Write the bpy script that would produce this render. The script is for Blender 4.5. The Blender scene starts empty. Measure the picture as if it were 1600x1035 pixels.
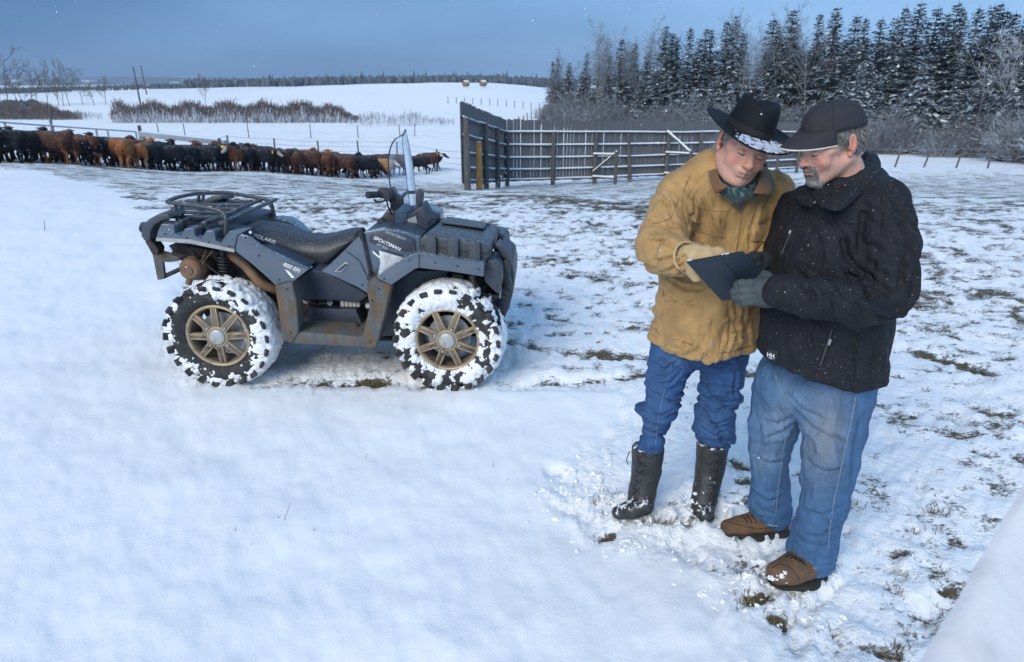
import bpy, math, random
import numpy as np
from mathutils import Vector, Matrix, Euler

# ---------------------------------------------------------------- camera, light, sky
sc = bpy.context.scene
FPX, PITCH, EYE = 1067.0, math.radians(20), 1.8       # focal length in photo pixels, tilt, eye height
cam_data = bpy.data.cameras.new('camera')
cam = bpy.data.objects.new('camera', cam_data)
sc.collection.objects.link(cam)
cam.location = (0, 0, EYE)
cam.rotation_euler = (math.radians(90) - PITCH, 0, 0)
cam_data.sensor_width = 36.0
cam_data.lens = 36.0 * FPX / 1600
cam_data.clip_start = 0.05
cam_data.clip_end = 9000
cam_data.dof.use_dof = True
cam_data.dof.focus_distance = 2.9
cam_data.dof.aperture_fstop = 6.3
sc.camera = cam
sc.view_settings.view_transform = 'Standard'
sc.view_settings.look = 'None'
sc.view_settings.gamma = 1.0
sc.view_settings.exposure = 0.24
sc.view_settings.use_curve_mapping = False
sc.cycles.use_denoising = True
sc.cycles.max_bounces = 6
sc.cycles.transparent_max_bounces = 12
sc.cycles.sample_clamp_indirect = 6

SUN_EL, SUN_AZ = math.radians(34), math.radians(210)   # behind the camera, to its left
world = bpy.data.worlds.new('World')
sc.world = world
world.use_nodes = True
wn, wl = world.node_tree.nodes, world.node_tree.links
wn.clear()
w_out = wn.new('ShaderNodeOutputWorld')
w_sky = wn.new('ShaderNodeTexSky'); w_sky.sky_type = 'NISHITA'; w_sky.sun_disc = False
w_sky.sun_elevation = SUN_EL; w_sky.sun_rotation = SUN_AZ
w_sky.air_density = 1.0; w_sky.dust_density = 0.6; w_sky.ozone_density = 3.0
w_bg1 = wn.new('ShaderNodeBackground'); w_bg1.inputs['Strength'].default_value = 0.05
wl.new(w_sky.outputs[0], w_bg1.inputs['Color'])
# the cloud sheet: blue dusk overcast, darker to the left, paler over the woods
w_tc = wn.new('ShaderNodeTexCoord')
w_sep = wn.new('ShaderNodeSeparateXYZ'); wl.new(w_tc.outputs['Generated'], w_sep.inputs[0])
def wmath(op, a, b=None):
    n = wn.new('ShaderNodeMath'); n.operation = op
    for i, v in enumerate((a, b)):
        if v is None: continue
        if isinstance(v, (int, float)): n.inputs[i].default_value = v
        else: wl.new(v, n.inputs[i])
    return n.outputs[0]
w_map = wn.new('ShaderNodeMapping'); wl.new(w_tc.outputs['Generated'], w_map.inputs[0])
w_map.inputs['Scale'].default_value = (1.1, 1.1, 4.5)
w_noise = wn.new('ShaderNodeTexNoise'); wl.new(w_map.outputs[0], w_noise.inputs['Vector'])
w_noise.inputs['Scale'].default_value = 2.1; w_noise.inputs['Detail'].default_value = 4
w_noise.inputs['Roughness'].default_value = 0.45
side = wmath('ADD', wmath('MULTIPLY', w_sep.outputs['X'], 0.72), 0.47)
side = wmath('ADD', side, wmath('MULTIPLY', wmath('SUBTRACT', w_noise.outputs['Fac'], 0.5), 0.95))
w_ramp = wn.new('ShaderNodeValToRGB'); wl.new(side, w_ramp.inputs['Fac'])
e = w_ramp.color_ramp.elements
e[0].position = 0.0; e[0].color = (0.065, 0.172, 0.375, 1)
e[1].position = 1.0; e[1].color = (0.310, 0.550, 0.900, 1)
w_bg2 = wn.new('ShaderNodeBackground'); w_bg2.inputs['Strength'].default_value = 1.08
wl.new(w_ramp.outputs[0], w_bg2.inputs['Color'])
w_mix = wn.new('ShaderNodeMixShader'); w_mix.inputs[0].default_value = 0.90
wl.new(w_bg1.outputs[0], w_mix.inputs[1]); wl.new(w_bg2.outputs[0], w_mix.inputs[2])
wl.new(w_mix.outputs[0], w_out.inputs[0])

sun_data = bpy.data.lights.new('sun', 'SUN')
sun_data.energy = 2.7
sun_data.angle = math.radians(38)
sun_data.color = (1.0, 0.965, 0.90)
sun = bpy.data.objects.new('sun', sun_data)
sc.collection.objects.link(sun)
sun_dir = Vector((math.sin(SUN_AZ) * math.cos(SUN_EL), math.cos(SUN_AZ) * math.cos(SUN_EL), math.sin(SUN_EL)))
sun.rotation_euler = sun_dir.to_track_quat('Z', 'Y').to_euler()
sun.location = (0, 0, 30)

# ---------------------------------------------------------------- helpers
def ray(x, y):
    v = (517.5 - y) / FPX
    return Vector(((x - 800) / FPX, math.cos(PITCH) + v * math.sin(PITCH), -math.sin(PITCH) + v * math.cos(PITCH)))
def at(x, y, Y):
    d = ray(x, y)
    return Vector((0, 0, EYE)) + d * (Y / d.y)
def elev(y):
    d = ray(800, y)
    return -d.z / d.y

_T = np.random.RandomState(5).rand(6, 32, 32, 32).astype(np.float32)
def vnoise(p, seed=0):
    p = np.asarray(p, dtype=np.float64) + 1000.0
    f = np.floor(p); u = (p - f).astype(np.float32); i = f.astype(np.int64) % 32; j = (i + 1) % 32
    u = u * u * (3 - 2 * u); T = _T[seed % 6]
    x0, y0, z0 = i[..., 0], i[..., 1], i[..., 2]; x1, y1, z1 = j[..., 0], j[..., 1], j[..., 2]
    ux, uy, uz = u[..., 0], u[..., 1], u[..., 2]
    a = T[x0, y0, z0] * (1 - ux) + T[x1, y0, z0] * ux
    b = T[x0, y1, z0] * (1 - ux) + T[x1, y1, z0] * ux
    c = T[x0, y0, z1] * (1 - ux) + T[x1, y0, z1] * ux
    d = T[x0, y1, z1] * (1 - ux) + T[x1, y1, z1] * ux
    a = a * (1 - uy) + b * uy; c = c * (1 - uy) + d * uy
    return a * (1 - uz) + c * uz
def fbm(p, octaves=3, seed=0):
    p = np.asarray(p, dtype=np.float64); s = 0.0; w = 0.5; t = 0.0
    for o in range(octaves):
        s = s + w * vnoise(p * 2 ** o + 7.3 * o, seed + o); t += w; w *= 0.5
    return s / t
def sstep(a, b, x):
    t = np.clip((x - a) / (b - a), 0, 1)
    return t * t * (3 - 2 * t)

def new_mesh(name, V, Fs, smooth=False, mats=(), mat_idx=None, col=None):
    """V (n,3) array; Fs a (m,3) or (m,4) int array, or a list of arrays, or a list of tuples"""
    me = bpy.data.meshes.new(name)
    V = np.asarray(V, dtype=np.float32)
    if isinstance(Fs, np.ndarray): Fs = [Fs]
    if len(Fs) and isinstance(Fs[0], np.ndarray):
        Fs = [f for f in Fs if len(f)]
        loops = np.concatenate([f.ravel() for f in Fs]).astype(np.int32)
        sizes = np.concatenate([np.full(len(f), f.shape[1]) for f in Fs])
    else:
        loops = np.array([i for f in Fs for i in f], dtype=np.int32)
        sizes = np.array([len(f) for f in Fs])
    starts = np.concatenate([[0], np.cumsum(sizes)[:-1]]).astype(np.int32)
    me.vertices.add(len(V)); me.vertices.foreach_set('co', V.ravel())
    me.loops.add(len(loops)); me.loops.foreach_set('vertex_index', loops)
    me.polygons.add(len(sizes)); me.polygons.foreach_set('loop_start', starts)
    if mat_idx is not None: me.polygons.foreach_set('material_index', np.asarray(mat_idx, dtype=np.int32))
    me.update(calc_edges=True)
    me.polygons.foreach_set('use_smooth', np.full(len(sizes), bool(smooth)))
    for m in mats: me.materials.append(m)
    if col is not None:
        ca = me.color_attributes.new('Col', 'FLOAT_COLOR', 'POINT')
        c4 = np.ones((len(V), 4), dtype=np.float32); c = np.asarray(col, dtype=np.float32)
        c4[:, :c.shape[1]] = c
        ca.data.foreach_set('color', c4.ravel())
    me.validate()
    return me
def link(name, me, parent=None, loc=None):
    o = bpy.data.objects.new(name, me); sc.collection.objects.link(o)
    if parent is not None: o.parent = parent
    if loc is not None: o.location = loc
    return o
def tag(o, label=None, cat=None, group=None, kind=None):
    if label: o['label'] = label
    if cat: o['category'] = cat
    if group: o['group'] = group
    if kind: o['kind'] = kind
    return o
def empty(name, loc=(0, 0, 0)):
    o = bpy.data.objects.new(name, None); sc.collection.objects.link(o)
    o.location = loc; o.empty_display_size = 0.1
    return o

class MB:
    """collects primitives into one mesh"""
    def __init__(s): s.v = []; s.f = []; s.m = []; s.n = 0
    def add(s, V, F, mi=0):
        V = [tuple(v) for v in V]
        s.v += V; s.f += [tuple(i + s.n for i in f) for f in F]; s.m += [mi] * len(F); s.n += len(V)
        return s
    def box(s, c, size, rot=None, mi=0):
        c = Vector(c); hx, hy, hz = [a / 2 for a in size]
        R = rot.to_matrix() if isinstance(rot, Euler) else (rot or Matrix.Identity(3))
        P = [c + R @ Vector((x * hx, y * hy, z * hz)) for x in (-1, 1) for y in (-1, 1) for z in (-1, 1)]
        return s.add(P, [(0, 1, 3, 2), (4, 6, 7, 5), (0, 4, 5, 1), (2, 3, 7, 6), (0, 2, 6, 4), (1, 5, 7, 3)], mi)
    def tube(s, pts, r, n=8, mi=0, cap=True, flat=1.0):
        pts = [Vector(p) for p in pts]; rs = r if isinstance(r, (list, tuple)) else [r] * len(pts)
        V = []; F = []; prev = None
        for i, p in enumerate(pts):
            t = (pts[min(i + 1, len(pts) - 1)] - pts[max(i - 1, 0)]).normalized()
            if prev is None:
                a = t.orthogonal().normalized()
            else:
                a = (prev - t * prev.dot(t)).normalized()
            prev = a; b = t.cross(a)
            for k in range(n):
                q = 2 * math.pi * k / n
                V.append(p + a * (rs[i] * math.cos(q)) + b * (rs[i] * flat * math.sin(q)))
        for i in range(len(pts) - 1):
            for k in range(n):
                k2 = (k + 1) % n
                F.append((i * n + k, i * n + k2, (i + 1) * n + k2, (i + 1) * n + k))
        if cap:
            F.append(tuple(range(n - 1, -1, -1))); F.append(tuple((len(pts) - 1) * n + k for k in range(n)))
        return s.add(V, F, mi)
    def prism(s, poly, d0, d1, fn=None, mi=0):
        """poly 2D points; fn(x, y, depth) -> 3D"""
        n = len(poly)
        V = [fn(x, y, d0) for x, y in poly] + [fn(x, y, d1) for x, y in poly]
        F = [tuple(range(n)), tuple(range(2 * n - 1, n - 1, -1))] + [(i, i + n, (i + 1) % n + n, (i + 1) % n) for i in range(n)]
        return s.add(V, F, mi)
    def loft(s, rings, closed=True, caps=True, mi=0):
        n = len(rings[0]); V = [p for r in rings for p in r]; F = []
        for i in range(len(rings) - 1):
            for k in range(n if closed else n - 1):
                k2 = (k + 1) % n
                F.append((i * n + k, i * n + k2, (i + 1) * n + k2, (i + 1) * n + k))
        if caps and closed:
            F.append(tuple(range(n - 1, -1, -1))); F.append(tuple((len(rings) - 1) * n + k for k in range(n)))
        return s.add(V, F, mi)
    def build(s, name, mats, parent=None, smooth=False, bevel=0, seg=2, loc=None, subsurf=0, autos=None):
        if not isinstance(mats, (list, tuple)): mats = [mats]
        me = new_mesh(name, np.array(s.v), s.f, smooth, mats, s.m)
        import bmesh
        bm = bmesh.new(); bm.from_mesh(me); bmesh.ops.recalc_face_normals(bm, faces=bm.faces[:])
        if bevel:
            bmesh.ops.remove_doubles(bm, verts=bm.verts[:], dist=1e-5)
            es = [e for e in bm.edges if len(e.link_faces) == 2 and e.calc_face_angle(0) > 0.35]
            bmesh.ops.bevel(bm, geom=es, offset=bevel, segments=seg, affect='EDGES', profile=0.6, clamp_overlap=True)
        bm.to_mesh(me); bm.free()
        if smooth or bevel:
            me.polygons.foreach_set('use_smooth', [True] * len(me.polygons))
            me.set_sharp_from_angle(angle=autos or 0.75)
        o = link(name, me, parent, loc)
        if subsurf:
            m = o.modifiers.new('s', 'SUBSURF'); m.levels = m.render_levels = subsurf
        return o

def lin(c): return tuple(((x / 255) / 12.92 if x / 255 <= 0.04045 else ((x / 255 + 0.055) / 1.055) ** 2.4) for x in c)
def mat(name, color, rough=0.6, var=0.15, nscale=8, bump=0.0, bscale=60, metallic=0.0, snow=0.0, snow_scale=60,
        col2=None, c2scale=6, c2pos=(0.5, 0.65), use_col=False, coat=0.0, spec=0.5, stretch=None, sheen=0.0, sss=0.0, folds=None):
    m = bpy.data.materials.new(name); m.use_nodes = True
    N, L = m.node_tree.nodes, m.node_tree.links
    b = N['Principled BSDF']; b.inputs['Roughness'].default_value = rough; b.inputs['Metallic'].default_value = metallic
    b.inputs['Specular IOR Level'].default_value = spec
    if coat: b.inputs['Coat Weight'].default_value = coat; b.inputs['Coat Roughness'].default_value = 0.15
    if sheen: b.inputs['Sheen Weight'].default_value = sheen
    if sss:
        b.inputs['Subsurface Weight'].default_value = sss; b.inputs['Subsurface Radius'].default_value = (0.012, 0.005, 0.003)
        b.inputs['Subsurface Scale'].default_value = 1.0
    tc = N.new('ShaderNodeTexCoord'); vec = tc.outputs['Object']
    if stretch:
        mp = N.new('ShaderNodeMapping'); mp.inputs['Scale'].default_value = stretch
        L.new(vec, mp.inputs[0]); vec = mp.outputs[0]
    def noise(scale, detail=4, rgh=0.55, v=None):
        n = N.new('ShaderNodeTexNoise'); n.inputs['Scale'].default_value = scale; n.inputs['Detail'].default_value = detail
        n.inputs['Roughness'].default_value = rgh; L.new(v or vec, n.inputs['Vector']); return n.outputs['Fac']
    def ramp(src, p0, p1, c0=(0, 0, 0, 1), c1=(1, 1, 1, 1)):
        r = N.new('ShaderNodeValToRGB'); L.new(src, r.inputs[0])
        r.color_ramp.elements[0].position = p0; r.color_ramp.elements[1].position = p1
        r.color_ramp.elements[0].color = c0; r.color_ramp.elements[1].color = c1
        return r.outputs[0]
    def mix(f, a, bb, mode='MIX'):
        n = N.new('ShaderNodeMix'); n.data_type = 'RGBA'; n.blend_type = mode
        for s, v in ((0, f), (6, a), (7, bb)):
            if hasattr(v, 'is_output'): L.new(v, n.inputs[s])
            elif s == 0: n.inputs[0].default_value = v
            else: n.inputs[s].default_value = (v[0], v[1], v[2], 1)
        return n.outputs[2]
    if use_col:
        a = N.new('ShaderNodeVertexColor'); a.layer_name = 'Col'; base = a.outputs[0]
    else:
        rgb = N.new('ShaderNodeRGB'); rgb.outputs[0].default_value = (*color, 1); base = rgb.outputs[0]
    if col2 is not None:
        base = mix(ramp(noise(c2scale, 5, 0.6), c2pos[0], c2pos[1]), base, col2)
    if var:
        g = ramp(noise(nscale, 4, 0.6), 0.3, 0.7, (1 - var,) * 3 + (1,), (1 + var,) * 3 + (1,))
        base = mix(1.0, base, g, 'MULTIPLY')
    if snow:
        ge = N.new('ShaderNodeNewGeometry'); sx = N.new('ShaderNodeSeparateXYZ'); L.new(ge.outputs['Normal'], sx.inputs[0])
        up = N.new('ShaderNodeMapRange'); up.inputs[1].default_value = 0.1; up.inputs[2].default_value = 0.95
        L.new(sx.outputs['Z'], up.inputs[0])
        mm = N.new('ShaderNodeMath'); mm.operation = 'MULTIPLY_ADD'; L.new(up.outputs[0], mm.inputs[0])
        mm.inputs[1].default_value = snow * 0.45; L.new(noise(snow_scale, 3, 0.7), mm.inputs[2])
        base = mix(ramp(mm.outputs[0], 0.68, 0.76), base, (0.8, 0.82, 0.85))
    L.new(base, b.inputs['Base Color'])
    if folds:
        fdist, fscale, fstr = folds
        mp2 = N.new('ShaderNodeMapping'); mp2.inputs['Scale'].default_value = fstr; mp2.inputs['Rotation'].default_value = (0, .35, 0); L.new(tc.outputs['Object'], mp2.inputs[0])
        f1 = N.new('ShaderNodeTexNoise'); f1.inputs['Scale'].default_value = fscale; f1.inputs['Detail'].default_value = 2.5; f1.inputs['Distortion'].default_value = .9; L.new(mp2.outputs[0], f1.inputs['Vector'])
        a1 = N.new('ShaderNodeMath'); a1.operation = 'SUBTRACT'; L.new(f1.outputs['Fac'], a1.inputs[0]); a1.inputs[1].default_value = .5
        a2 = N.new('ShaderNodeMath'); a2.operation = 'ABSOLUTE'; L.new(a1.outputs[0], a2.inputs[0])
        a3 = N.new('ShaderNodeMapRange'); a3.inputs[2].default_value = .16; L.new(a2.outputs[0], a3.inputs[0])
        fb = N.new('ShaderNodeBump'); fb.inputs['Strength'].default_value = 1.0; fb.inputs['Distance'].default_value = fdist; L.new(a3.outputs[0], fb.inputs['Height'])
        L.new(fb.outputs[0], b.inputs['Normal'])
    if bump:
        bp = N.new('ShaderNodeBump'); bp.inputs['Strength'].default_value = 1.0; bp.inputs['Distance'].default_value = bump
        L.new(noise(bscale, 5, 0.6), bp.inputs['Height']); L.new(bp.outputs[0], b.inputs['Normal'])
        if folds: L.new(fb.outputs[0], bp.inputs['Normal'])
    return m

# ---------------------------------------------------------------- signed distance modelling
class SDF:
    def __init__(s, lo, hi, h):
        s.lo = np.array(lo, dtype=np.float64); s.h = h
        n = np.ceil((np.array(hi) - s.lo) / h).astype(int) + 1
        s.n = n; s.f = np.full(n, 1.0, dtype=np.float32)
        s.ax = [(s.lo[i] + np.arange(n[i]) * h).astype(np.float32) for i in range(3)]
    def sub(s, lo, hi, pad):
        sl = []
        for i in range(3):
            a = int(max(0, math.floor((lo[i] - pad - s.lo[i]) / s.h))); b = int(min(s.n[i], math.ceil((hi[i] + pad - s.lo[i]) / s.h) + 1))
            if b <= a: return None, None
            sl.append(slice(a, b))
        X, Y, Z = np.meshgrid(s.ax[0][sl[0]], s.ax[1][sl[1]], s.ax[2][sl[2]], indexing='ij', copy=False)
        return tuple(sl), (X, Y, Z)
    def comb(s, sl, d, k, op):
        f = s.f[sl]
        if op == 'add':
            if k <= 0: s.f[sl] = np.minimum(f, d)
            else:
                h = np.clip(0.5 + 0.5 * (f - d) / k, 0, 1); s.f[sl] = f * (1 - h) + d * h - k * h * (1 - h)
        elif op == 'cut':
            d = -d
            if k <= 0: s.f[sl] = np.maximum(f, d)
            else:
                h = np.clip(0.5 - 0.5 * (f - d) / k, 0, 1); s.f[sl] = f * (1 - h) + d * h + k * h * (1 - h)
    def cap(s, a, b, ra, rb=None, k=0.01, op='add', flat=None):
        """tapered capsule; flat=(direction, ratio) squeezes it along a direction"""
        a = np.array(a, float); b = np.array(b, float); rb = ra if rb is None else rb
        r = max(ra, rb) * (max(1.0, flat[1]) if flat else 1)
        sl, G = s.sub(np.minimum(a, b) - r, np.maximum(a, b) + r, k + 2 * s.h + 0.01)
        if sl is None: return s
        ba = b - a; L2 = max(float(ba @ ba), 1e-12)
        px, py, pz = G[0] - a[0], G[1] - a[1], G[2] - a[2]
        t = np.clip((px * ba[0] + py * ba[1] + pz * ba[2]) / L2, 0, 1)
        qx, qy, qz = px - t * ba[0], py - t * ba[1], pz - t * ba[2]
        sc_ = 1.0
        if flat:
            n = np.array(flat[0], float); n /= np.linalg.norm(n); ra_ = flat[1]
            c = (qx * n[0] + qy * n[1] + qz * n[2]) * (1 / ra_ - 1)
            qx, qy, qz = qx + c * n[0], qy + c * n[1], qz + c * n[2]; sc_ = min(1.0, ra_)
        d = (np.sqrt(qx * qx + qy * qy + qz * qz) - (ra + (rb - ra) * t)) * sc_
        s.comb(sl, d, k, op); return s
    def ell(s, c, r, k=0.01, op='add', rot=None):
        c = np.array(c, float); r = np.array(r, float); R = np.array(rot) if rot is not None else np.eye(3)
        m = r.max(); sl, G = s.sub(c - m, c + m, k + 2 * s.h + 0.01)
        if sl is None: return s
        P = [G[i] - c[i] for i in range(3)]
        Q = [R[0][i] * P[0] + R[1][i] * P[1] + R[2][i] * P[2] for i in range(3)]   # R^T p
        k0 = np.sqrt(sum((Q[i] / r[i]) ** 2 for i in range(3))); k1 = np.sqrt(sum((Q[i] / r[i] ** 2) ** 2 for i in range(3))) + 1e-9
        s.comb(sl, k0 * (k0 - 1) / k1, k, op); return s
    def box(s, c, r, k=0.01, op='add', rot=None, rnd=0.005):
        c = np.array(c, float); r = np.array(r, float); R = np.array(rot) if rot is not None else np.eye(3)
        m = float(np.linalg.norm(r)); sl, G = s.sub(c - m, c + m, k + 2 * s.h + 0.01)
        if sl is None: return s
        P = [G[i] - c[i] for i in range(3)]
        Q = [np.abs(R[0][i] * P[0] + R[1][i] * P[1] + R[2][i] * P[2]) - (r[i] - rnd) for i in range(3)]
        out = np.sqrt(sum(np.maximum(q, 0) ** 2 for q in Q)); ins = np.minimum(np.maximum(np.maximum(Q[0], Q[1]), Q[2]), 0)
        s.comb(sl, out + ins - rnd, k, op); return s
    def plane(s, p, n, k=0.0):
        """keeps the side the normal points away from"""
        n = np.array(n, float); n /= np.linalg.norm(n); p = np.array(p, float)
        X, Y, Z = np.meshgrid(*s.ax, indexing='ij', copy=False)
        d = (X - p[0]) * n[0] + (Y - p[1]) * n[1] + (Z - p[2]) * n[2]
        if k <= 0: s.f = np.maximum(s.f, d)
        else:
            h = np.clip(0.5 - 0.5 * (s.f - d) / k, 0, 1); s.f = s.f * (1 - h) + d * h + k * h * (1 - h)
        return s
    def mesh(s):
        f = s.f; ins = f < 0
        f[0] = f[-1] = 1; f[:, 0] = f[:, -1] = 1; f[:, :, 0] = f[:, :, -1] = 1; ins = f < 0
        c = np.zeros(tuple(np.array(f.shape) - 1), dtype=np.int8)
        cor = [(i, j, k) for i in (0, 1) for j in (0, 1) for k in (0, 1)]
        nx, ny, nz = c.shape
        for i, j, k in cor: c += ins[i:i + nx, j:j + ny, k:k + nz]
        act = (c > 0) & (c < 8); ijk = np.argwhere(act)
        idx = np.full(c.shape, -1, dtype=np.int64); idx[act] = np.arange(len(ijk))
        pos = np.zeros((len(ijk), 3)); cnt = np.zeros(len(ijk))
        for a in cor:
            for ax in range(3):
                if a[ax]: continue
                b = list(a); b[ax] = 1
                fa = f[ijk[:, 0] + a[0], ijk[:, 1] + a[1], ijk[:, 2] + a[2]]; fb = f[ijk[:, 0] + b[0], ijk[:, 1] + b[1], ijk[:, 2] + b[2]]
                x = (fa < 0) != (fb < 0); t = np.where(x, fa / np.where(x, fa - fb, 1), 0)
                p = np.array(a, float)[None, :].repeat(len(ijk), 0); p[:, ax] += t
                pos += p * x[:, None]; cnt += x
        V = s.lo + s.h * (ijk + pos / np.maximum(cnt, 1)[:, None]); Q = []
        for ax in range(3):
            o = [a for a in range(3) if a != ax]; n = np.array(f.shape)
            sa = [slice(1, n[i] - 1) for i in range(3)]; sb = list(sa); sa[ax] = slice(0, n[ax] - 1); sb[ax] = slice(1, n[ax])
            A = ins[tuple(sa)]; B = ins[tuple(sb)]
            e = np.argwhere(A != B); sign = A[tuple(e.T)]
            base = e + 1; base[:, ax] -= 1
            def cell(d0, d1):
                q = base.copy(); q[:, o[0]] += d0; q[:, o[1]] += d1; return idx[tuple(q.T)]
            q = np.stack([cell(-1, -1), cell(0, -1), cell(0, 0), cell(-1, 0)], 1)
            flip = sign if ax != 1 else ~sign
            q[~flip] = q[~flip][:, ::-1]; Q.append(q)
        Q = np.concatenate(Q)
        return V, Q
def vnormals(V, Q):
    n = np.cross(V[Q[:, 2]] - V[Q[:, 0]], V[Q[:, 3]] - V[Q[:, 1]]); N = np.zeros_like(V)
    for i in range(4): np.add.at(N, Q[:, i], n)
    return N / (np.linalg.norm(N, axis=1)[:, None] + 1e-12)
def relax(V, Q, it=1, w=0.5):
    E = np.concatenate([Q[:, [0, 1]], Q[:, [1, 2]], Q[:, [2, 3]], Q[:, [3, 0]]])
    for _ in range(it):
        S = np.zeros_like(V); C = np.zeros(len(V))
        np.add.at(S, E[:, 0], V[E[:, 1]]); np.add.at(S, E[:, 1], V[E[:, 0]])
        np.add.at(C, E[:, 0], 1); np.add.at(C, E[:, 1], 1)
        V = V * (1 - w) + w * S / np.maximum(C, 1)[:, None]
    return V
# ---------------------------------------------------------------- the ground
_D = np.array([7, 12, 20, 30, 40, 50, 70, 100, 150, 250, 400, 800, 3500], float)
_A = np.array([-0.73, -0.42, -0.185, -0.045, 0.235, 0.75])
_E = np.array([
    [.257, .158, .1250, .1060, .0960, .088, .072, .056, .0400, .0280, .0150, .0100, .0020],
    [.257, .162, .1370, .1260, .1140, .101, .078, .056, .0380, .0170, .0085, .0060, .0015],
    [.257, .165, .1480, .1400, .1310, .117, .085, .058, .0340, .0085, .0040, .0030, .0010],
    [.257, .165, .1490, .1410, .1320, .119, .088, .060, .0340, .0030, .0026, .0022, .0010],
    [.257, .165, .1490, .1400, .1240, .113, .092, .068, .0500, .0300, .0200, .0100, .0020],
    [.257, .165, .1470, .1320, .1190, .110, .094, .074, .0550, .0380, .0250, .0120, .0020]])
def ground_z(X, Y):
    X = np.asarray(X, float); Y = np.asarray(Y, float)
    th = np.arctan2(X, Y); r = np.hypot(X, Y)
    tc = np.clip(th, -math.pi / 4, math.pi / 4); D = r * np.cos(tc); a = np.tan(tc)
    ld = np.log(np.maximum(D, 7)); LD = np.log(_D)
    ai = np.interp(a, _A, np.arange(len(_A))); i0 = np.clip(np.floor(ai).astype(int), 0, len(_A) - 2); w = ai - i0
    w = w * w * (3 - 2 * w)
    di = np.interp(ld, LD, np.arange(len(_D))); j0 = np.clip(np.floor(di).astype(int), 0, len(_D) - 2); v = di - j0
    e = lambda i, j: _E[i, j]
    # Hermite in log distance keeps the hill lines soft
    def row(i):
        j1 = np.minimum(j0 + 1, len(_D) - 1); jm = np.maximum(j0 - 1, 0); j2 = np.minimum(j0 + 2, len(_D) - 1)
        h = lambda j: (EYE - e(i, j) * _D[j])
        y0, y1 = h(j0), h(j1)
        t = (np.maximum(D, 7) - _D[j0]) / (_D[j1] - _D[j0]); t = np.clip(t, 0, 1)
        s0 = np.where(j0 > 0, (y1 - h(jm)) / (_D[j1] - _D[jm]), 0) * (_D[j1] - _D[j0])
        s1 = (h(j2) - y0) / (_D[j2] - _D[j0]) * (_D[j1] - _D[j0])
        return y0 * (2*t**3 - 3*t**2 + 1) + s0 * (t**3 - 2*t**2 + t) + y1 * (-2*t**3 + 3*t**2) + s1 * (t**3 - t**2)
    z = row(i0) * (1 - w) + row(i0 + 1) * w
    return np.where(D < 7, 0.0, z)
def gz(X, Y): return float(ground_z(X, Y))
_YS = np.exp(np.linspace(0, math.log(3000), 1600))
def on(x, y):
    """world point where the sight line through pixel (x, y) meets the ground"""
    d = ray(x, y); S = _YS / d.y; Z = EYE + d.z * S
    hit = np.nonzero(Z <= ground_z(d.x * S, _YS))[0]
    Y = float(_YS[hit[0]]) if len(hit) else 300.0
    return Vector((d.x * Y / d.y, Y, gz(d.x * Y / d.y, Y)))
def stand(x, Y):
    """ground point in column x at distance Y"""
    X = 0.0
    for _ in range(4):
        z = gz(X, Y); c = math.cos(PITCH) * Y - math.sin(PITCH) * (z - EYE)
        X = (x - 800) / FPX * c
    return Vector((X, Y, gz(X, Y)))

def poly_dist(X, Y, pts):
    d = np.full(X.shape, 1e9)
    for (x0, y0), (x1, y1) in zip(pts[:-1], pts[1:]):
        bx, by = x1 - x0, y1 - y0
        t = np.clip(((X - x0) * bx + (Y - y0) * by) / (bx * bx + by * by), 0, 1)
        d = np.minimum(d, np.hypot(X - x0 - t * bx, Y - y0 - t * by))
    return d
def onxy(l): return [tuple(on(x, y)[:2]) for x, y in l]
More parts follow.
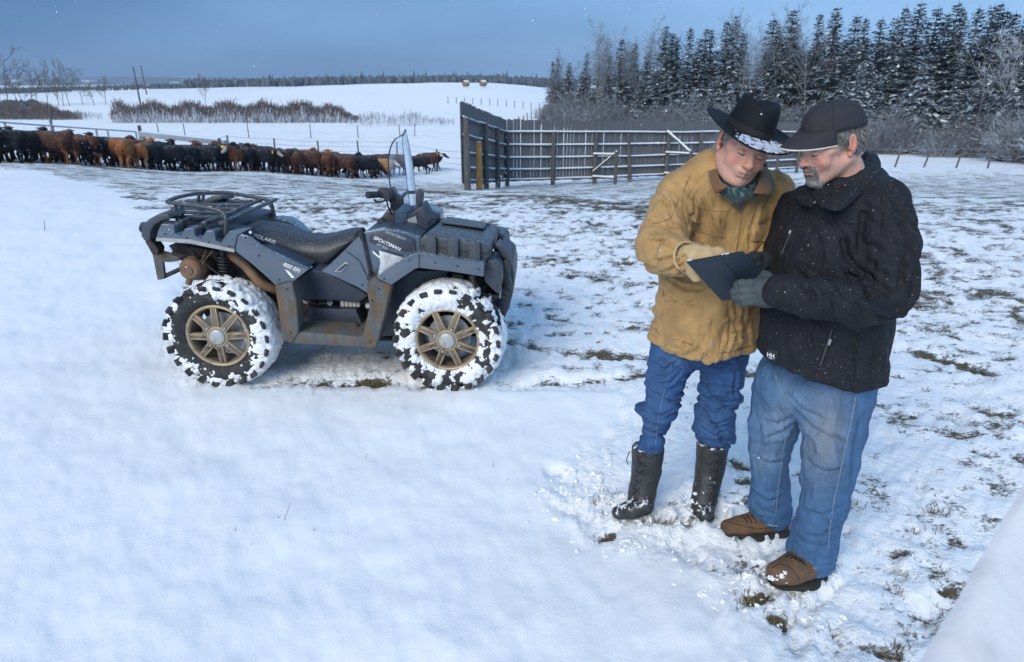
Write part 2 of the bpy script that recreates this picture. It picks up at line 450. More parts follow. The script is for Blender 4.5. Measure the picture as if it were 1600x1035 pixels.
# where the untouched drift ends and trodden or thin snow starts (X as a function of Y)
_edge = onxy([(1150, 1034), (1130, 930), (1060, 880), (920, 845), (850, 765), (880, 715), (960, 668), (985, 632), (960, 614)])
_edge_y = [p[1] for p in _edge] + [3.93, 4.6, 6.5, 9.0, 14, 22, 30]
_edge_x = [p[0] for p in _edge] + [-2.0, -2.5, -3.3, -4.6, -8.0, -15, -28]
tracks = [  # polyline, half width, strength
    (onxy([(150, 262), (330, 275), (560, 290), (760, 306), (1000, 322), (1010, 325)]), 1.25, 0.57),
    (onxy([(300, 268), (560, 283), (760, 297)]), 0.9, 0.52),
    (onxy([(770, 470), (860, 500), (1000, 520)]), 0.10, 0.40),
    (onxy([(800, 538), (900, 555), (1010, 562)]), 0.13, 0.52),
    (onxy([(820, 530), (900, 520), (1010, 512)]), 0.12, 0.44),
    (onxy([(400, 602), (600, 601), (840, 602), (1010, 592)]), 0.035, 0.50),
    (onxy([(430, 600), (480, 601)]), 0.03, 0.5), (onxy([(560, 600), (605, 600)]), 0.05, 0.65),
    (onxy([(1375, 538), (1440, 552), (1525, 578)]), 0.09, 0.62),
    (onxy([(1450, 545), (1550, 556)]), 0.06, 0.45),
    (onxy([(1370, 585), (1405, 590)]), 0.06, 0.62),
    (onxy([(1380, 640), (1600, 700)]), 0.10, 0.26), (onxy([(1150, 585), (1190, 590)]), 0.08, 0.5),
    (onxy([(930, 785), (965, 775)]), 0.05, 0.5), (onxy([(1010, 820), (1070, 826)]), 0.06, 0.5),
    (onxy([(940, 845), (955, 840)]), 0.03, 0.7), (onxy([(1145, 725), (1165, 728)]), 0.05, 0.55),
    (onxy([(1150, 760), (1185, 755)]), 0.04, 0.5), (onxy([(1035, 690), (1050, 692)]), 0.03, 0.5),
    (onxy([(1165, 945), (1200, 940)]), 0.035, 0.62), (onxy([(1205, 970), (1225, 975)]), 0.02, 0.6),
    (onxy([(1310, 790), (1345, 795)]), 0.04, 0.5), (onxy([(1455, 795), (1480, 805)]), 0.04, 0.55),
    (onxy([(1420, 830), (1440, 835)]), 0.03, 0.6), (onxy([(1330, 830), (1310, 835)]), 0.03, 0.5),
    (onxy([(1360, 1020), (1400, 1030)]), 0.05, 0.5), (onxy([(1470, 930), (1490, 928)]), 0.02, 0.65),
    (onxy([(1330, 970), (1345, 990)]), 0.03, 0.45), (onxy([(1420, 655), (1440, 650)]), 0.03, 0.5),
    (onxy([(1480, 735), (1500, 738)]), 0.04, 0.45), (onxy([(1115, 640), (1170, 640)]), 0.05, 0.35),
    (onxy([(0, 262), (200, 268), (420, 283)]), 0.9, 0.33),
]
def cover(X, Y):
    """0..1 how far the snow is thin or trodden"""
    wob = (fbm(np.stack([X * 2.2, Y * 2.2, X * 0], -1), 3, 1) - 0.5) * 0.5
    xe = np.interp(Y, _edge_y, _edge_x)
    rough = sstep(-0.06, 0.12, X + wob * (0.5 + 0.12 * Y) - xe)
    rough *= np.where(Y > 60, 0, 1)
    far = sstep(3.2, 8, Y)
    base = rough * (0.285 + 0.05 * far) + rough * .07 * sstep(4.5, 5.5, Y) * (1 - sstep(28, 48, Y)) + rough * .06 * sstep(8, 13, Y) * (1 - sstep(28, 48, Y))
    # tracked snow to the right of the men
    base = base + rough * 0.07 * sstep(0.9, 1.6, X / np.maximum(Y, 1) * 2.2) * (1 - sstep(5, 9, Y))
    for pts, w, s in tracks:
        ys = [p[1] for p in pts]; xs = [p[0] for p in pts]
        d = poly_dist(X, Y, pts) + wob * w * 1.6
        base = np.maximum(base, s * np.exp(-(d / (w * 1.25)) ** 2))
    return base, rough
nr, r = 760, 0.45
ratio = (4500 / r) ** (1 / (nr - 1)); R = r * ratio ** np.arange(nr)
front = np.radians(np.linspace(-50, 50, 560)); back = np.radians(np.linspace(50, 310, 70)[1:-1])
TH = np.concatenate([front, back]); nt = len(TH)
RR, TT = np.meshgrid(R, TH, indexing='ij')
GX = RR * np.sin(TT); GY = RR * np.cos(TT); GZ = ground_z(GX, GY)
cov, rgh = cover(GX, GY)
P3 = np.stack([GX, GY, GX * 0], -1)
n1 = fbm(P3 * np.array([3.2, 3.2, 1]), 4, 2); n2 = fbm(P3 * 14.0, 3, 3); n3 = fbm(P3 * 40.0, 2, 4)
nl = fbm(P3 * 0.35, 3, 0)
near = 1 - sstep(9, 22, RR)
# smooth wind-rippled drift; lumpy, trodden snow with holes down to the turf elsewhere
ridge = 1 - np.abs(2 * fbm(P3 * np.array([2.6, 5.5, 1]), 4, 1) - 1)
dz = (1 - rgh) * ((n1 - 0.5) * 0.045 + (n2 - 0.5) * 0.012) * (0.35 + 0.65 * near)
lump = np.abs(n2 - 0.5) * 2
dz += rgh * ((n1 - 0.5) * 0.05 + (ridge - 0.7) * 0.035 + lump * 0.022 + (n3 - 0.5) * 0.018 * near) * (0.55 + 0.45 * near)
dz += (nl - 0.5) * 0.10 * sstep(5, 14, RR)
dz += (fbm(P3 * 0.02, 3, 2) - 0.5) * 3.0 * sstep(110, 300, RR)
soil = cov + (n1 - 0.5) * 0.55 * (0.25 + cov) + (n2 - 0.5) * 0.5 * (rgh * 0.8 + 0.2 * (cov > 0.2)) * near
depth = sstep(0.36, 0.52, soil)
dz -= depth * 0.022 * near
# heaped rim of kicked-up snow round the boots and where the drift ends
rim = np.exp(-((GX - np.interp(GY, _edge_y, _edge_x)) / 0.05) ** 2) * (GY < 3.9) * near
dz += rim * (0.002 + 0.02 * (n2 - .3) + .02 * (n3 - .5))
def foot(X, Y, cx, cy, ang, L=0.155, W=0.055):
    c, s = math.cos(ang), math.sin(ang); u = (X - cx) * c + (Y - cy) * s; v = -(X - cx) * s + (Y - cy) * c
    d = np.hypot(u / L, v / W); return d
for (x, y), a in [((880, 745), 2.4), ((1180, 880), 0.5), ((1245, 985), 1.0), ((1430, 760), 1.2), ((1380, 870), 1.4), ((1500, 660), 0.9),
                  ((1380, 690), 1.1), ((1440, 980), 0.8), ((1075, 865), 2.0), ((900, 800), 2.6), ((1300, 1010), 1.2), ((1270, 930), 0.4)]:
    p = on(x, y); d = foot(GX, GY, p.x, p.y, a)
    dz += np.where(d < 1.6, (-0.016 + (n3 - .5) * .03) * (1 - sstep(0.6, 1.1, d + (n2 - .5) * .5)), 0)
# wheel ruts under the parked machine
for (cx, cy), an, L_, W_ in [(tuple(onxy([(985, 806)])[0]), 2.75, .17, .075), (tuple(onxy([(1100, 800)])[0]), 1.7, .15, .075), (tuple(onxy([(1245, 900)])[0]), .55, .19, .085), (tuple(onxy([(1178, 832)])[0]), .15, .19, .075)]:
    d = foot(GX, GY, cx, cy, an, L_, W_); dz += -.006 * (1 - sstep(.8, 1.1, d)) + (.012 + .022 * n3 + .02 * (n2 - .4)) * np.exp(-((d - 1.22) / .20) ** 2)
rut = poly_dist(GX, GY, [(-2.3, 4.03), (0.6, 3.95)]); dz -= 0.02 * np.exp(-(rut / 0.1) ** 2) * (GX > -2.0)
GZ2 = GZ + dz
V = np.stack([GX, GY, GZ2], -1).reshape(-1, 3)
V = np.concatenate([V, [[0, 0, 0.0]]])
i = np.arange(nr - 1)[:, None] * nt; j = np.arange(nt)[None, :]; j2 = (j + 1) % nt
Q = np.stack([i + j, i + nt + j, i + nt + j2, i + j2], -1).reshape(-1, 4)[:, ::-1]
Q = Q[:, ::-1]
cap = np.stack([np.full(nt, nr * nt), np.arange(nt), (np.arange(nt) + 1) % nt], 1)
_gi = lambda X, Y: None
dzf = dz
def surf_z(X, Y):
    """height of the displaced snow surface"""
    rr = math.hypot(X, Y); th = math.atan2(X, Y)
    ir = int(np.clip(round(math.log(max(rr, 0.46) / R[0]) / math.log(ratio)), 0, nr - 1))
    it = int(np.clip(round((math.degrees(th) + 50) / 100 * 559), 0, 559))
    return float(GZ[ir, it] * 0 + gz(X, Y) + dzf[ir, it])
def soil_at(X, Y):
    rr = math.hypot(X, Y); th = math.atan2(X, Y)
    ir = int(np.clip(round(math.log(max(rr, 0.46) / R[0]) / math.log(ratio)), 0, nr - 1))
    it = int(np.clip(round((math.degrees(th) + 50) / 100 * 559), 0, 559))
    return float(soil[ir, it])

def ground_material():
    m = bpy.data.materials.new('snow_ground'); m.use_nodes = True
    N, L = m.node_tree.nodes, m.node_tree.links; b = N['Principled BSDF']
    at_ = N.new('ShaderNodeVertexColor'); at_.layer_name = 'Col'
    sep = N.new('ShaderNodeSeparateColor'); L.new(at_.outputs[0], sep.inputs[0])
    ge = N.new('ShaderNodeNewGeometry'); pos = ge.outputs['Position']
    def mp(sx, sy, sz=1):
        n = N.new('ShaderNodeMapping'); n.inputs['Scale'].default_value = (sx, sy, sz); L.new(pos, n.inputs[0]); return n.outputs[0]
    def noise(v, s, d=4, r=0.6):
        n = N.new('ShaderNodeTexNoise'); n.inputs['Scale'].default_value = s; n.inputs['Detail'].default_value = d
        n.inputs['Roughness'].default_value = r; L.new(v, n.inputs['Vector']); return n.outputs['Fac']
    def mth(op, a, c, d=None):
        n = N.new('ShaderNodeMath'); n.operation = op
        for i, v in enumerate((a, c, d)):
            if v is None: continue
            if isinstance(v, (int, float)): n.inputs[i].default_value = v
            else: L.new(v, n.inputs[i])
        return n.outputs[0]
    def mix(f, a, c):
        n = N.new('ShaderNodeMix'); n.data_type = 'RGBA'; L.new(f, n.inputs[0])
        for s, v in ((6, a), (7, c)):
            if isinstance(v, tuple): n.inputs[s].default_value = (*v, 1)
            else: L.new(v, n.inputs[s])
        return n.outputs[2]
    def ramp(src, p0, p1):
        r = N.new('ShaderNodeMapRange'); r.interpolation_type = 'SMOOTHSTEP'; L.new(src, r.inputs[0])
        r.inputs[1].default_value = p0; r.inputs[2].default_value = p1; return r.outputs[0]
    # fine break-up of the snow edge at two sizes; R = soil amount
    fine = noise(mp(1, 1.5), 42, 6, 0.72); mid = noise(mp(1, 2.4), 5.0, 5, 0.68); big = noise(mp(1, 2.8), 1.1, 6, 0.7)
    s = mth('MULTIPLY_ADD', mth('SUBTRACT', fine, 0.5), 0.75, sep.outputs['Red'])
    s = mth('MULTIPLY_ADD', mth('SUBTRACT', mid, 0.5), 0.62, s)
    s = mth('MULTIPLY_ADD', mth('SUBTRACT', big, 0.5), 0.42, s)
    soilf = mth('MULTIPLY', ramp(s, 0.43, 0.58), ramp(sep.outputs['Red'], 0.02, 0.10))
    soil_c = mix(noise(pos, 30, 4), (0.035, 0.028, 0.020), (0.17, 0.13, 0.075))
    soil_c = mix(ramp(noise(pos, 9, 3), 0.45, 0.65), soil_c, (0.060, 0.062, 0.030))
    snow_c = mix(noise(pos, 2.0, 4), (0.80, 0.82, 0.84), (0.86, 0.87, 0.88))
    # stubble poking through far pastures: B
    st = mth('MULTIPLY', ramp(noise(mp(1, 2.2), 0.55, 6, 0.75), 0.52, 0.66), sep.outputs['Blue'])
    snow_c = mix(mth('MULTIPLY', st, 0.55), snow_c, (0.32, 0.27, 0.19))
    L.new(mix(soilf, snow_c, soil_c), b.inputs['Base Color'])
    b.inputs['Roughness'].default_value = 0.75; b.inputs['Specular IOR Level'].default_value = 0.25
    b.inputs['Subsurface Weight'].default_value = 0.0
    bp = N.new('ShaderNodeBump'); bp.inputs['Distance'].default_value = 0.012; bp.inputs['Strength'].default_value = 0.8
    h = mth('ADD', mth('MULTIPLY', noise(pos, 22, 6, 0.6), mth('MULTIPLY_ADD', sep.outputs['Green'], 1.3, 0.34)), mth('MULTIPLY', noise(pos, 170, 3, 0.7), 0.22))
    h = mth('SUBTRACT', h, mth('MULTIPLY', soilf, 0.8))
    L.new(h, bp.inputs['Height']); L.new(bp.outputs[0], b.inputs['Normal'])
    return m
M_SNOWG = ground_material()
stub = np.exp(-((RR - 75) / 25) ** 2) * 0.9 * (TT < 0.1) + 0.9 * np.exp(-((RR - 58) / 6) ** 2) * (TT > 0.35) + 1.0 * sstep(300, 330, RR) * (1 - sstep(420, 600, RR)) * (TT < 0)
stub += 0.4 * sstep(25, 35, RR) * (1 - sstep(45, 60, RR))
colg = np.stack([np.clip(soil, 0, 1), rgh * near, np.clip(stub, 0, 1)], -1).reshape(-1, 3)
colg = np.concatenate([colg, [[0, 0, 0]]])
g = link('ground', new_mesh('ground', V, [Q, cap], True, [M_SNOWG], None, colg))
tag(g, 'snow-covered pasture with patches of brown turf showing through', kind='structure')
# ---------------------------------------------------------------- trees, brush and far woods
rnd = random.Random(11); nrs = np.random.RandomState(11)
M_NEEDLE = mat('spruce_needles', (0.034, 0.050, 0.048), 0.8, 0.45, 0.7)
M_SNOWT = mat('snow_on_branches', (0.72, 0.76, 0.80), 0.8, 0.15, 2)
M_FROST = mat('frosted_needles', (0.24, 0.29, 0.33), 0.8, 0.4, 1.5)
M_BARK = mat('dark_bark', (0.055, 0.048, 0.042), 0.9, 0.3, 6)
M_POPLAR = mat('poplar_bark', (0.20, 0.20, 0.19), 0.85, 0.35, 5)
M_TWIG = mat('frosted_twigs', (0.19, 0.215, 0.245), 0.85, 0.4, 0.8)
M_TWIG2 = mat('brown_frosted_twigs', (0.125, 0.118, 0.115), 0.85, 0.4, 0.8)
M_HOAR = mat('hoar_frost_twigs', (0.46, 0.50, 0.56), 0.85, 0.3, 0.8)
M_WILLOW = mat('red_brown_willow', (0.080, 0.062, 0.060), 0.85, 0.3, 1)
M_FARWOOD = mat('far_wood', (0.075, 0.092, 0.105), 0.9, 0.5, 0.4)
M_GRASS = mat('dead_grass', (0.24, 0.18, 0.09), 0.9, 0.35, 30, col2=(0.10, 0.085, 0.045), c2scale=20)

def tri_fan(C, D, U, L, W):
    """flat three-point sprays: centre, direction, side, length, width -> verts, faces"""
    n = len(C)
    V = np.stack([C - U * W[:, None], C + U * W[:, None], C + D * L[:, None]], 1).reshape(-1, 3)
    return V, np.arange(3 * n).reshape(n, 3)
def unit(v): return v / (np.linalg.norm(v, axis=-1, keepdims=True) + 1e-9)

def spruce_meshes(h, seed, spread=0.17, snowy=0.5, lean=0.0, dense=1.0):
    rs = np.random.RandomState(seed); C = []; D = []; L = []; W = []; K = []
    nw = int(h * 3.6 * dense)
    BR = MB()
    for w in range(nw):
        t = 0.06 + 0.92 * (w + rs.rand() * 0.6) / nw
        z = t * h; env = (1 - t) ** 0.78 * h * spread * (1.25 if t < 0.5 else 1.0) + 0.10
        if rs.rand() < 0.10 and t < 0.9: env *= 0.5
        nb = int(7 + 5 * (1 - t)); ph = rs.rand() * 6.28
        for b in range(nb):
            q = ph + 6.283 * b / nb + rs.randn() * 0.25; r = env * (0.65 + 0.5 * rs.rand())
            droop = -0.25 - 0.25 * (1 - t) + rs.randn() * 0.1 if t < 0.8 else 0.3
            out = np.array([math.cos(q), math.sin(q), 0]); tip = out * r + np.array([0, 0, z + droop * r])
            n = max(2, int(r / 0.17 * dense))
            for k in range(n):
                f = (k + 0.6) / n; p = out * r * f + np.array([0, 0, z + droop * r * f + 0.18 * r * f * f])
                for _ in range(2):
                    s = (1 - 0.45 * f) * r * 0.42 + 0.12
                    C.append(p + rs.randn(3) * 0.05); D.append(out * 0.75 + np.array([-out[1], out[0], 0]) * rs.randn() * 0.8 + np.array([0, 0, -0.25 + rs.randn() * 0.25]))
                    L.append(min(s, 0.6) * (0.7 + 0.5 * rs.rand())); W.append(0.085 + 0.08 * rs.rand()); 
                    sn = snowy * (1.35 - 0.95 * t) + 0.12
                    K.append(1 if rs.rand() < sn * 0.20 else (2 if rs.rand() < sn * 1.0 else 0))
    C = np.array(C); D = unit(np.array(D)); U = unit(np.cross(D, np.array([0, 0, 1.0]))); U = unit(U + np.random.RandomState(seed + 1).randn(*U.shape) * 0.25)
    C[:, 0] += lean * C[:, 2] ** 2 / h
    V, F = tri_fan(C, D, U, np.array(L), np.array(W))
    crown = new_mesh('crown', V, F, False, [M_NEEDLE, M_SNOWT, M_FROST], K)
    tr = MB(); tr.tube([(0, 0, -0.8), (0, 0, h * 0.3), (lean * h * 0.25, 0, h * 0.6), (lean * h, 0, h)], [0.013 * h, 0.010 * h, 0.006 * h, 0.01], 6)
    tm = new_mesh('trunk', np.array(tr.v), tr.f, True, [M_BARK])
    return crown, tm
def bare_meshes(h, seed, m_twig, m_bark, spread=0.32, trunk_r=0.011, depth=4, base_fork=False, min_r=0.008):
    rs = np.random.RandomState(seed); tr = MB(); tw_ = []
    def grow(p, d, L, r, lv):
        n = 3; q = p.copy(); pts = [q.copy()]
        for i in range(n):
            d = unit(d + rs.randn(3) * 0.10 + np.array([0, 0, 0.06])); q = q + d * L / n; pts.append(q.copy())
        if lv <= 1: tr.tube(pts, [max(r * (1 - 0.5 * i / n), min_r) for i in range(n + 1)], 5, cap=False)
        else: tw_.append((pts, r))
        if lv >= depth: return
        nb = [7, 6, 5, 5][min(lv, 3)]
        for b in range(nb):
            f = 0.25 + 0.75 * (b + rs.rand()) / nb; i = min(int(f * n), n - 1); w = f * n - i
            o = pts[i] * (1 - w) + pts[i + 1] * w
            a = unit(np.cross(d, rs.randn(3))); nd = unit(d * (0.75) + a * (0.75 if lv else 0.6) * (spread / 0.32))
            grow(o, nd, L * (0.42 + 0.18 * rs.rand()) * (1.1 - 0.4 * f), r * 0.45, lv + 1)
    if base_fork:
        for k in range(5): grow(np.array([rs.randn() * 0.15, rs.randn() * 0.15, -0.1]), unit(np.array([rs.randn() * 0.35, rs.randn() * 0.35, 1])), h * (0.6 + 0.35 * rs.rand()), trunk_r * h, 0)
    else: grow(np.array([0, 0, -0.5]), np.array([0, 0, 1.0]), h + 0.3, trunk_r * h, 0)
    V = []; F = []; n = 0
    for pts, r in tw_:
        for i in range(len(pts) - 1):
            a, b = pts[i], pts[i + 1]; d = unit(b - a); s = unit(np.cross(d, rs.randn(3))) * max(r, min_r)
            V += [a - s, a + s, b + s * 0.6, b - s * 0.6]; F.append((n, n + 1, n + 2, n + 3)); n += 4
    tw = new_mesh('crown', np.array(V), np.array(F), False, [m_twig])
    tm = new_mesh('trunk', np.array(tr.v), tr.f, True, [m_bark])
    return tw, tm
def bush_mesh(h, w, seed, mats, n=260, weights=(0.6, 0.4), thick=0.02):
    rs = np.random.RandomState(seed); V = []; F = []; K = []; m = 0
    for s in range(n):
        q = rs.rand() * 6.283; rr = rs.rand() ** 0.6; p = np.array([math.cos(q) * rr * w * 0.3, math.sin(q) * rr * w * 0.3, -0.15])
        d = unit(np.array([math.cos(q) * rr * w * 0.6, math.sin(q) * rr * w * 0.6, h * (0.75 + 0.3 * rs.rand())]) + rs.randn(3) * 0.12)
        L = h * (1 - 0.25 * rr) * (0.6 + 0.5 * rs.rand()); k = int(rs.rand() > weights[0])
        segs = 4; wd = thick * (0.6 + 0.7 * rs.rand()); side = unit(np.cross(d, rs.randn(3)))
        for i in range(segs):
            d2 = unit(d + rs.randn(3) * 0.22); b = p + d2 * L / segs
            a_, c_ = wd * (1 - i / segs * 0.6), wd * (1 - (i + 1) / segs * 0.6)
            V += [p - side * a_, p + side * a_, b + side * c_, b - side * c_]; F.append((m, m + 1, m + 2, m + 3)); K.append(k); m += 4
            for _ in range(3):
                if i == 0 and rs.rand() < 0.5: continue
                e = b + unit(d2 + rs.randn(3) * 0.7) * L * 0.16 * (0.6 + rs.rand()); t = unit(np.cross(e - b, rs.randn(3))) * wd * 0.6
                V += [b - t, b + t, e + t * 0.4, e - t * 0.4]; F.append((m, m + 1, m + 2, m + 3)); K.append(k); m += 4
            p = b; d = d2
    return new_mesh('bush', np.array(V), np.array(F), False, mats, K)

SP = [spruce_meshes(12, s, sp, sn, ln) for s, sp, sn, ln in [(1, .15, .55, 0), (2, .19, .7, .01), (3, .13, .5, 0), (4, .17, .65, -.015), (5, .21, .85, 0), (6, .15, .45, .01)]]
SPS = [spruce_meshes(6, s, sp, sn, 0, 1.15) for s, sp, sn in [(21, .26, 1.0), (22, .30, 1.1), (23, .24, .95)]]
BT = [bare_meshes(11, s, m, M_POPLAR, .30, .007, 4, min_r=.013) for s, m in [(31, M_TWIG), (32, M_TWIG), (33, M_TWIG2), (34, M_HOAR)]]
BU = [bush_mesh(3.2, 3.4, 41, [M_HOAR, M_TWIG], weights=(.6, 0)), bush_mesh(2.6, 3.4, 42, [M_TWIG, M_HOAR], weights=(.8, 0)), bush_mesh(3.0, 3.0, 43, [M_TWIG2, M_TWIG], weights=(.6, 0)),
      bush_mesh(4.5, 4.0, 44, [M_TWIG, M_TWIG2], n=340, weights=(.6, 0)), bush_mesh(1.5, 1.8, 45, [M_TWIG2, M_HOAR], n=150, weights=(.7, 0))]
def put_tree(kind, p, hs, name, label, cat, group, rz=None, ws=None):
    o = empty(name, p); o.rotation_euler = (0, 0, rnd.random() * 6.28 if rz is None else rz); w = ws if ws else hs
    o.scale = (w, w, hs)
    link('crown', kind[0], o); link('trunk', kind[1], o)
    return tag(o, label, cat, group)
def woodY(x): return 114 - (x - 860) * (114 - 62) / 740.0
peaks = [(862, 97, 2), (870, 92, 0), (888, 100, 1), (912, 84, 3), (932, 98, 1), (948, 88, 2), (965, 62, 0), (985, 68, 2), (1004, 82, 1), (1031, 42, 1), (1040, 52, 0), (1048, 60, 4),
         (1066, 44, 2), (1078, 62, 3), (1090, 45, 0), (1099, 48, 5), (1120, 34, 2), (1133, 26, 1), (1146, 52, 0), (1188, 31, 0), (1197, 42, 1), (1213, 17, 5),
         (1255, 22, 2), (1280, 13, 1), (1309, 25, 0), (1322, 29, 2), (1346, 30, 0), (1363, 30, 3), (1378, 12, 2), (1400, 6, 1), (1424, 13, 0), (1440, 24, 5), (1452, 6, 0),
         (1462, 18, 2), (1484, 13, 2), (1500, 11, 3), (1513, 8, 5), (1524, 18, 0), (1537, 22, 2), (1560, 8, 0), (1574, 4, 3), (1586, -2, 1), (1600, 6, 0), (1622, -6, 4), (1650, 0, 1), (1690, 4, 0), (1730, 0, 3)]
ORD = lambda n: f'{n}' + ('th' if 10 <= n % 100 <= 20 else {1: 'st', 2: 'nd', 3: 'rd'}.get(n % 10, 'th'))
for ip, (x, y, k) in enumerate(peaks):
    Y = woodY(x) + rnd.uniform(0, 5); p = stand(x, Y)
    top = EYE - elev(y) * Y; h = top - p.z + 0.3
    put_tree(SP[k], p, h / 12, 'spruce_tree', ws=h / 12 * (1.12 + .5 * ((ip * 37) % 11) / 11), label=['slender', 'tall dark', 'broad frosted'][int(k in (1, 3, 5)) + int(k == 4) * 2] + f' spruce breaking the skyline, {ORD(ip + 1)} treetop from the left end of the wood', cat='tree', group='tall spruces along the wood edge')
for i in range(100):      # behind, filling the wood
    x = rnd.uniform(875, 1720); Y = woodY(x) + rnd.uniform(6, 24); p = stand(x, Y)
    y0 = np.interp(x, [870, 1000, 1150, 1300, 1600], [115, 98, 80, 62, 48])
    h = (EYE - elev(y0 + rnd.uniform(-8, 22)) * Y) - p.z
    put_tree(SP[rnd.randrange(6)], p, h / 12, 'spruce_tree', 'snow-dusted spruce farther back inside the wood', 'tree', 'spruces deeper in the wood', ws=h / 12 * rnd.uniform(1.2, 1.7))
for i in range(70):      # lower snowy spruces in front
    x = rnd.uniform(858, 1700); Y = woodY(x) - rnd.uniform(0, 5); p = stand(x, Y)
    put_tree(SPS[rnd.randrange(3)], p, rnd.uniform(0.65, 1.55) * (1.1 if x > 1280 else 0.85), 'young_spruce', 'shorter snow-laden spruce at the foot of the wood', 'tree', 'young spruces at the foot of the wood')
for i in range(30):      # leafless poplars
    x = rnd.choice([rnd.uniform(855, 1030), rnd.uniform(855, 1700), rnd.uniform(1130, 1270)]); Y = woodY(x) + rnd.uniform(-4, 8); p = stand(x, Y)
    y0 = np.interp(x, [860, 900, 950, 1050, 1250, 1600], [95, 80, 64, 66, 50, 40]) + rnd.uniform(2, 44)
    h = (EYE - elev(y0) * Y) - p.z
    put_tree(BT[rnd.choice([0, 1, 2, 0, 1, 3])], p, h / 11.3, 'bare_poplar', 'leafless frosted poplar among the spruces', 'tree', 'leafless poplars in the wood', ws=h / 11.3 * 0.9)
for i in range(120):
    x = rnd.uniform(856, 1760); Y = woodY(x) - rnd.uniform(2, 10 if x > 1330 else 6); p = stand(x, Y)
    k = rnd.choice([0, 1, 1, 3, 3, 2] if x < 1250 else [0, 0, 0, 1, 2, 3, 1, 4])
    s = rnd.uniform(0.7, 1.2)
    o = link('frosted_bush', BU[k], None, p); o.scale = (s * 1.15, s * 1.15, s); o.rotation_euler = (0, 0, rnd.random() * 6.28)
    lab = {0: ('white hoar-frosted bush at the edge of the wood', 'white frosted bushes'), 1: ('blue-grey frosted bush at the edge of the wood', 'blue-grey frosted bushes'),
           2: ('brown leafless bush at the edge of the wood', 'brown leafless bushes'), 3: ('large tangled grey shrub under the spruces', 'large grey shrubs'), 4: ('small brown bush on the open side of the wood', 'small brown bushes')}[k]
    tag(o, lab[0], 'bush', lab[1] + ' at the wood edge')

# bare trees far away on the left
FT = [bare_meshes(9, s, M_TWIG2, M_BARK, .34, .012, 3, min_r=.045) for s in (51, 52, 53)]
for x, yt, Y, k, lab in [(15, 88, 190, 0, 'tallest leafless tree at the far left skyline'), (62, 108, 190, 1, 'leafless tree, left of a close pair beyond the willows'),
                    (75, 108, 192, 2, 'leafless tree, right of a close pair beyond the willows'), (110, 107, 185, 1, 'leafless tree with a leaning crown midway along the far field edge'),
                    (130, 116, 188, 0, 'small leafless tree beside the leaning-crowned one'), (322, 126, 170, 2, 'lone bushy shrub-like tree on the far snow field')]:
    p = stand(x, Y); h = EYE - elev(yt) * Y - p.z
    put_tree(FT[k], p, h / 9.4, 'bare_tree', lab, 'tree', None, ws=h / 9.4 * (0.8 if h > 4 else 1.3))
for i, (x, yt, Y) in enumerate([(5, 122, 182), (28, 125, 188), (38, 128, 180), (52, 126, 184), (92, 124, 190), (100, 128, 186), (148, 130, 180), (165, 128, 186)]):
    p = stand(x, Y); h = EYE - elev(yt) * Y - p.z
    put_tree(FT[i % 3], p, h / 9.4, 'bare_tree', 'small scrubby leafless tree in the far left field edge row', 'tree', 'scrubby trees along the far left field edge', ws=h / 9.4 * 1.1)

# far woods that read as a band
def far_wood(name, label, x0, x1, Yr, hr, n, seed):
    rs = np.random.RandomState(seed); V = []; F = []; m = 0
    for i in range(n):
        x = rs.uniform(x0, x1); Y = rs.uniform(*Yr); p = np.array(stand(x, Y)); h = rs.uniform(*hr); sp = rs.rand() < 0.35
        if rs.rand() < 0.04: h *= 1.55; sp = True
        w = h * (0.16 if sp else 0.34)
        if sp: prof = [(0.1, 1.0), (0.5, 0.6), (1.0, 0.02)]
        else: prof = [(0.05, 0.5), (0.45, 1.0), (0.8, 0.75), (1.0, 0.15)]
        q0 = rs.rand() * 6
        for t, r_ in prof:
            for k in range(5):
                q = q0 + 1.2566 * k; rr = w * r_ * rs.uniform(0.7, 1.3)
                V.append(p + np.array([math.cos(q) * rr, math.sin(q) * rr, t * h * rs.uniform(0.95, 1.05) - 0.5]))
        for a in range(len(prof) - 1):
            for k in range(5): F.append((m + a * 5 + k, m + a * 5 + (k + 1) % 5, m + a * 5 + 5 + (k + 1) % 5, m + a * 5 + 5 + k))
        m += 5 * len(prof)
    o = link(name, new_mesh(name, np.array(V), np.array(F), False, [M_FARWOOD])); tag(o, label, 'far wood', None, 'stuff')
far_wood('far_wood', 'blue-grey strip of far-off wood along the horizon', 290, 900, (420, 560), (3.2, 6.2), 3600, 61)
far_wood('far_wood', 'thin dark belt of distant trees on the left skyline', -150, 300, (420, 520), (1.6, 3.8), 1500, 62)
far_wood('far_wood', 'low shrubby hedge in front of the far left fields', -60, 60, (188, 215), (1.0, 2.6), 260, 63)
# the low hills on the horizon
hx = np.linspace(-2600, 2600, 120); hv = []; 
for i, x in enumerate(hx):
    t = np.clip((x + 2600) / 2300, 0, 1); hh = 20 + 8 * math.sin(x * 0.0021) + 6 * math.sin(x * 0.0057 + 1) - 16 * sstep(-900, -100, x)
    hv += [(x, 1800, -40), (x, 1950, max(hh * 0.6, -4)), (x, 2200, max(hh, -2)), (x, 2700, -40)]
hf = [(4 * i + k, 4 * i + 4 + k, 4 * i + 5 + k, 4 * i + 1 + k) for i in range(119) for k in range(3)]
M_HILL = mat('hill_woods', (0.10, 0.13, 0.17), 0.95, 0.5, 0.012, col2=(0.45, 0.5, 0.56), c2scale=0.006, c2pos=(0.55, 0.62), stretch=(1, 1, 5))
hl = link('hills', new_mesh('hills', np.array(hv, float), hf, True, [M_HILL])); tag(hl, 'low wooded hills along the horizon', kind='structure')

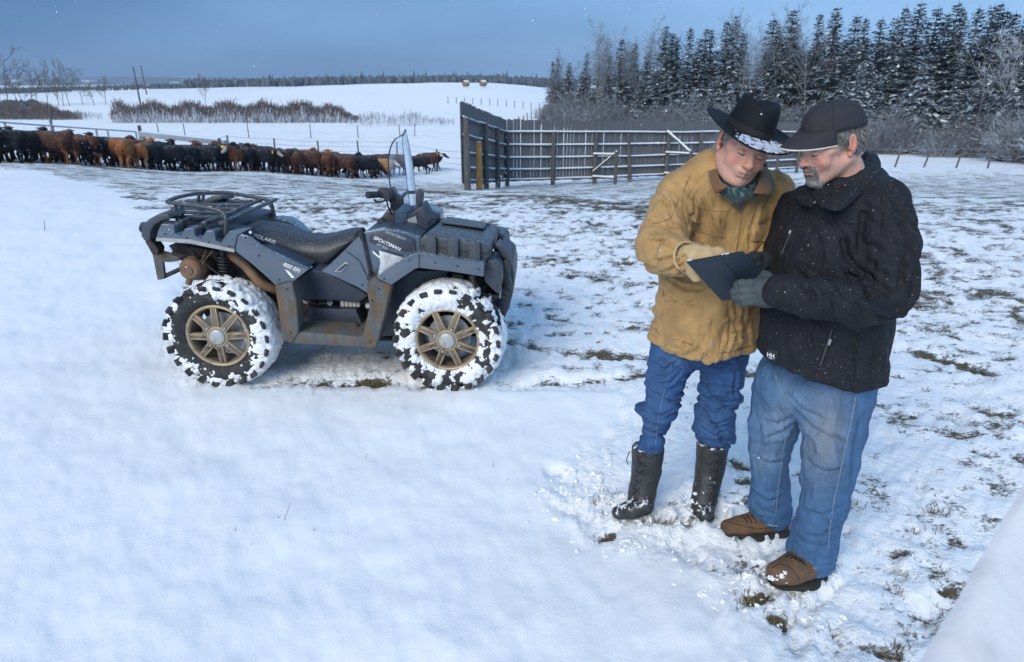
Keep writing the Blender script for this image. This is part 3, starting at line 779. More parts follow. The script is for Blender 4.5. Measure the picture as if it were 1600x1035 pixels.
# willow thickets
def thicket(label, x0, x1, yb, ytop, n, seed, top, low, thin=None, frac=0.55):
    rs = np.random.RandomState(seed); V = []; F = []; K = []; m = 0
    gx = np.linspace(x0, x1, 30); gy = np.linspace(-6, 2, 5); grid = np.array([[on(a, yb + b) for b in gy] for a in gx])
    for s in range(n):
        x = rs.uniform(x0, x1); u = (x - x0) / (x1 - x0) * 29; v = rs.uniform(0, 4); iu, iv = min(int(u), 28), min(int(v), 3); u -= iu; v -= iv
        p = (grid[iu, iv] * (1 - u) + grid[iu + 1, iv] * u) * (1 - v) + (grid[iu, iv + 1] * (1 - u) + grid[iu + 1, iv + 1] * u) * v
        edge = min(1, (x - x0) / 18 + 0.35, (x1 - x) / 60 + 0.2); Y = p[1]
        h = (EYE - elev(ytop + rs.uniform(0, 7)) * Y - p[2]) * edge * (0.86 + 0.16 * math.sin(x * 0.11) + 0.08 * math.sin(x * 0.37)) * rs.uniform(0.6, 1.08)
        h = max(h, 0.5); d = np.array([rs.randn() * 0.16, rs.randn() * 0.16, 1]); side = np.array([1, rs.randn() * 0.5, 0]) * rs.uniform(0.014, 0.035)
        seg = 4
        for i in range(seg):
            b = p + (d + rs.randn(3) * [0.16, 0.16, 0]) * h / seg
            V += [p - side, p + side, b + side * 0.8, b - side * 0.8]; F.append((m, m + 1, m + 2, m + 3)); m += 4
            K.append(0 if (i + rs.rand() * 1.2) / seg > frac else (1 if rs.rand() < 0.75 else 0)); p = b
    o = link('willow_thicket', new_mesh('willow_thicket', np.array(V), np.array(F), False, [top, low], K)); tag(o, label, 'thicket', None, 'stuff')
thicket('dense red-brown willow thicket on the left edge of the pasture', -30, 128, 186, 158, 3400, 71, M_WILLOW, M_TWIG2, frac=0.45)
thicket('long red-brown willow thicket frosted white at its foot behind the cattle', 176, 560, 191, 156, 9000, 72, M_WILLOW, M_HOAR, frac=0.66)
thicket('sparse frosted weeds trailing off to the right of the long willow thicket', 540, 710, 196, 172, 380, 73, M_TWIG, M_HOAR)
thicket('thin frosted weeds between the two willow thickets', 112, 160, 186, 166, 160, 74, M_TWIG, M_HOAR)
0 and thicket('dry brown grass verge under the wood edge', 1345, 1640, 247, 240, 1500, 75, M_GRASS, M_HOAR, frac=0.35)

# round hay bales on the far field
M_HAY = mat('hay', (0.20, 0.13, 0.07), 0.95, 0.3, 3, bump=0.02, bscale=20, snow=0.9, snow_scale=3)
for x, lab in ((728, 'dark round hay bale on the far field, the left one of two'), (755, 'dark round hay bale on the far field, the right one of two')):
    b = MB(); p = stand(x, 235); n = 20
    rings = [[(sx, 1.15 * rr * math.cos(6.2832 * k / n), 0.95 * rr * math.sin(6.2832 * k / n)) for k in range(n)] for sx, rr in ((-.85, .0), (-.85, .92), (-.7, 1), (.7, 1), (.85, .92), (.85, 0))]
    b.loft(rings, caps=False); o = b.build('hay_bale', M_HAY, None, True); o.location = p + Vector((0, 0, 0.85)); o.rotation_euler = (0, 0, 0.5); tag(o, lab, 'hay bale', 'round hay bales on the far field')

# leaning utility poles and the pole behind the pen
M_POLE = mat('pole_wood', (0.09, 0.08, 0.075), 0.9, 0.25, 4)
for (xb, yb, xt, yt, Y, r_, lab) in [(220, 165, 208, 105, 130, .16, 'leaning wooden pole, the nearer and left of two beyond the willows'),
                                 (229, 146, 220, 103, 175, .16, 'leaning wooden pole, the farther and right of two beyond the willows'),
                                 (80, 212, 78, 165, 42, .07, 'dark upright post standing behind the pipe fence')]:
    b = MB(); a = at(xb, yb, Y); t = at(xt, yt, Y); a.z -= 0.3; b.tube([a, (a + t) / 2, t], [r_, r_ * .9, r_ * .75], 8)
    b.tube([t, t + Vector((0, 0, .06))], [r_ * .8, r_ * .5], 8); o = b.build('utility_pole' if Y > 100 else 'post', M_POLE, None, True); tag(o, lab, 'pole' if Y > 100 else 'post')

# ---------------------------------------------------------------- fences
M_BOARD = mat('weathered_boards', (0.125, 0.124, 0.128), 0.85, 0.35, 2.2, bump=0.004, bscale=30, stretch=(6, 6, 0.7), col2=(0.055, 0.052, 0.052), c2scale=1.5)
M_POST = mat('weathered_posts', (0.080, 0.079, 0.078), 0.85, 0.35, 3, bump=0.004, bscale=25, stretch=(5, 5, 0.8), snow=0.9, snow_scale=6)
M_YPOST = mat('yellowed_post', (0.26, 0.16, 0.045), 0.85, 0.3, 3, stretch=(5, 5, 0.8), col2=(0.09, 0.08, 0.06), c2scale=4, snow=1)
M_RAILSNOW = mat('snow_cap', (0.78, 0.8, 0.84), 0.8, 0.05, 5)
def xyz_on_line(x, A, B):
    """point on ground line A-B (2D) seen in photo column x"""
    lo, hi = -0.3, 1.3
    f = lambda s: (A[0] + (B[0] - A[0]) * s, A[1] + (B[1] - A[1]) * s)
    for _ in range(40):
        s = (lo + hi) / 2; X, Y = f(s); z = gz(X, Y); c = math.cos(PITCH) * Y - math.sin(PITCH) * (z - EYE)
        if 800 + FPX * X / c < x: lo = s
        else: hi = s
    X, Y = f(s); return Vector((X, Y, gz(X, Y)))
wb = empty('windbreak_fence', stand(789, 29.5)); W0 = wb.location.copy()
tag(wb, 'tall slatted wooden windbreak fence with snowy rails across the pasture', 'fence')
L0 = stand(723, 20.5); C0 = stand(789, 29.5); R0 = stand(1262, 41.5)
board = MB(); board.box((0, 0, 0.5), (0.157, 0.022, 1.0)); bme = new_mesh('board', np.array(board.v), board.f, False, [M_BOARD])
def panel(A, B, topA, topB, spacing, posts, lean={}, ypost=()):
    A2, B2 = Vector(A[:2]), Vector(B[:2]); Ln = (B2 - A2).length; d = (B2 - A2) / Ln; ang = math.atan2(d.y, d.x); n = int(Ln / spacing)
    nrm = Vector((d.y, -d.x)); 
    if nrm.y > 0: nrm = -nrm
    zt = lambda s: topA + (topB - topA) * s
    zg = lambda s: gz(A2.x + (B2.x - A2.x) * s, A2.y + (B2.y - A2.y) * s)
    for i in range(n + 1):
        s = i / n; q = A2 + d * Ln * s; top = zt(s) + rnd.uniform(-.03, .03); bot = zg(s) + 0.22 + rnd.uniform(-.03, .05)
        o = link('board', bme, wb); o.location = Vector((q.x, q.y, bot)) - W0; o.scale = (rnd.uniform(.93, 1.08), 1, top - bot); o.rotation_euler = (0, rnd.uniform(-.012, .012), ang)
    for fr in (.19, .39, .59, .77, .93):
        r = MB(); sn = MB(); m = 12
        pts = []
        for i in range(m + 1):
            s = i / m; q = A2 + d * Ln * s + nrm * 0.06; z = zt(s) + (zg(s) + 0.1 - zt(s)) * fr; pts.append(Vector((q.x, q.y, z + rnd.uniform(-.015, .015))) - W0)
        r.tube(pts, .048, 6); r.build('rail', M_POST, wb, True)
        sn.tube([p + Vector((0, 0, .05)) + Vector((nrm.x, nrm.y, 0)) * .01 for p in pts], [.028 * rnd.uniform(.4, 1.3) for _ in pts], 6); sn.build('rail_snow', M_RAILSNOW, wb, True)
    for j, x in enumerate(posts):
        b3 = xyz_on_line(x, A2, B2); s = (Vector(b3[:2]) - A2).length / Ln; q = Vector(b3[:2]) + nrm * 0.17; z0 = gz(q.x, q.y)
        zt_ = zt(s) + (z0 - zt(s)) * .17; l = lean.get(x, 0)
        if x in ypost: zt_ = z0 + 1.45; q = q + nrm * .25
        b = MB(); b.tube([Vector((q.x, q.y, z0 - .3)) - W0, Vector((q.x + l * .5, q.y, (z0 + zt_) / 2)) - W0, Vector((q.x + l, q.y, zt_)) - W0], [.1, .095, .085], 8)
        b.build('post', M_YPOST if x in ypost else M_POST, wb, True)
tL = at(720, 158, 20.5).z; tC = at(789, 187, 29.5).z; tR = at(1262, 192, 41.5).z
panel(L0, C0, tL, tC, .165, [722, 728, 752, 771], ypost=(728,))
panel(C0, R0, tC, tR, .178, [789, 860, 925, 981, 1036, 1086, 1135, 1182, 1240], lean={981: -.25})
for x, dx, h in ((925, 36, 1.4), (1036, 40, 2.0), (1182, 30, 1.8)):       # side props that brace the posts
    p = xyz_on_line(x, C0[:2], R0[:2]); q = stand(800 + (x - 800) + dx, p.y - 1.6); q.z = gz(q.x, q.y)
    b = MB(); b.tube([q - W0 + Vector((0, 0, -.2)), q - W0 + Vector((0, 0, 1.45))], .075, 8); b.build('post', M_POST, wb, True)
    b = MB(); top = Vector((p.x, p.y - .2, p.z + (2.35 if x != 925 else .55)))
    b.tube([top - W0, q + Vector((0, 0, 1.35 if x != 925 else 1.4)) - W0], .05, 6); b.build('brace', M_POST, wb, True)
    b = MB(); b.tube([top - W0 + Vector((0, 0, .06)), q + Vector((0, 0, 1.41 if x != 925 else 1.46)) - W0], .035, 6); b.build('rail_snow', M_RAILSNOW, wb, True)
    for hz in (.35, 1.35):
        b = MB(); b.tube([Vector((p.x, p.y - .2, p.z + hz)) - W0, q + Vector((0, 0, hz - .05)) - W0], .05, 6); b.build('rail', M_POST, wb, True)
        b = MB(); b.tube([Vector((p.x, p.y - .2, p.z + hz + .055)) - W0, q + Vector((0, 0, hz + .005)) - W0], .03, 6); b.build('rail_snow', M_RAILSNOW, wb, True)

def wire_fence(name, label, pts, h, lean, nw, m, r=.055, wr=.006, postname='post'):
    root = empty(name, pts[len(pts) // 2]); O = root.location.copy(); tag(root, label, 'fence'); tops = []
    for p in pts:
        l = rnd.uniform(*lean); t = p + Vector((l, rnd.uniform(-.05, .05), h * rnd.uniform(.93, 1.06))); tops.append(t)
        b = MB(); b.tube([p - O - Vector((0, 0, .3)), (p + t) / 2 - O, t - O], [r, r * .95, r * .85], 7); b.build(postname, m, root, True)
    for k in range(nw):
        f = (k + .8) / nw; pp = []
        for i in range(len(pts) - 1):
            a = pts[i].lerp(tops[i], f); b_ = pts[i + 1].lerp(tops[i + 1], f)
            pp += [a - O, (a + b_) / 2 - O - Vector((0, 0, .03))]
        pp.append(pts[-1].lerp(tops[-1], f) - O)
        b = MB(); b.tube(pp, wr, 3, cap=False); b.build('wire', m, root)
    return root
wire_fence('wire_fence', 'wire fence with leaning wooden posts below the wood at right',
           [stand(x, Y) for x, Y in ((1290, 47), (1345, 47), (1397, 46.5), (1442, 46), (1493, 45), (1543, 44), (1601, 43), (1660, 42), (1720, 41))], 1.25, (.05, .42), 3, M_POST, .06)
wire_fence('wire_fence', 'barbed wire fence on wooden posts behind the right end of the herd',
           [stand(x, Y) for x, Y in ((330, 47), (360, 50), (431, 53), (499, 55), (561, 56.5), (621, 57), (683, 49), (728, 44), (775, 42))], 1.5, (-.03, .03), 4, M_POST, .07, .010)
wire_fence('wire_fence', 'small fence of thin posts in the snow field between herd and thicket',
           [stand(x, Y) for x, Y in ((250, 72), (290, 74), (389, 76), (486, 78), (560, 80), (625, 82), (648, 84))], 1.5, (-.08, .08), 2, M_POST, .05, .004)
wire_fence('wire_fence', 'distant line of fence posts crossing the snow slope left of the wood',
           [stand(x, Y) for x, Y in zip(range(700, 860, 13), np.linspace(165, 150, 13))], 1.5, (-.08, .08), 1, M_POST, .08, .008)
wire_fence('wire_fence', 'row of fence posts climbing the slope behind the windbreak corner',
           [stand(x, Y) for x, Y in zip(np.linspace(798, 850, 9), np.linspace(84, 140, 9))], 1.6, (-.08, .08), 1, M_POST, .08, .008)
# steel pipe fence and feed bunk behind the herd on the left
M_STEEL = mat('galvanised_pipe', (0.33, 0.36, 0.39), 0.5, 0.15, 5, metallic=0.3, snow=0.8, snow_scale=8)
pf = empty('pipe_fence', stand(80, 38)); O = pf.location.copy(); tag(pf, 'pale steel pipe fence with two rails behind the herd at far left', 'fence')
Ya, Yb = 36, 41
def pfp(x, y): return at(x, y, Ya + (Yb - Ya) * x / 215) - O
for y0, y1 in ((191, 206), (205, 217)):
    b = MB(); b.tube([pfp(-40, y0 - 3), pfp(80, y0 + 6), pfp(212, y1)], .045, 8); b.build('rail', M_STEEL, pf, True)
for x, yt in ((-20, 190), (7, 192), (77, 186), (82, 197), (150, 203), (168, 205), (212, 206)):
    t = pfp(x, yt); b = MB(); q = t + O; g_ = gz(q.x, q.y); b.tube([t, Vector((t.x, t.y, g_ - O.z - .1))], .05, 8); b.build('post', M_STEEL, pf, True)
M_BUNK = mat('feed_bunk', (0.30, 0.33, 0.36), 0.8, 0.1, 2, snow=0.8, snow_scale=5)
b = MB(); A_, B_ = at(218, 210, 41), at(352, 224, 42.5)
n_ = Vector((0, 1, 0)); rings = []
for p in (A_, B_): rings.append([p + Vector((0, -.15, -.12)), p + Vector((0, -.15, .16)), p + Vector((0, .45, .16)), p + Vector((0, .45, -.12))])
b.loft(rings)
o = b.build('feed_bunk', M_BUNK, None, False, .02); 
b = MB(); 
for s in (.02, .35, .68, .98):
    p = A_.lerp(B_, s); z_ = gz(p.x, p.y); b = MB(); b.box(((p.x), p.y + .15, (p.z - .12 + z_) / 2), (.12, .4, p.z - .12 - z_)); q = b.build('support', M_BUNK, None, False, .01); q.parent = o
tag(o, 'long pale feed bunk beam raised behind the herd', 'feed bunk')
for x, y, lab in ((217, 196, 'dark wooden post between pipe fence and feed bunk'), (342, 216, 'short dark post at the right end of the feed bunk')):
    t = at(x, y, 41.3); b = MB(); b.tube([Vector((t.x, t.y, gz(t.x, t.y) - .1)), t], [.11, .1], 8); o = b.build('post', M_POST, None, True); tag(o, lab, 'post')
# ---------------------------------------------------------------- air
hz_ = MB(); hz_.box((0, 900, 18), (3800, 2400, 76)); hzm = bpy.data.materials.new('haze'); hzm.use_nodes = True
hN = hzm.node_tree.nodes; hN.remove(hN['Principled BSDF']); pv = hN.new('ShaderNodeVolumePrincipled'); pv.inputs['Density'].default_value = .00035
pv.inputs['Color'].default_value = (.72, .85, 1, 1); pv.inputs['Anisotropy'].default_value = .2
hzm.node_tree.links.new(pv.outputs[0], hN['Material Output'].inputs['Volume'])
ho = hz_.build('haze', hzm); tag(ho, 'thin blue dusk haze over the far fields', kind='stuff')
# ---------------------------------------------------------------- the herd
def cow_mesh(name, head, m, seed=0, white_face=False, step=0.06):
    """stands at the origin facing +x, withers about 1.33 m"""
    s = SDF((-1.25, -.45, -.03), (1.5, .45, 1.65), .033)
    E = s.ell; C = s.cap; k = .09
    E((0.0, 0, .98), (.68, .31, .36), k); E((.42, 0, 1.0), (.34, .26, .36), k); E((-.48, 0, 1.03), (.36, .29, .33), k)
    E((.05, 0, .80), (.55, .28, .24), k); E((-.62, 0, 1.12), (.22, .24, .20), k); E((.30, 0, 1.24), (.3, .12, .10), k)
    C((-.35, 0, 1.27), (.3, 0, 1.28), .07, .07, k); C((.55, 0, .72), (.7, 0, .95), .10, .12, k)
    hx, hz = head
    C((.52, 0, 1.10), (hx - .18, 0, hz + .03), .21, .14, k)
    fx = .30; fz = -.16 if hz > .9 else -.30
    C((hx - .14, 0, hz + .04), (hx + fx - .10, 0, hz + fz), .125, .075, .04); E((hx + fx - .08, 0, hz + fz), (.075, .075, .065), .03)
    E((hx - .10, 0, hz + .08), (.12, .115, .10), .03)
    for sy in (-1, 1):
        C((hx - .17, sy * .09, hz + .10), (hx - .22, sy * .27, hz + .10), .045, .03, .02)
        C((.47, sy * .19, .82), (.48 + step, sy * .17, .48), .12, .065, .05); C((.48 + step, sy * .17, .48), (.46 + step * 1.5 * sy, sy * .16, .08), .055, .042, .02)
        C((.46 + step * 1.5 * sy, sy * .16, .08), (.49 + step * 1.5 * sy, sy * .16, .03), .055, .06, .02)
        C((-.58, sy * .18, .95), (-.50, sy * .19, .62), .18, .10, .06); C((-.50, sy * .19, .62), (-.70 - step * sy, sy * .17, .46), .09, .06, .03)
        C((-.70 - step * sy, sy * .17, .46), (-.63 - step * sy, sy * .16, .08), .055, .042, .02); C((-.63 - step * sy, sy * .16, .08), (-.59 - step * sy, sy * .16, .03), .055, .06, .02)
    C((-.82, 0, 1.18), (-.90, .01, .85), .035, .03, .03); C((-.90, .01, .85), (-.88, .02, .50), .028, .022, .01); E((-.88, .02, .45), (.045, .045, .10), .02)
    V, Q = s.mesh(); N = vnormals(V, Q); V = V + N * ((fbm(V * 9, 3, seed) - .5) * .022)[:, None]
    V = relax(V, Q, 1, .4)
    return V, Q
def cow_col(V, base, head, wf=0.0, legs=None, belly=1.0):
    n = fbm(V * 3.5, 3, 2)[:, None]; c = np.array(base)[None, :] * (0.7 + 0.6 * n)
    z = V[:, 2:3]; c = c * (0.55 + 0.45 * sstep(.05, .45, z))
    if legs is not None:
        t = (1 - sstep(.35, .7, z)); c = c * (1 - t) + np.array(legs)[None, :] * t
    if wf:
        t = sstep(head[0] - .08, head[0] + .04, V[:, 0:1]) * wf; c = c * (1 - t) + np.array([[.55, .52, .46]]) * t
    return c
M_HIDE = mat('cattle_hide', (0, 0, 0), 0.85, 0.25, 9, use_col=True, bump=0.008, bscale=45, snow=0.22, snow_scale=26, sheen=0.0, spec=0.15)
HU, HD, HM = (1.02, 1.34), (1.06, .62), (1.05, 1.12)
shapes = {'up': cow_mesh('cow', HU, None, 0), 'down': cow_mesh('cow', HD, None, 1, step=.1), 'mid': cow_mesh('cow', HM, None, 2, step=-.07)}
heads = {'up': HU, 'down': HD, 'mid': HM}
BLACK, REDB, BROWN, ORANGE, TAN = (.010, .011, .016), (.095, .036, .020), (.060, .028, .020), (.20, .075, .026), (.28, .17, .085)
_cm = {}
def cow_me(sh, base, wf=0, legs=None):
    key = (sh, base, wf, legs)
    if key not in _cm:
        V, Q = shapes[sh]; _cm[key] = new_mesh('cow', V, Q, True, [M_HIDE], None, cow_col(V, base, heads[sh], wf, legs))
    return _cm[key]
tagm = MB(); tagm.box((0, 0, 0), (.012, .09, .10)); 
M_YTAG = mat('yellow_tag', (.85, .72, .03), .5, 0); M_OTAG = mat('orange_tag', (.9, .13, .03), .5, 0)
ytag = new_mesh('ear_tag', np.array(tagm.v), tagm.f, False, [M_YTAG]); otag = new_mesh('ear_tag', np.array(tagm.v), tagm.f, False, [M_OTAG])
def front(x):   # distance of the front rank and foot row in the photo
    return float(np.interp(x, [-40, 0, 100, 210, 340, 420, 500, 600, 640, 660], [28, 28.5, 30, 32, 35, 36.5, 38, 41, 46, 47]))
def cow(x, dY, rot, sh, base, scale, label, group=None, wf=0, legs=None, ear=None):
    p = stand(x, front(x) + dY); o = link('cow', cow_me(sh, base, wf, legs), None, p); o.rotation_euler = (0, 0, math.radians(rot)); o.scale = (scale,) * 3
    o.location.z = surf_z(p.x, p.y) - .04
    tag(o, label, 'cow', group)
    if ear:
        t = link('ear_tag', ytag if ear == 'y' else otag, o); hx, hz = heads[sh]; t.location = (hx - .17, -.30 if math.cos(math.radians(rot)) > -2 else .3, hz + .06); t.rotation_euler = (0, 0, math.radians(20))
        t.scale = (1.6, 1.6, 1.6)
BK = 'black cow, one of the closely packed black cattle in the herd'
# (photo column, extra distance, heading: 0 right, 90 away, 180 left, 270 towards us)
specials = [
    (92, 0, 172, 'mid', BROWN, 1.02, 'dark brown cow standing side-on, largest at the front left of the herd', 0, ORANGE, None),
    (128, .2, 205, 'down', REDB, .95, 'reddish cow with paler legs just right of the big dark brown cow', 0, ORANGE, None),
    (188, .3, 160, 'mid', ORANGE, .98, 'orange-brown cow, left one of the orange pair in the front rank', 0, ORANGE, None),
    (205, 0, 100, 'mid', (.22, .085, .03), .97, 'orange-brown cow seen from behind in the front rank', 0, (.24, .12, .06), None),
    (232, .2, 95, 'up', (.24, .10, .035), .94, 'paler orange cow with light legs at the right of the orange pair', 0, (.3, .18, .1), None),
    (18, 0, 180, 'mid', BLACK, 1.0, 'black cow with an orange ear tag at the far left', 0, None, 'o'),
    (377, .1, 250, 'up', REDB, .92, 'red-brown cow with a yellow ear tag turned towards the camera', .6, ORANGE, 'y'),
    (415, 0, 340, 'mid', BLACK, .93, 'black cow with a yellow ear tag and a white-streaked face', .5, None, 'y'),
    (598, 0, 345, 'mid', TAN, .86, 'pale tan cow with a white face and orange ear tag behind the windshield', .95, None, 'o'),
    (668, 1.5, 355, 'up', BROWN, .92, 'dark brown cow with a pale white face at the right end of the herd', .95, None, 'y'),
    (655, -1.2, 175, 'mid', BLACK, .88, 'small black cow side-on at the right end, before the pale-faced one', 0, None, None),
    (676, 3.2, 10, 'mid', BLACK, .92, 'black cow standing last at the far right end of the herd', 0, None, None),
    (468, 0, 100, 'mid', BROWN, .93, 'dark reddish cow seen from behind, third of the brown ones mid-herd', 0, None, None),
    (535, -.2, 170, 'down', BROWN, .95, 'stocky dark reddish cow standing square left of the windshield', 0, None, None)]
for a in specials: cow(a[0], a[1], a[2], a[3], a[4], a[5], a[6], None, a[7], a[8], a[9])
rows = [  # front rank
    (-24, 0, 20, 'mid', BLACK), (40, .4, 8, 'down', BLACK), (60, .8, 190, 'mid', BLACK), (152, .3, 92, 'mid', BLACK), (168, .6, 15, 'down', BLACK),
    (252, .2, 80, 'mid', BLACK), (268, 0, 15, 'down', BLACK), (288, .3, 195, 'mid', BLACK), (305, .1, 75, 'mid', BLACK), (322, .0, 185, 'down', BLACK), (345, .2, 20, 'mid', BLACK),
    (360, .5, 100, 'mid', BLACK), (398, .4, 85, 'mid', BLACK), (436, .1, 120, 'mid', BLACK), (452, .3, 95, 'mid', BROWN), (484, .2, 15, 'down', BROWN), (500, .3, 170, 'mid', REDB),
    (517, .1, 70, 'mid', BROWN), (556, .2, 60, 'mid', BLACK), (572, 0, 20, 'down', BLACK), (612, .5, 100, 'mid', BROWN)]
for i, (x, dY, rot, sh, c) in enumerate(rows):
    cow(x, dY, rot + rnd.uniform(-8, 8), sh, c, rnd.uniform(.9, 1.0), ('black cow' if c == BLACK else 'dark reddish cow') + (' with its head down' if sh == 'down' else '') + f' packed in the front rank, {ORD(i + 1)} such from left',
        'black cattle packed in the herd' if c == BLACK else 'reddish-brown cattle packed in the herd')
for rank, (d0, n) in enumerate([(1.5, 26), (3.2, 26), (5.0, 22)]):
    for j in range(n):
        x = -30 + (660 if rank < 2 else 640) * (j + rnd.uniform(.2, .8)) / n
        c = rnd.choice([BLACK, BLACK, BLACK, REDB, BROWN] if x < 440 else [BLACK, BROWN, REDB, BLACK, ORANGE])
        if x > 625: continue
        cow(x, d0 + rnd.uniform(-.4, .4), rnd.choice([0, 180, 90, 175, 5, 100, 270]) + rnd.uniform(-15, 15), rnd.choice(['mid', 'mid', 'up', 'down']), c, rnd.uniform(.9, 1.0),
            'black cow in the rear ranks of the herd, its back just showing' if c == BLACK else 'brown cow in the rear ranks of the herd, its back just showing',
            'black cattle in the rear ranks' if c == BLACK else 'brown cattle in the rear ranks')
# ---------------------------------------------------------------- the quad bike
M_PAINT = mat('grey_blue_paint', (0.120, 0.150, 0.190), 0.24, 0.10, 5, metallic=0.55, coat=0.5, col2=(0.15, 0.16, 0.17), c2scale=7, c2pos=(.52, .75), bump=.0006, bscale=90, snow=.30, snow_scale=70)
M_PAINTD = mat('dark_blue_plastic', (0.032, 0.042, 0.062), 0.42, 0.12, 6, col2=(0.06, 0.065, 0.07), c2scale=9, c2pos=(.5, .8), bump=.0006, bscale=120)
M_BLACKP = mat('black_plastic', (0.018, 0.020, 0.024), 0.55, 0.25, 9, col2=(0.05, 0.048, 0.042), c2scale=12, c2pos=(.5, .8), bump=.0008, bscale=150)
M_BOXP = mat('charcoal_box_plastic', (0.042, 0.052, 0.064), 0.42, 0.12, 8, bump=.0008, bscale=140, snow=.20, snow_scale=80)
M_SEATV = mat('seat_vinyl', (0.034, 0.038, 0.046), 0.45, 0.10, 10, bump=.0006, bscale=220, snow=.16, snow_scale=150)
M_MUD = mat('mud_stained_plastic', (0.085, 0.088, 0.088), 0.7, 0.25, 14, col2=(0.12, 0.075, 0.035), c2scale=9, c2pos=(.48, .62), bump=.002, bscale=70, stretch=(1.6, 1.6, .7))
M_TYRE = mat('tyre_rubber', (0.022, 0.023, 0.025), 0.8, 0.25, 18, col2=(0.06, 0.055, 0.048), c2scale=14, bump=.0015, bscale=90)
M_RIM = mat('bronze_rim', (0.36, 0.285, 0.19), 0.45, 0.15, 14, metallic=.35, col2=(0.16, 0.105, 0.055), c2scale=20, c2pos=(.55, .7))
M_RIMD = mat('dull_rim_inner', (0.15, 0.12, 0.095), 0.6, 0.2, 16, col2=(0.05, 0.04, 0.03), c2scale=12)
M_SILV = mat('worn_silver', (0.42, 0.43, 0.43), 0.45, 0.2, 30, metallic=.4, col2=(0.28, 0.26, 0.24), c2scale=30)
M_RUST = mat('rusty_exhaust', (0.20, 0.115, 0.065), 0.65, 0.2, 10, col2=(0.13, 0.085, 0.06), c2scale=8, bump=.001, bscale=80)
M_WHITE = mat('white_print', (0.75, 0.76, 0.78), 0.5, 0)
M_GREYPR = mat('grey_print', (0.35, 0.38, 0.42), 0.5, 0)
M_SNOWL = mat('caked_snow', (0.78, 0.80, 0.82), 0.8, 0.10, 30, bump=.006, bscale=80, col2=(.50, .49, .47), c2scale=22, c2pos=(.56, .74))
M_DARK = mat('dark_machinery', (0.016, 0.016, 0.017), 0.7, 0.4, 20, col2=(0.05, 0.042, 0.03), c2scale=16, bump=.004, bscale=40)
def clear_mat():
    m = bpy.data.materials.new('clear_plastic'); m.use_nodes = True; N, L = m.node_tree.nodes, m.node_tree.links
    N.remove(N['Principled BSDF']); t = N.new('ShaderNodeBsdfTransparent'); t.inputs[0].default_value = (.95, .97, .99, 1)
    g = N.new('ShaderNodeBsdfGlossy'); g.inputs['Roughness'].default_value = .12; g.inputs[0].default_value = (.9, .95, 1, 1)
    d = N.new('ShaderNodeBsdfDiffuse'); d.inputs[0].default_value = (.55, .65, .78, 1)
    tc = N.new('ShaderNodeTexCoord'); nz = N.new('ShaderNodeTexNoise'); nz.inputs['Scale'].default_value = 11; nz.inputs['Detail'].default_value = 6; L.new(tc.outputs['Object'], nz.inputs['Vector'])
    r = N.new('ShaderNodeMapRange'); L.new(nz.outputs['Fac'], r.inputs[0]); r.inputs[1].default_value = .4; r.inputs[2].default_value = .75; r.inputs[3].default_value = .16; r.inputs[4].default_value = .45
    m1 = N.new('ShaderNodeMixShader'); L.new(r.outputs[0], m1.inputs[0]); L.new(t.outputs[0], m1.inputs[1]); L.new(d.outputs[0], m1.inputs[2])
    lw = N.new('ShaderNodeLayerWeight'); lw.inputs[0].default_value = .06
    m2 = N.new('ShaderNodeMixShader'); L.new(lw.outputs['Fresnel'], m2.inputs[0]); L.new(m1.outputs[0], m2.inputs[1]); L.new(g.outputs[0], m2.inputs[2])
    L.new(m2.outputs[0], N['Material Output'].inputs[0]); return m
M_CLEAR = clear_mat()

def flat_on(x, y):
    d = ray(x, y); s = -EYE / d.z; return Vector((d.x * s, d.y * s, 0))
P0, P1 = flat_on(338, 602), flat_on(698, 609)
AU = (P1 - P0).normalized(); AANG = math.atan2(AU.y, AU.x); AN = Vector((-AU.y, AU.x, 0))
atv = empty('quad_bike', P0); atv.rotation_euler = (0, 0, AANG)
tag(atv, 'grey-blue four-wheeled quad bike with snow-caked tyres and clear windshield', 'quad bike')
def A(px, py, w=0.0):
    d = ray(px, py); o = Vector((0, 0, EYE)); t = ((P0 + AN * w) - o).dot(AN) / d.dot(AN); q = o + d * t - P0
    return Vector((q.dot(AU), w, q.z))
AW = 1.22
def slab(name, poly, w0, w1, m, bev=.008, dz=0, dx=0, w_px=None, parent=None, seg=2, xmax=None):
    """panel outlined in the side view at depth w0 and carried back to depth w1"""
    b = MB(); P = [A(x, y, w0 if w_px is None else w_px) for x, y in poly]
    if xmax is not None: P = [Vector((min(p.x, xmax + i_ * .0007), p.y, p.z)) for i_, p in enumerate(P)]
    near = [Vector((p.x, w0, p.z)) for p in P]; far = [Vector((p.x + dx, w1, p.z + dz)) for p in P]
    b.loft([near, far]); return b.build(name, m, parent or atv, False, bev, seg)
def T(name, pts, r, m, n=8, parent=None):
    b = MB(); b.tube([A(*p) for p in pts], r, n); return b.build(name, m, parent or atv, True)
def sub_curve(pts, k=4):
    """Catmull-Rom through points"""
    out = []; P = [Vector(p) for p in pts]; P = [P[0]] + P + [P[-1]]
    for i in range(1, len(P) - 2):
        for j in range(k):
            t = j / k; a, b, c, d = P[i - 1:i + 3]
            out.append(.5 * ((2 * b) + (c - a) * t + (2 * a - 5 * b + 4 * c - d) * t * t + (3 * b - a - 3 * c + d) * t ** 3))
    out.append(P[-2]); return out
def TC(name, pts, r, m, n=8, k=4, parent=None):
    b = MB(); b.tube(sub_curve([A(*p) for p in pts], k), r, n); return b.build(name, m, parent or atv, True)
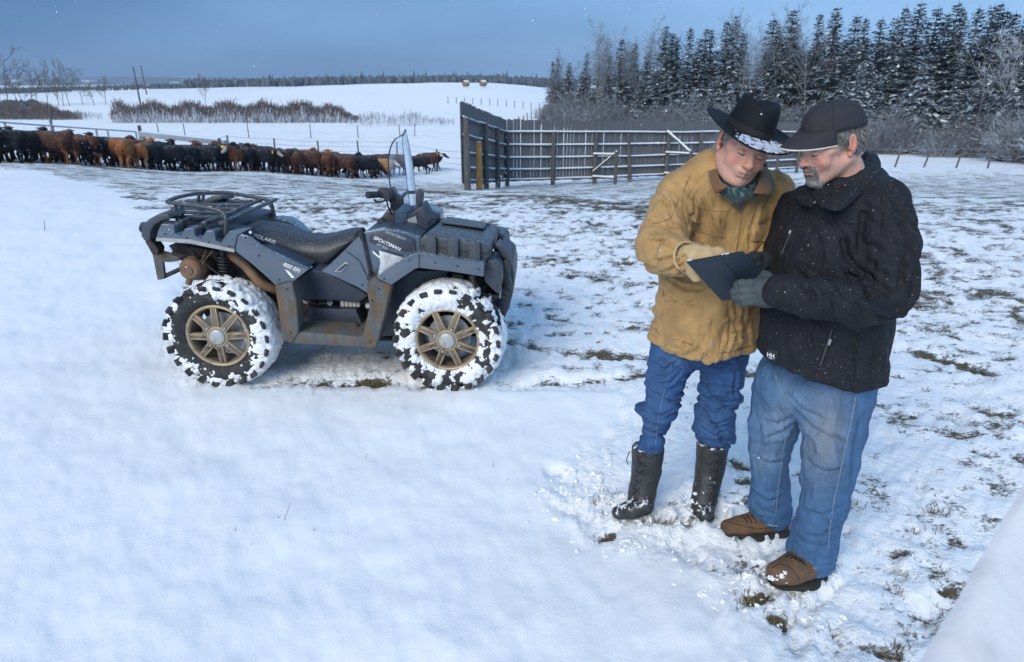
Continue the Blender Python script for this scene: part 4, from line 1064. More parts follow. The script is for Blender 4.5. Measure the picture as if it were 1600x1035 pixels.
def text(name, s, m, parent, loc, size, rot, shear=0.0, thick=.001, sx=1.0, align='CENTER'):
    c = bpy.data.curves.new(name, 'FONT'); c.body = s; c.size = size; c.extrude = thick; c.shear = shear; c.align_x = align; c.align_y = 'CENTER'; c.offset = size * .012
    o = bpy.data.objects.new(name, c); sc.collection.objects.link(o); dg = bpy.context.evaluated_depsgraph_get()
    me = bpy.data.meshes.new_from_object(o.evaluated_get(dg)); bpy.data.objects.remove(o); me.materials.clear(); me.materials.append(m)
    t = link(name, me, parent); t.matrix_local = Matrix.Translation(loc) @ rot.to_4x4() @ Matrix.Diagonal((sx, 1, 1, 1)); return t

# ---- wheels
RT = .333
def revolve(prof, n, mb, mi=0, closed=False):
    rings = []
    for k in range(n):
        q = 2 * math.pi * k / n; rings.append([Vector((r * math.cos(q), y, r * math.sin(q))) for y, r in prof])
    rings.append(rings[0]); V = [p for r in rings[:-1] for p in r]; m = len(prof); F = []
    for k in range(n):
        k2 = (k + 1) % n
        for i in range(m - 1): F.append((k * m + i, k2 * m + i, k2 * m + i + 1, k * m + i + 1))
    mb.add(V, F, mi)
def wheel(cx, cz, w_out, far, snow_seed, snow_amt, spin, steer=0.0):
    """w_out: depth of the outer face; far wheels face the other way"""
    wroot = empty('wheel', (cx, w_out, cz)); wroot.parent = atv; wroot.rotation_euler = (0, 0, (math.pi if far else 0) + steer); wroot.empty_display_size = .05
    b = MB(); revolve([(.045, .190), (.030, .205), (.006, .235), (.0, .262), (.008, .288), (.030, .308), (.075, .318), (.125, .320), (.175, .318), (.220, .306), (.245, .285), (.25, .262), (.244, .235), (.22, .205), (.205, .19)], 72, b)
    nl = 22
    for k in range(nl):
        for row, (y0, r0, yl, sl) in enumerate([(.018, .298, .080, .25), (.095, .320, .075, -.4), (.165, .320, .075, .4), (.234, .296, .08, -.25)]):
            q = 2 * math.pi * (k + (.5 if row % 2 else 0)) / nl
            R_ = Matrix.Rotation(-q, 3, 'Y'); tilt = [.75, 0, 0, -.75][row]
            rr = Matrix.Rotation(tilt, 3, 'Z')
            c = R_ @ Vector((r0, y0, 0)); b.box(c, (.016 + .008 * ((k * 7 + row * 3) % 5) / 4, yl * 1.1, .046), R_ @ rr @ Matrix.Rotation(sl * .6, 3, 'X'))
    b.build('tyre', M_TYRE, wroot, False, .004, 1)
    # rim: lip ring, barrel, hub, spokes
    b = MB(); revolve([(.05, .180), (.030, .182), (.020, .188), (.018, .196), (.024, .203), (.040, .204), (.05, .198)], 64, b)
    b.build('rim_lip', M_RIM, wroot, True, autos=1.2)
    b = MB(); revolve([(.028, .186), (.06, .176), (.12, .172), (.205, .186)], 56, b); b.build('rim', M_RIMD, wroot, True)
    for k in range(8):
        q = 2 * math.pi * k / 8 + spin; R_ = Matrix.Rotation(-q, 3, 'Y'); b = MB()
        def bar(s0, s1, wa, wb, y0, y1, mi):
            P = []
            for s, ww, yy in ((s0, wa, y0), (s1, wb, y1)): P.append([R_ @ Vector((s, yy, -ww)), R_ @ Vector((s, yy, ww)), R_ @ Vector((s, yy + .022, ww * 1.1)), R_ @ Vector((s, yy + .022, -ww * 1.1))])
            b.loft(P, mi=mi)
        bar(.05, .188, .021, .017, .020, .030, 0); bar(.070, .180, .0125, .010, .0175, .0275, 1)
        for sg in (-1, 1):
            P = []
            for s, ww, yy in ((.062, .0185, .016), (.186, .0150, .026)): P.append([R_ @ Vector((s, yy, sg * ww - .0035)), R_ @ Vector((s, yy, sg * ww + .0035)), R_ @ Vector((s, yy + .01, sg * ww + .0035)), R_ @ Vector((s, yy + .01, sg * ww - .0035))])
            b.loft(P, mi=0)
        b.build('spoke', [M_RIM, M_RIMD], wroot, False, .0015, 1)
        if k % 2:
            c = R_ @ Vector((.078, .010, 0)); nb_ = MB(); nb_.tube([c, c + Vector((0, .02, 0))], .008, 6); nb_.build('lug_nut', M_SILV, wroot)
    b = MB(); revolve([(.0, .0), (.0, .040), (.004, .048), (.012, .051), (.03, .052)], 32, b); b.build('hub_cap', M_SILV, wroot, True)
    b = MB(); revolve([(.016, .050), (.012, .056), (.014, .066), (.04, .070)], 32, b); b.build('hub_ring', M_RIM, wroot, True)
    b = MB(); revolve([(.10, .03), (.10, .135), (.106, .135), (.106, .03)], 32, b)
    for k in range(10):
        q = k * .628; b.box((.095 * math.cos(q), .098, .095 * math.sin(q)), (.02, .006, .02))
    b.tube([(0, .04, 0), (0, .24, 0)], .045, 12); b.build('brake_disc', M_SILV, wroot)
    # snow pressed into the sidewall and tread
    na, ns = 260, 30; prof = np.array([(.036, .200), (.008, .235), (.0, .262), (.006, .288), (.016, .305), (.020, .326), (.07, .338), (.125, .339), (.18, .338), (.228, .322)])
    cum = np.concatenate([[0], np.cumsum(np.hypot(*np.diff(prof, axis=0).T))]); ss = np.linspace(0, cum[-1], ns); py_ = np.interp(ss, cum, prof[:, 0]); pr = np.interp(ss, cum, prof[:, 1])
    dy_, dr = np.gradient(py_), np.gradient(pr); nn = np.stack([-dr, dy_], 1); nn /= np.linalg.norm(nn, axis=1)[:, None]
    q = np.linspace(0, 2 * math.pi, na, endpoint=False); QQ, SS = np.meshgrid(q, np.arange(ns), indexing='ij')
    p3 = np.stack([np.cos(QQ) * pr[SS], py_[SS], np.sin(QQ) * pr[SS]], -1)
    n0 = fbm(p3 * 16 + snow_seed, 4, 1); n1_ = fbm(p3 * 5.5 + snow_seed * 3, 3, 2)
    n2_ = fbm(p3 * 38 + snow_seed, 3, 3); n2_ = .6 * n2_ + .4 * fbm(p3 * 75 + snow_seed, 2, 5); lev = n0 * .32 + n1_ * .26 + n2_ * .42 + snow_amt(QQ, pr[SS]); hgt = sstep(.535, .60, lev) * (.006 + .024 * fbm(p3 * 60, 3, 4)) - .005
    p3 = p3 + hgt[..., None] * np.stack([np.cos(QQ) * nn[SS, 1], nn[SS, 0], np.sin(QQ) * nn[SS, 1]], -1)
    i_ = np.arange(na)[:, None] * ns; j_ = np.arange(ns - 1)[None, :]; i2 = ((np.arange(na) + 1) % na)[:, None] * ns
    Fq = np.stack([i_ + j_, i2 + j_, i2 + j_ + 1, i_ + j_ + 1], -1).reshape(-1, 4)
    keep = hgt.ravel()[Fq].max(1) > -.0045
    link('caked_snow', new_mesh('caked_snow', p3.reshape(-1, 3), Fq[keep], True, [M_SNOWL]), wroot)
    return wroot
hr, hf = A(338, 529, 0), A(698, 547, 0)
def amt_rear(q, r):    # q from +x, counter-clockwise towards +z
    a = np.cos(q - math.radians(38)); b_ = np.cos(q - math.radians(195))
    return -.02 + .10 * sstep(.0, .8, a) + .06 * sstep(.1, .9, b_) + .05 * sstep(.27, .30, r) - .085 * (1 - sstep(.21, .265, r)) - .05 * sstep(.6, 1, np.cos(q - math.radians(110))) + .05 * sstep(.3, 1, np.cos(q + math.radians(50)))
def amt_front(q, r):
    return .045 + .03 * np.cos(q * 3 + 1) + .03 * (1 - sstep(.2, .26, r)) + .04 * (np.cos(q - 2.0) > .2)
zr = RT - .012; wheel(hr.x, zr, 0.0, False, 1.0, amt_rear, math.radians(92))
wheel(hf.x, zr, 0.0, False, 4.0, amt_front, math.radians(113), steer=-.06)
wheel(hr.x, zr, AW, True, 7.0, amt_rear, 0); wheel(hf.x, zr, AW, True, 9.0, amt_front, .3, steer=-.06)

# ---- rear end
slab('rear_fender', [(244, 373), (247, 360), (252, 350), (272, 352), (273, 366), (282, 370), (288, 358), (303, 357), (305, 370), (314, 374), (322, 361), (335, 361), (337, 376), (345, 380), (352, 368), (359, 362), (384, 361), (371, 368), (365, 394), (330, 384), (296, 376)], .05, .16, M_PAINT, .004)
slab('fender_lip', [(244, 372), (296, 375), (366, 390), (366, 395), (296, 381), (243, 377)], .030, .052, mat('scuffed_edge', (0.30, 0.31, 0.31), .5, .2, 20), .003)
slab('rear_deck', [(247, 372), (249, 352), (300, 354), (372, 361), (366, 390), (296, 376)], .17, .38, M_PAINTD, .010, dz=-.01)
XD = A(388, 352, .62).x
slab('rear_deck', [(247, 372), (249, 353), (300, 355), (372, 362), (366, 390), (296, 376)], .385, AW - .1, M_PAINTD, .010, dz=-.04, w_px=.17, xmax=XD)
slab('rear_fender', [(385, 350), (400, 344), (434, 341), (450, 343), (462, 350), (480, 366), (480, 385), (400, 385)], AW - .2, AW - .05, M_PAINT, .01, w_px=1.05)
for y_, x0, x1, w in ((340, 262, 372, .30), (336, 262, 380, .45), (332, 270, 392, .60), (328, 280, 400, .75), (325, 292, 410, .90)):
    b = MB(); a0, a1 = A(x0, y_, w), A(x1 - 14, y_ + 9, w); a0.z = a1.z = max(.0, A(300, 352, .1).z + .012); a1.x = min(a1.x, XD if w > .38 else a1.x); b.box((a0 + a1) / 2, (abs(a1.x - a0.x), .05, .018)); b.build('rack_slat', M_BOXP, atv, False, .006)
for x_ in (275, 318, 345):
    b = MB(); a0 = A(x_, 350, .12); b.box((a0.x, .56, a0.z + .002), (.035, .88, .02)); b.build('rack_slat', M_BOXP, atv, False, .006)
TC('rack_rail', [(352, 366, .12), (353, 350, .12), (352, 338, .13), (344, 330, .14), (322, 324, .15), (290, 320, .17), (266, 317, .20), (262, 315, .27), (276, 309, .55), (300, 304, .85), (320, 302, .95), (352, 301, 1.0), (385, 306, 1.02), (412, 311, 1.02), (422, 316, 1.02), (426, 325, 1.02), (426, 340, 1.02)], .0125, M_BOXP, 10, 5)
for a_, b_ in (((283, 316, .30), (286, 345, .30)), ((274, 318, .22), (277, 346, .22)), ((311, 304, .85), (308, 326, .85)), ((318, 303, .85), (316, 326, .85))):
    T('rack_post', [a_, b_], .011, M_BOXP)
TC('rack_brace', [(345, 331, .14), (338, 342, .14), (318, 348, .2), (300, 356, .3)], .006, M_BOXP); T('rack_brace', [(414, 313, 1.02), (424, 326, 1.02)], .005, M_BOXP)
slab('rear_bumper', [(246, 335), (232, 343), (222, 352), (220, 369), (226, 377), (234, 376), (235, 362), (240, 352), (252, 345), (266, 341), (262, 335)], .10, .30, M_BOXP, .008)
slab('rear_bumper', [(246, 335), (262, 335), (266, 341), (252, 345), (240, 352), (235, 362), (234, 376), (226, 377), (220, 369), (222, 352), (232, 343)][::-1], .80, 1.0, M_BOXP, .008, w_px=.1, dz=-.02)
T('bumper_bar', [(225, 358, .25), (225, 353, .9)], .03, M_BOXP)
slab('bumper_bracket', [(226, 377), (236, 374), (247, 390), (246, 400), (238, 398)], .14, .22, M_DARK, .004)
slab('hitch_plate', [(236, 388), (276, 400), (283, 402), (280, 408), (266, 410), (254, 410), (257, 432), (254, 437), (246, 438)], .20, .225, M_MUD, .004)
slab('hitch_plate', [(236, 388), (276, 400), (283, 402), (280, 408), (266, 410), (254, 410), (257, 432), (254, 437), (246, 438)], .95, .975, M_MUD, .004, w_px=.2)
T('hitch_bar', [(255, 433, .22), (283, 420, .25)], .014, M_DARK)
b = MB(); c0 = A(295, 423, .13); b.tube([c0, c0 + Vector((.0, .012, 0)), c0 + Vector((0, .02, 0)), c0 + Vector((0, .05, 0)), c0 + Vector((0, .36, 0))], [.050, .066, .070, .073, .073], 28)
b.tube([c0 - Vector((0, .006, 0)), c0 + Vector((0, .01, 0))], .024, 18); b.tube([c0 + Vector((0, .055, 0)), c0 + Vector((0, .075, 0))], .077, 28)
b.tube([c0 + Vector((-.02, .05, -.05)), c0 + Vector((-.045, .05, -.10))], .02, 10); b.build('muffler', M_RUST, atv, True, autos=.5)
TC('exhaust_pipe', [(352, 388, .34), (362, 399, .26), (382, 414, .22), (396, 430, .2), (408, 443, .2), (428, 452, .24), (444, 454, .34)], [.030] * 25, M_RUST, 14, 4)
b = MB()
pts = [];
for i in range(90):
    t = i / 89; c = A(347, 398, .22).lerp(A(352, 434, .24), t); q = t * 2 * math.pi * 7; pts.append(c + Vector((.032 * math.cos(q), .032 * math.sin(q), 0)))
b.tube(pts, .006, 5); b.tube([A(346, 388, .22), A(353, 440, .24)], .015, 8); b.build('shock_spring', M_BLACKP, atv, True)
slab('wheel_well', [(262, 384), (300, 386), (365, 398), (392, 412), (425, 444), (440, 480), (440, 508), (330, 505), (300, 470), (310, 440)], .32, .90, M_DARK, .01)
slab('rear_fender', [(367, 392), (370, 370), (378, 366), (390, 371), (405, 382), (420, 391), (440, 400), (483, 421), (461, 438), (456, 443), (431, 447), (412, 429), (390, 410), (374, 398)], .04, .065, M_PAINT, .006)
slab('fender_inner', [(374, 398), (400, 398), (440, 414), (470, 428), (456, 440), (431, 445), (412, 429), (390, 410)], .10, .40, M_PAINTD, .006)
for a_, b_ in (((268, 396, .16), (330, 408, .25)), ((300, 392, .14), (332, 430, .3)), ((330, 452, .14), (420, 468, .4)), ((345, 440, .12), (430, 485, .45)), ((322, 398, .15), (300, 425, .35))):
    T('suspension_arm', [a_, b_], .013, M_DARK)
for a_, b_ in (((322, 391, .12), (316, 406, .14)), ((333, 391, .12), (316, 412, .13))):
    T('straw', [a_, b_], .002, M_GRASS, 4)
T('axle', [(338, 529, .2), (338, 529, 1.0)], .03, M_DARK)
T('axle', [(698, 547, .2), (698, 547, 1.0)], .03, M_DARK)

# ---- seat: sections across the bike
seat_top = [(376, 362), (383, 352), (396, 348), (420, 349), (445, 354), (465, 361), (480, 366), (500, 367.5), (520, 366), (540, 360), (552, 357.5), (563, 358)]
seat_bot = [(376, 366), (385, 370), (396, 374), (410, 385), (430, 396), (460, 409), (484, 421), (505, 423), (516, 414), (535, 396), (556, 374), (564, 364)]
tp = np.array([(A(x, y, .62).x, A(x, y, .62).z) for x, y in seat_top]); bt = np.array([(A(x, y, .44).x, A(x, y, .44).z) for x, y in seat_bot])
xs = np.linspace(max(tp[0, 0], bt[0, 0]) , min(tp[-1, 0], bt[-1, 0]), 30); rings = []
for i, x in enumerate(xs):
    zt, zb = np.interp(x, tp[:, 0], tp[:, 1]), np.interp(x, bt[:, 0], bt[:, 1]); zb = min(zb, zt - .012)
    hw = .185 + .02 * math.cos(i / 29 * 6.28) - .05 * sstep(.7, 1, i / 29); ring = []
    for k in range(20):
        q = 2 * math.pi * k / 20 + math.pi / 20; c, s_ = math.cos(q), math.sin(q)
        zz = zt - .07 * abs(c) ** 3 if s_ > 0 else zb
        mid = (zt + zb) / 2; ring.append(Vector((x, .61 + hw * np.sign(c) * abs(c) ** .5, mid + (zz - mid) * abs(s_) ** .45)))
    rings.append(ring)
b = MB(); b.loft(rings); seat = b.build('seat', M_SEATV, atv, True, autos=1.2)
TC('seat_piping', [(395, 374, .405), (410, 385, .405), (430, 396, .405), (460, 409, .405), (484, 421, .405), (505, 423, .405), (516, 414, .405), (535, 396, .41), (556, 374, .42), (564, 364, .44)], .006, M_BLACKP)
RX = lambda ang: Matrix.Rotation(-ang, 3, 'Y') @ Matrix.Rotation(math.radians(90), 3, 'X')
def sign_text(s, m, x0, y0, x1, y1, w, size, shear=.2, sx=1.0, parent=None):
    a, c = A(x0, y0, w), A(x1, y1, w); ang = math.atan2(c.z - a.z, c.x - a.x)
    return text('lettering', s, m, parent or atv, (a + c) / 2, size, RX(ang), shear, sx=sx)
sign_text('POLARIS', M_WHITE, 396, 368, 430, 379, .392, .034, .15, 1.12)

# ---- middle
slab('side_cover', [(458, 441), (483, 423), (503, 424), (533, 439), (562, 453), (575, 462), (560, 474), (520, 470), (466, 468)], .27, .95, M_PAINTD, .012)
slab('engine', [(462, 466), (574, 464), (577, 500), (560, 522), (462, 518)], .40, .85, M_DARK, .01)
for i, (x, y, rr) in enumerate([(478, 470, .02), (490, 472, .018), (502, 471, .022), (515, 473, .02), (520, 468, .014), (570, 470, .02), (575, 478, .018), (508, 478, .012)]):
    T('engine_fitting', [(x, y, .32), (x + 2, y, .42)], rr, M_DARK if i % 3 else M_SILV, 10)
b = MB(); c0, c1 = A(531, 467, .30), A(562, 480, .30); b.box((c0 + c1) / 2 + Vector((0, .04, 0)), (abs(c1.x - c0.x), .08, abs(c0.z - c1.z)))
for f in (.2, .4, .6, .8): b.box(((c0.x + (c1.x - c0.x) * f), .297, (c0.z + c1.z) / 2), (.004, .01, abs(c0.z - c1.z) * .9))
b.box(((c0.x + c1.x) / 2, .297, c0.z - .006), (abs(c1.x - c0.x) * .95, .02, .01)); b.build('battery_box', mat('pale_alloy', (.40, .40, .34), .5, .15, 20), atv, False, .003)
slab('lower_cover', [(480, 482), (556, 484), (566, 506), (548, 510), (482, 506)], .26, .40, M_PAINTD, .01)
slab('rear_foot_guard', [(429, 447), (456, 441), (463, 470), (466, 505), (466, 522), (455, 538), (441, 531), (437, 500)], .02, .12, M_MUD, .012, seg=3)
slab('footboard', [(452, 519), (500, 521), (560, 526), (585, 523), (583, 541), (566, 543), (455, 537)], .03, .42, M_MUD, .010)
for i in range(9):
    a_ = A(462 + i * 12.5, 521 + i * .8, .06); b = MB(); b.box((a_.x, .20, a_.z + .006), (.018, .30, .014)); b.build('footboard_tread', M_MUD, atv, False, .003)
slab('front_foot_guard', [(577, 440), (584, 434), (611, 446), (600, 498), (588, 542), (580, 546), (568, 545), (564, 536), (570, 510), (577, 480), (573, 456)], .02, .13, M_MUD, .012, seg=3)
slab('splash_guard', [(606, 447), (650, 423), (700, 424), (690, 460), (640, 500), (625, 524), (592, 527), (600, 498)], .24, .28, M_PAINTD, .006)
T('foot_brake', [(548, 520, .18), (556, 512, .2), (558, 506, .2)], .014, M_DARK)
# ---- nose and front body
slab('front_body', [(501, 424), (512, 416), (560, 371), (572, 362), (598, 357), (622, 361), (656, 372), (657, 398), (640, 401), (600, 432), (586, 437), (577, 442), (574, 459), (558, 449), (530, 436)], .10, .16, M_PAINT, .010)
slab('tank_cover', [(560, 371), (572, 362), (598, 357), (640, 362), (656, 372), (657, 398), (600, 430), (560, 440)], .18, .92, M_PAINTD, .03, dz=.0)
slab('far_body', [(530, 410), (560, 371), (572, 362), (598, 357), (622, 361), (656, 372), (657, 398), (600, 432)], .93, 1.12, M_PAINT, .012, w_px=.1)
slab('decal_panel', [(578, 366), (600, 361), (630, 366), (650, 376), (648, 394), (630, 393), (590, 384), (576, 378)], .086, .102, M_PAINTD, .005)
slab('heat_plate', [(592, 392), (633, 404), (622, 410), (602, 424), (589, 436), (594, 412)], .060, .075, mat('scuffed_silver_plate', (.60, .61, .61), .35, .12, 18, metallic=.5, col2=(.40, .39, .37), c2scale=22), .003)
slab('decal_stripe', [(582, 392), (594, 402), (594, 405), (583, 396)], .078, .088, M_WHITE, .001)
sign_text('SPORTSMAN', M_WHITE, 583, 371, 627, 391, .083, .0300, .1, 1.0)
sign_text('XP 850', M_GREYPR, 586, 380, 608, 390, .083, .023, .1, 1.0)
sign_text('SPORTSMAN', M_GREYPR, 606, 364, 630, 373, .083, .022, .1, 1.0)
slab('badge', [(434, 408), (482, 421), (461, 437), (448, 420)], .028, .038, mat('badge_grey', (.17, .19, .21), .3, .1, 20, metallic=.5), .002)
sign_text('850 EFI', M_WHITE, 441, 412, 470, 425, .024, .034, .2, 1.0)
slab('badge_stripe', [(445, 421), (452, 425), (460, 434), (456, 435), (450, 428)], .022, .029, M_WHITE, .001)
slab('side_vent', [(522, 425), (539, 410), (545, 412), (541, 418), (532, 426)], .088, .102, M_SILV, .003)
slab('side_vent_inner', [(525, 424), (539, 412), (543, 413), (539, 418), (531, 424)], .084, .100, M_PAINTD, .002)
TC('strap', [(563, 361, .30), (564, 360, .14), (567, 375, .085), (573, 402, .075), (579, 432, .08)], .008, M_BLACKP, 8)
b = MB(); b.tube([A(563, 362, .09), A(567, 376, .08)], [.018, .009], 10); b.build('strap_hook', M_BLACKP, atv, True)
b = MB(); b.tube([A(579, 434, .075), A(579, 434, .12)], .024, 16); b.build('tie_hole', M_BLACKP, atv, True)
slab('front_fender', [(588, 435), (600, 424), (620, 410), (645, 397), (655, 395), (757, 410), (756, 433), (705, 425), (653, 419), (648, 421), (611, 446)], .0, .22, M_PAINT, .008)
slab('front_fender', [(588, 435), (600, 424), (620, 410), (645, 397), (655, 395), (757, 410), (756, 433), (705, 425), (653, 419), (648, 421), (611, 446)], AW - .22, AW, M_PAINT, .008, w_px=0, dz=-.02)
slab('front_deck', [(655, 398), (757, 412), (756, 424), (655, 412)], .22, AW - .22, M_DARK, .008)
# storage box
box_n = [(655, 396), (655, 374), (663, 367), (700, 371), (757, 381), (766, 387), (768, 399), (757, 410), (705, 403)]
slab('storage_box', box_n, .06, 1.02, M_BOXP, .022, dz=-.075, dx=-.01, seg=3)
slab('box_lid_panel', [(672, 366), (745, 377), (747, 380), (672, 370)], .16, .50, M_BOXP, .006, dz=-.03, w_px=.1)
slab('box_lid_panel', [(672, 366), (745, 377), (747, 380), (672, 370)], .55, .88, M_BOXP, .006, dz=-.03, w_px=.14)
slab('box_seam', [(655, 383), (700, 388), (758, 396), (768, 392), (768, 394), (758, 398), (700, 390), (655, 385)], .055, .1, M_BLACKP, .001)
for x in (673, 708, 742):
    dy = (x - 673) * .135
    slab('box_clasp', [(x - 8, 368 + dy), (x + 8, 370 + dy), (x + 8, 398 + dy), (x + 4, 412 + dy), (x - 3, 411 + dy), (x - 9, 396 + dy)], .028, .07, M_BOXP, .006)
    slab('clasp_slot', [(x - 5, 397 + dy), (x + 5, 398 + dy), (x + 4, 402 + dy), (x - 4, 401 + dy)], .026, .032, M_BLACKP, .001)
for i in range(6):
    a_ = A(676 + i * 14, 367 + i * 2, .1); b = MB(); b.box((a_.x, .93, a_.z - .062), (.02, .06, .02)); b.build('box_rib', M_BOXP, atv, False, .004)
T('box_hinge', [(775, 385, .3), (770, 374, .6)], .016, M_BLACKP)
# bumper, lamp housing, front guard
slab('lamp_housing', [(756, 412), (760, 405), (774, 408), (783, 416), (785, 440), (781, 462), (768, 452), (757, 440)], .10, .34, M_BOXP, .012)
slab('lamp_housing', [(756, 412), (760, 405), (774, 408), (783, 416), (785, 440), (781, 462), (768, 452), (757, 440)], .88, 1.12, M_BOXP, .012, w_px=.1)
slab('front_guard', [(779, 395), (789, 402), (800, 410), (804, 430), (803, 452), (796, 482), (786, 503), (777, 513), (768, 500), (762, 470), (778, 464), (786, 450), (783, 416)], .34, .88, M_PAINTD, .02)
slab('bumper_arm', [(783, 414), (790, 404), (799, 408), (797, 430), (801, 455), (795, 458), (786, 440)], .28, .36, M_BOXP, .008)
slab('bumper_arm', [(774, 384), (780, 380), (797, 400), (796, 408), (785, 402)], .26, .40, M_BOXP, .008)
T('bumper_bar', [(760, 462, .2), (790, 464, .34)], .012, M_BLACKP); T('bumper_bar', [(783, 450, .18), (781, 466, .2)], .004, M_GREYPR)
slab('front_well', [(612, 450), (652, 424), (700, 428), (757, 438), (768, 460), (772, 500), (740, 520), (640, 524), (600, 524)], .38, .84, M_DARK, .01)
T('shock_absorber', [(737, 430, .2), (742, 446, .2)], .022, M_RIMD, 12); T('shock_absorber', [(742, 458, .16), (762, 488, .14)], .020, M_RIMD, 12); T('shock_rod', [(736, 425, .2), (766, 494, .14)], .011, M_DARK)
slab('bracket', [(706, 429), (722, 430), (731, 452), (729, 458), (718, 457)], .22, .25, mat('greenish_bracket', (.035, .06, .03), .6, .3, 20), .003)
b = MB(); c0 = A(677, 452, .22); b.tube([c0, c0 + Vector((0, .06, 0))], .05, 20); b.build('wheel_motor', M_BLACKP, atv, True)
for a_, b_ in (((690, 436, .18), (705, 470, .3)), ((715, 462, .16), (760, 446, .34)), ((730, 470, .14), (776, 466, .3)), ((700, 440, .2), (660, 470, .3)), ((745, 440, .2), (752, 470, .2)), ((640, 440, .3), (700, 446, .32))):
    T('suspension_arm', [a_, b_], .012, M_DARK)

# ---- handlebar, pod, windshield
slab('headlight_pod', [(592, 350), (594, 342), (606, 327), (622, 330), (640, 334), (656, 322), (664, 338), (669, 355), (655, 362), (640, 358), (624, 366), (612, 358)], .46, .74, M_PAINTD, .022, seg=3)
slab('pod_trim', [(597, 345), (606, 334), (620, 338), (632, 350), (622, 360), (610, 353)], .44, .47, M_BLACKP, .006)
slab('headlight', [(636, 343), (650, 338), (653, 352), (640, 356)], .445, .47, mat('lamp_glass', (.35, .38, .40), .15, .1, 5), .004)
slab('pod_switch', [(588, 345), (594, 342), (606, 350), (604, 355), (592, 352)], .40, .47, M_BLACKP, .004)
TC('handlebar', [(612, 326, .56), (614, 312, .5), (608, 304, .42), (596, 304, .28), (590, 305, .22)], .012, M_BLACKP)
b = MB(); b.tube([A(574, 305, .12), A(575, 305, .125), A(595, 304, .24), A(596, 304, .25)], [.018, .021, .019, .024], 16); b.build('handgrip', M_BLACKP, atv, True)
TC('handlebar', [(618, 324, .62), (632, 304, .78), (640, 300, .95)], .012, M_BLACKP); T('handgrip', [(640, 300, .95), (644, 299, 1.1)], .019, M_BLACKP, 12)
TC('brake_lever', [(603, 313, .24), (594, 316, .2), (587, 315, .17), (585, 312, .16)], .006, M_BLACKP)
slab('switch_block', [(589, 297), (600, 296), (608, 300), (610, 310), (604, 317), (598, 310), (590, 306)], .22, .30, M_BLACKP, .008)
slab('bar_clamp', [(606, 296), (612, 294), (618, 306), (626, 312), (627, 322), (618, 330), (610, 320), (603, 308)], .34, .44, M_BLACKP, .008)
TC('cable', [(604, 312, .25), (606, 322, .34), (612, 335, .44), (618, 346, .46)], .005, M_BLACKP)
TC('cable', [(608, 306, .28), (611, 318, .36), (616, 330, .44), (622, 345, .47)], .004, M_BLACKP)
slab('shield_mount', [(650, 298), (655, 296), (660, 303), (660, 314), (654, 330), (649, 316)], .50, .58, M_BOXP, .012)
slab('fairing_side', [(654, 324), (662, 324), (668, 345), (669, 358), (660, 362), (652, 350)], .42, .50, M_PAINTD, .010)
ns_, nz_ = 25, 30; zb_, zt_ = A(640, 342, .6).z, A(628, 203, .6).z; G = []
for j in range(nz_):
    f = j / (nz_ - 1); z = zb_ + (zt_ - zb_) * f
    hwid = .25 if f < .3 else (.25 + .03 * math.sin((f - .3) / .2 * math.pi) if f < .5 else .25 * math.sqrt(max(1 - ((f - .5) / .5) ** 2.6, 0)) + .012)
    hwid *= 1.0
    xc = A(646, 342, .6).x * (1 - f) + A(631, 203, .6).x * f + .02 * math.sin(f * math.pi)
    if f < .42: xc += .012 * (1 - f / .42)
    for i in range(ns_):
        s = -1 + 2 * i / (ns_ - 1); G.append(Vector((xc - .085 * abs(s) ** 1.7 * (hwid / .25) + .012 * (1 - abs(s)), .61 + s * hwid, z - .03 * s * s)))
F_ = [(j * ns_ + i, j * ns_ + i + 1, (j + 1) * ns_ + i + 1, (j + 1) * ns_ + i) for j in range(nz_ - 1) for i in range(ns_ - 1)]
ws = link('windshield', new_mesh('windshield', np.array(G), F_, True, [M_CLEAR]), atv)
edge = [G[j * ns_] for j in range(0, nz_)] + [G[(nz_ - 1) * ns_ + i] for i in range(1, ns_)] + [G[j * ns_ + ns_ - 1] for j in range(nz_ - 2, -1, -1)]
b = MB(); b.tube(edge[:nz_ + 12], .0042, 6); b.tube(edge[nz_ + 12:], .0025, 6); b.build('windshield_edge', M_BLACKP, ws, True)
# mud flap and under-frame
slab('skid_plate', [(470, 528), (640, 528), (640, 533), (470, 534)], .42, .80, M_DARK, .004)

# fasteners, hoses and panel gaps
for (x, y, w) in [(258, 366, .048), (292, 372, .048), (326, 379, .048), (358, 385, .048), (383, 372, .036), (404, 400, .036), (436, 438, .036), (448, 452, .016), (455, 520, .016), (581, 470, .016), (592, 452, .016), (578, 535, .016),
                  (600, 436, -.004), (640, 407, -.004), (680, 411, -.004), (715, 416, -.004), (748, 421, -.004), (768, 420, .096), (776, 448, .096), (566, 446, .096), (600, 376, .084), (645, 380, .084)]:
    c = A(x, y, w); b = MB(); b.tube([c, c + Vector((0, -.004, 0))], [.0055, .004], 8); b.build('bolt', M_BLACKP, atv, True)
for pts in ([(655, 397, -.003), (655, 419, -.003)], [(370, 370, .037), (366, 392, .037)], [(588, 435, .098), (604, 424, .098), (601, 415, .098)], [(540, 392, .097), (562, 408, .097), (572, 430, .097)]):
    T('panel_gap', pts, .0022, M_BLACKP, 5)
for pts in ([(470, 466, .3), (500, 476, .28), (530, 462, .3)], [(455, 476, .3), (470, 490, .27), (486, 470, .3)], [(660, 440, .3), (690, 452, .22), (716, 444, .2), (744, 462, .2)], [(310, 400, .2), (330, 420, .18), (360, 440, .2), (400, 470, .3)], [(690, 430, .2), (700, 462, .16), (730, 480, .14), (757, 470, .18)]):
    TC('hose', pts, .006, M_BLACKP, 7)
for k in range(4):
    c = A(470 + 26 * k, 512, .25); b = MB(); b.box(c, (.05, .02, .012)); b.build('heat_fin', M_DARK, atv, False, .002)
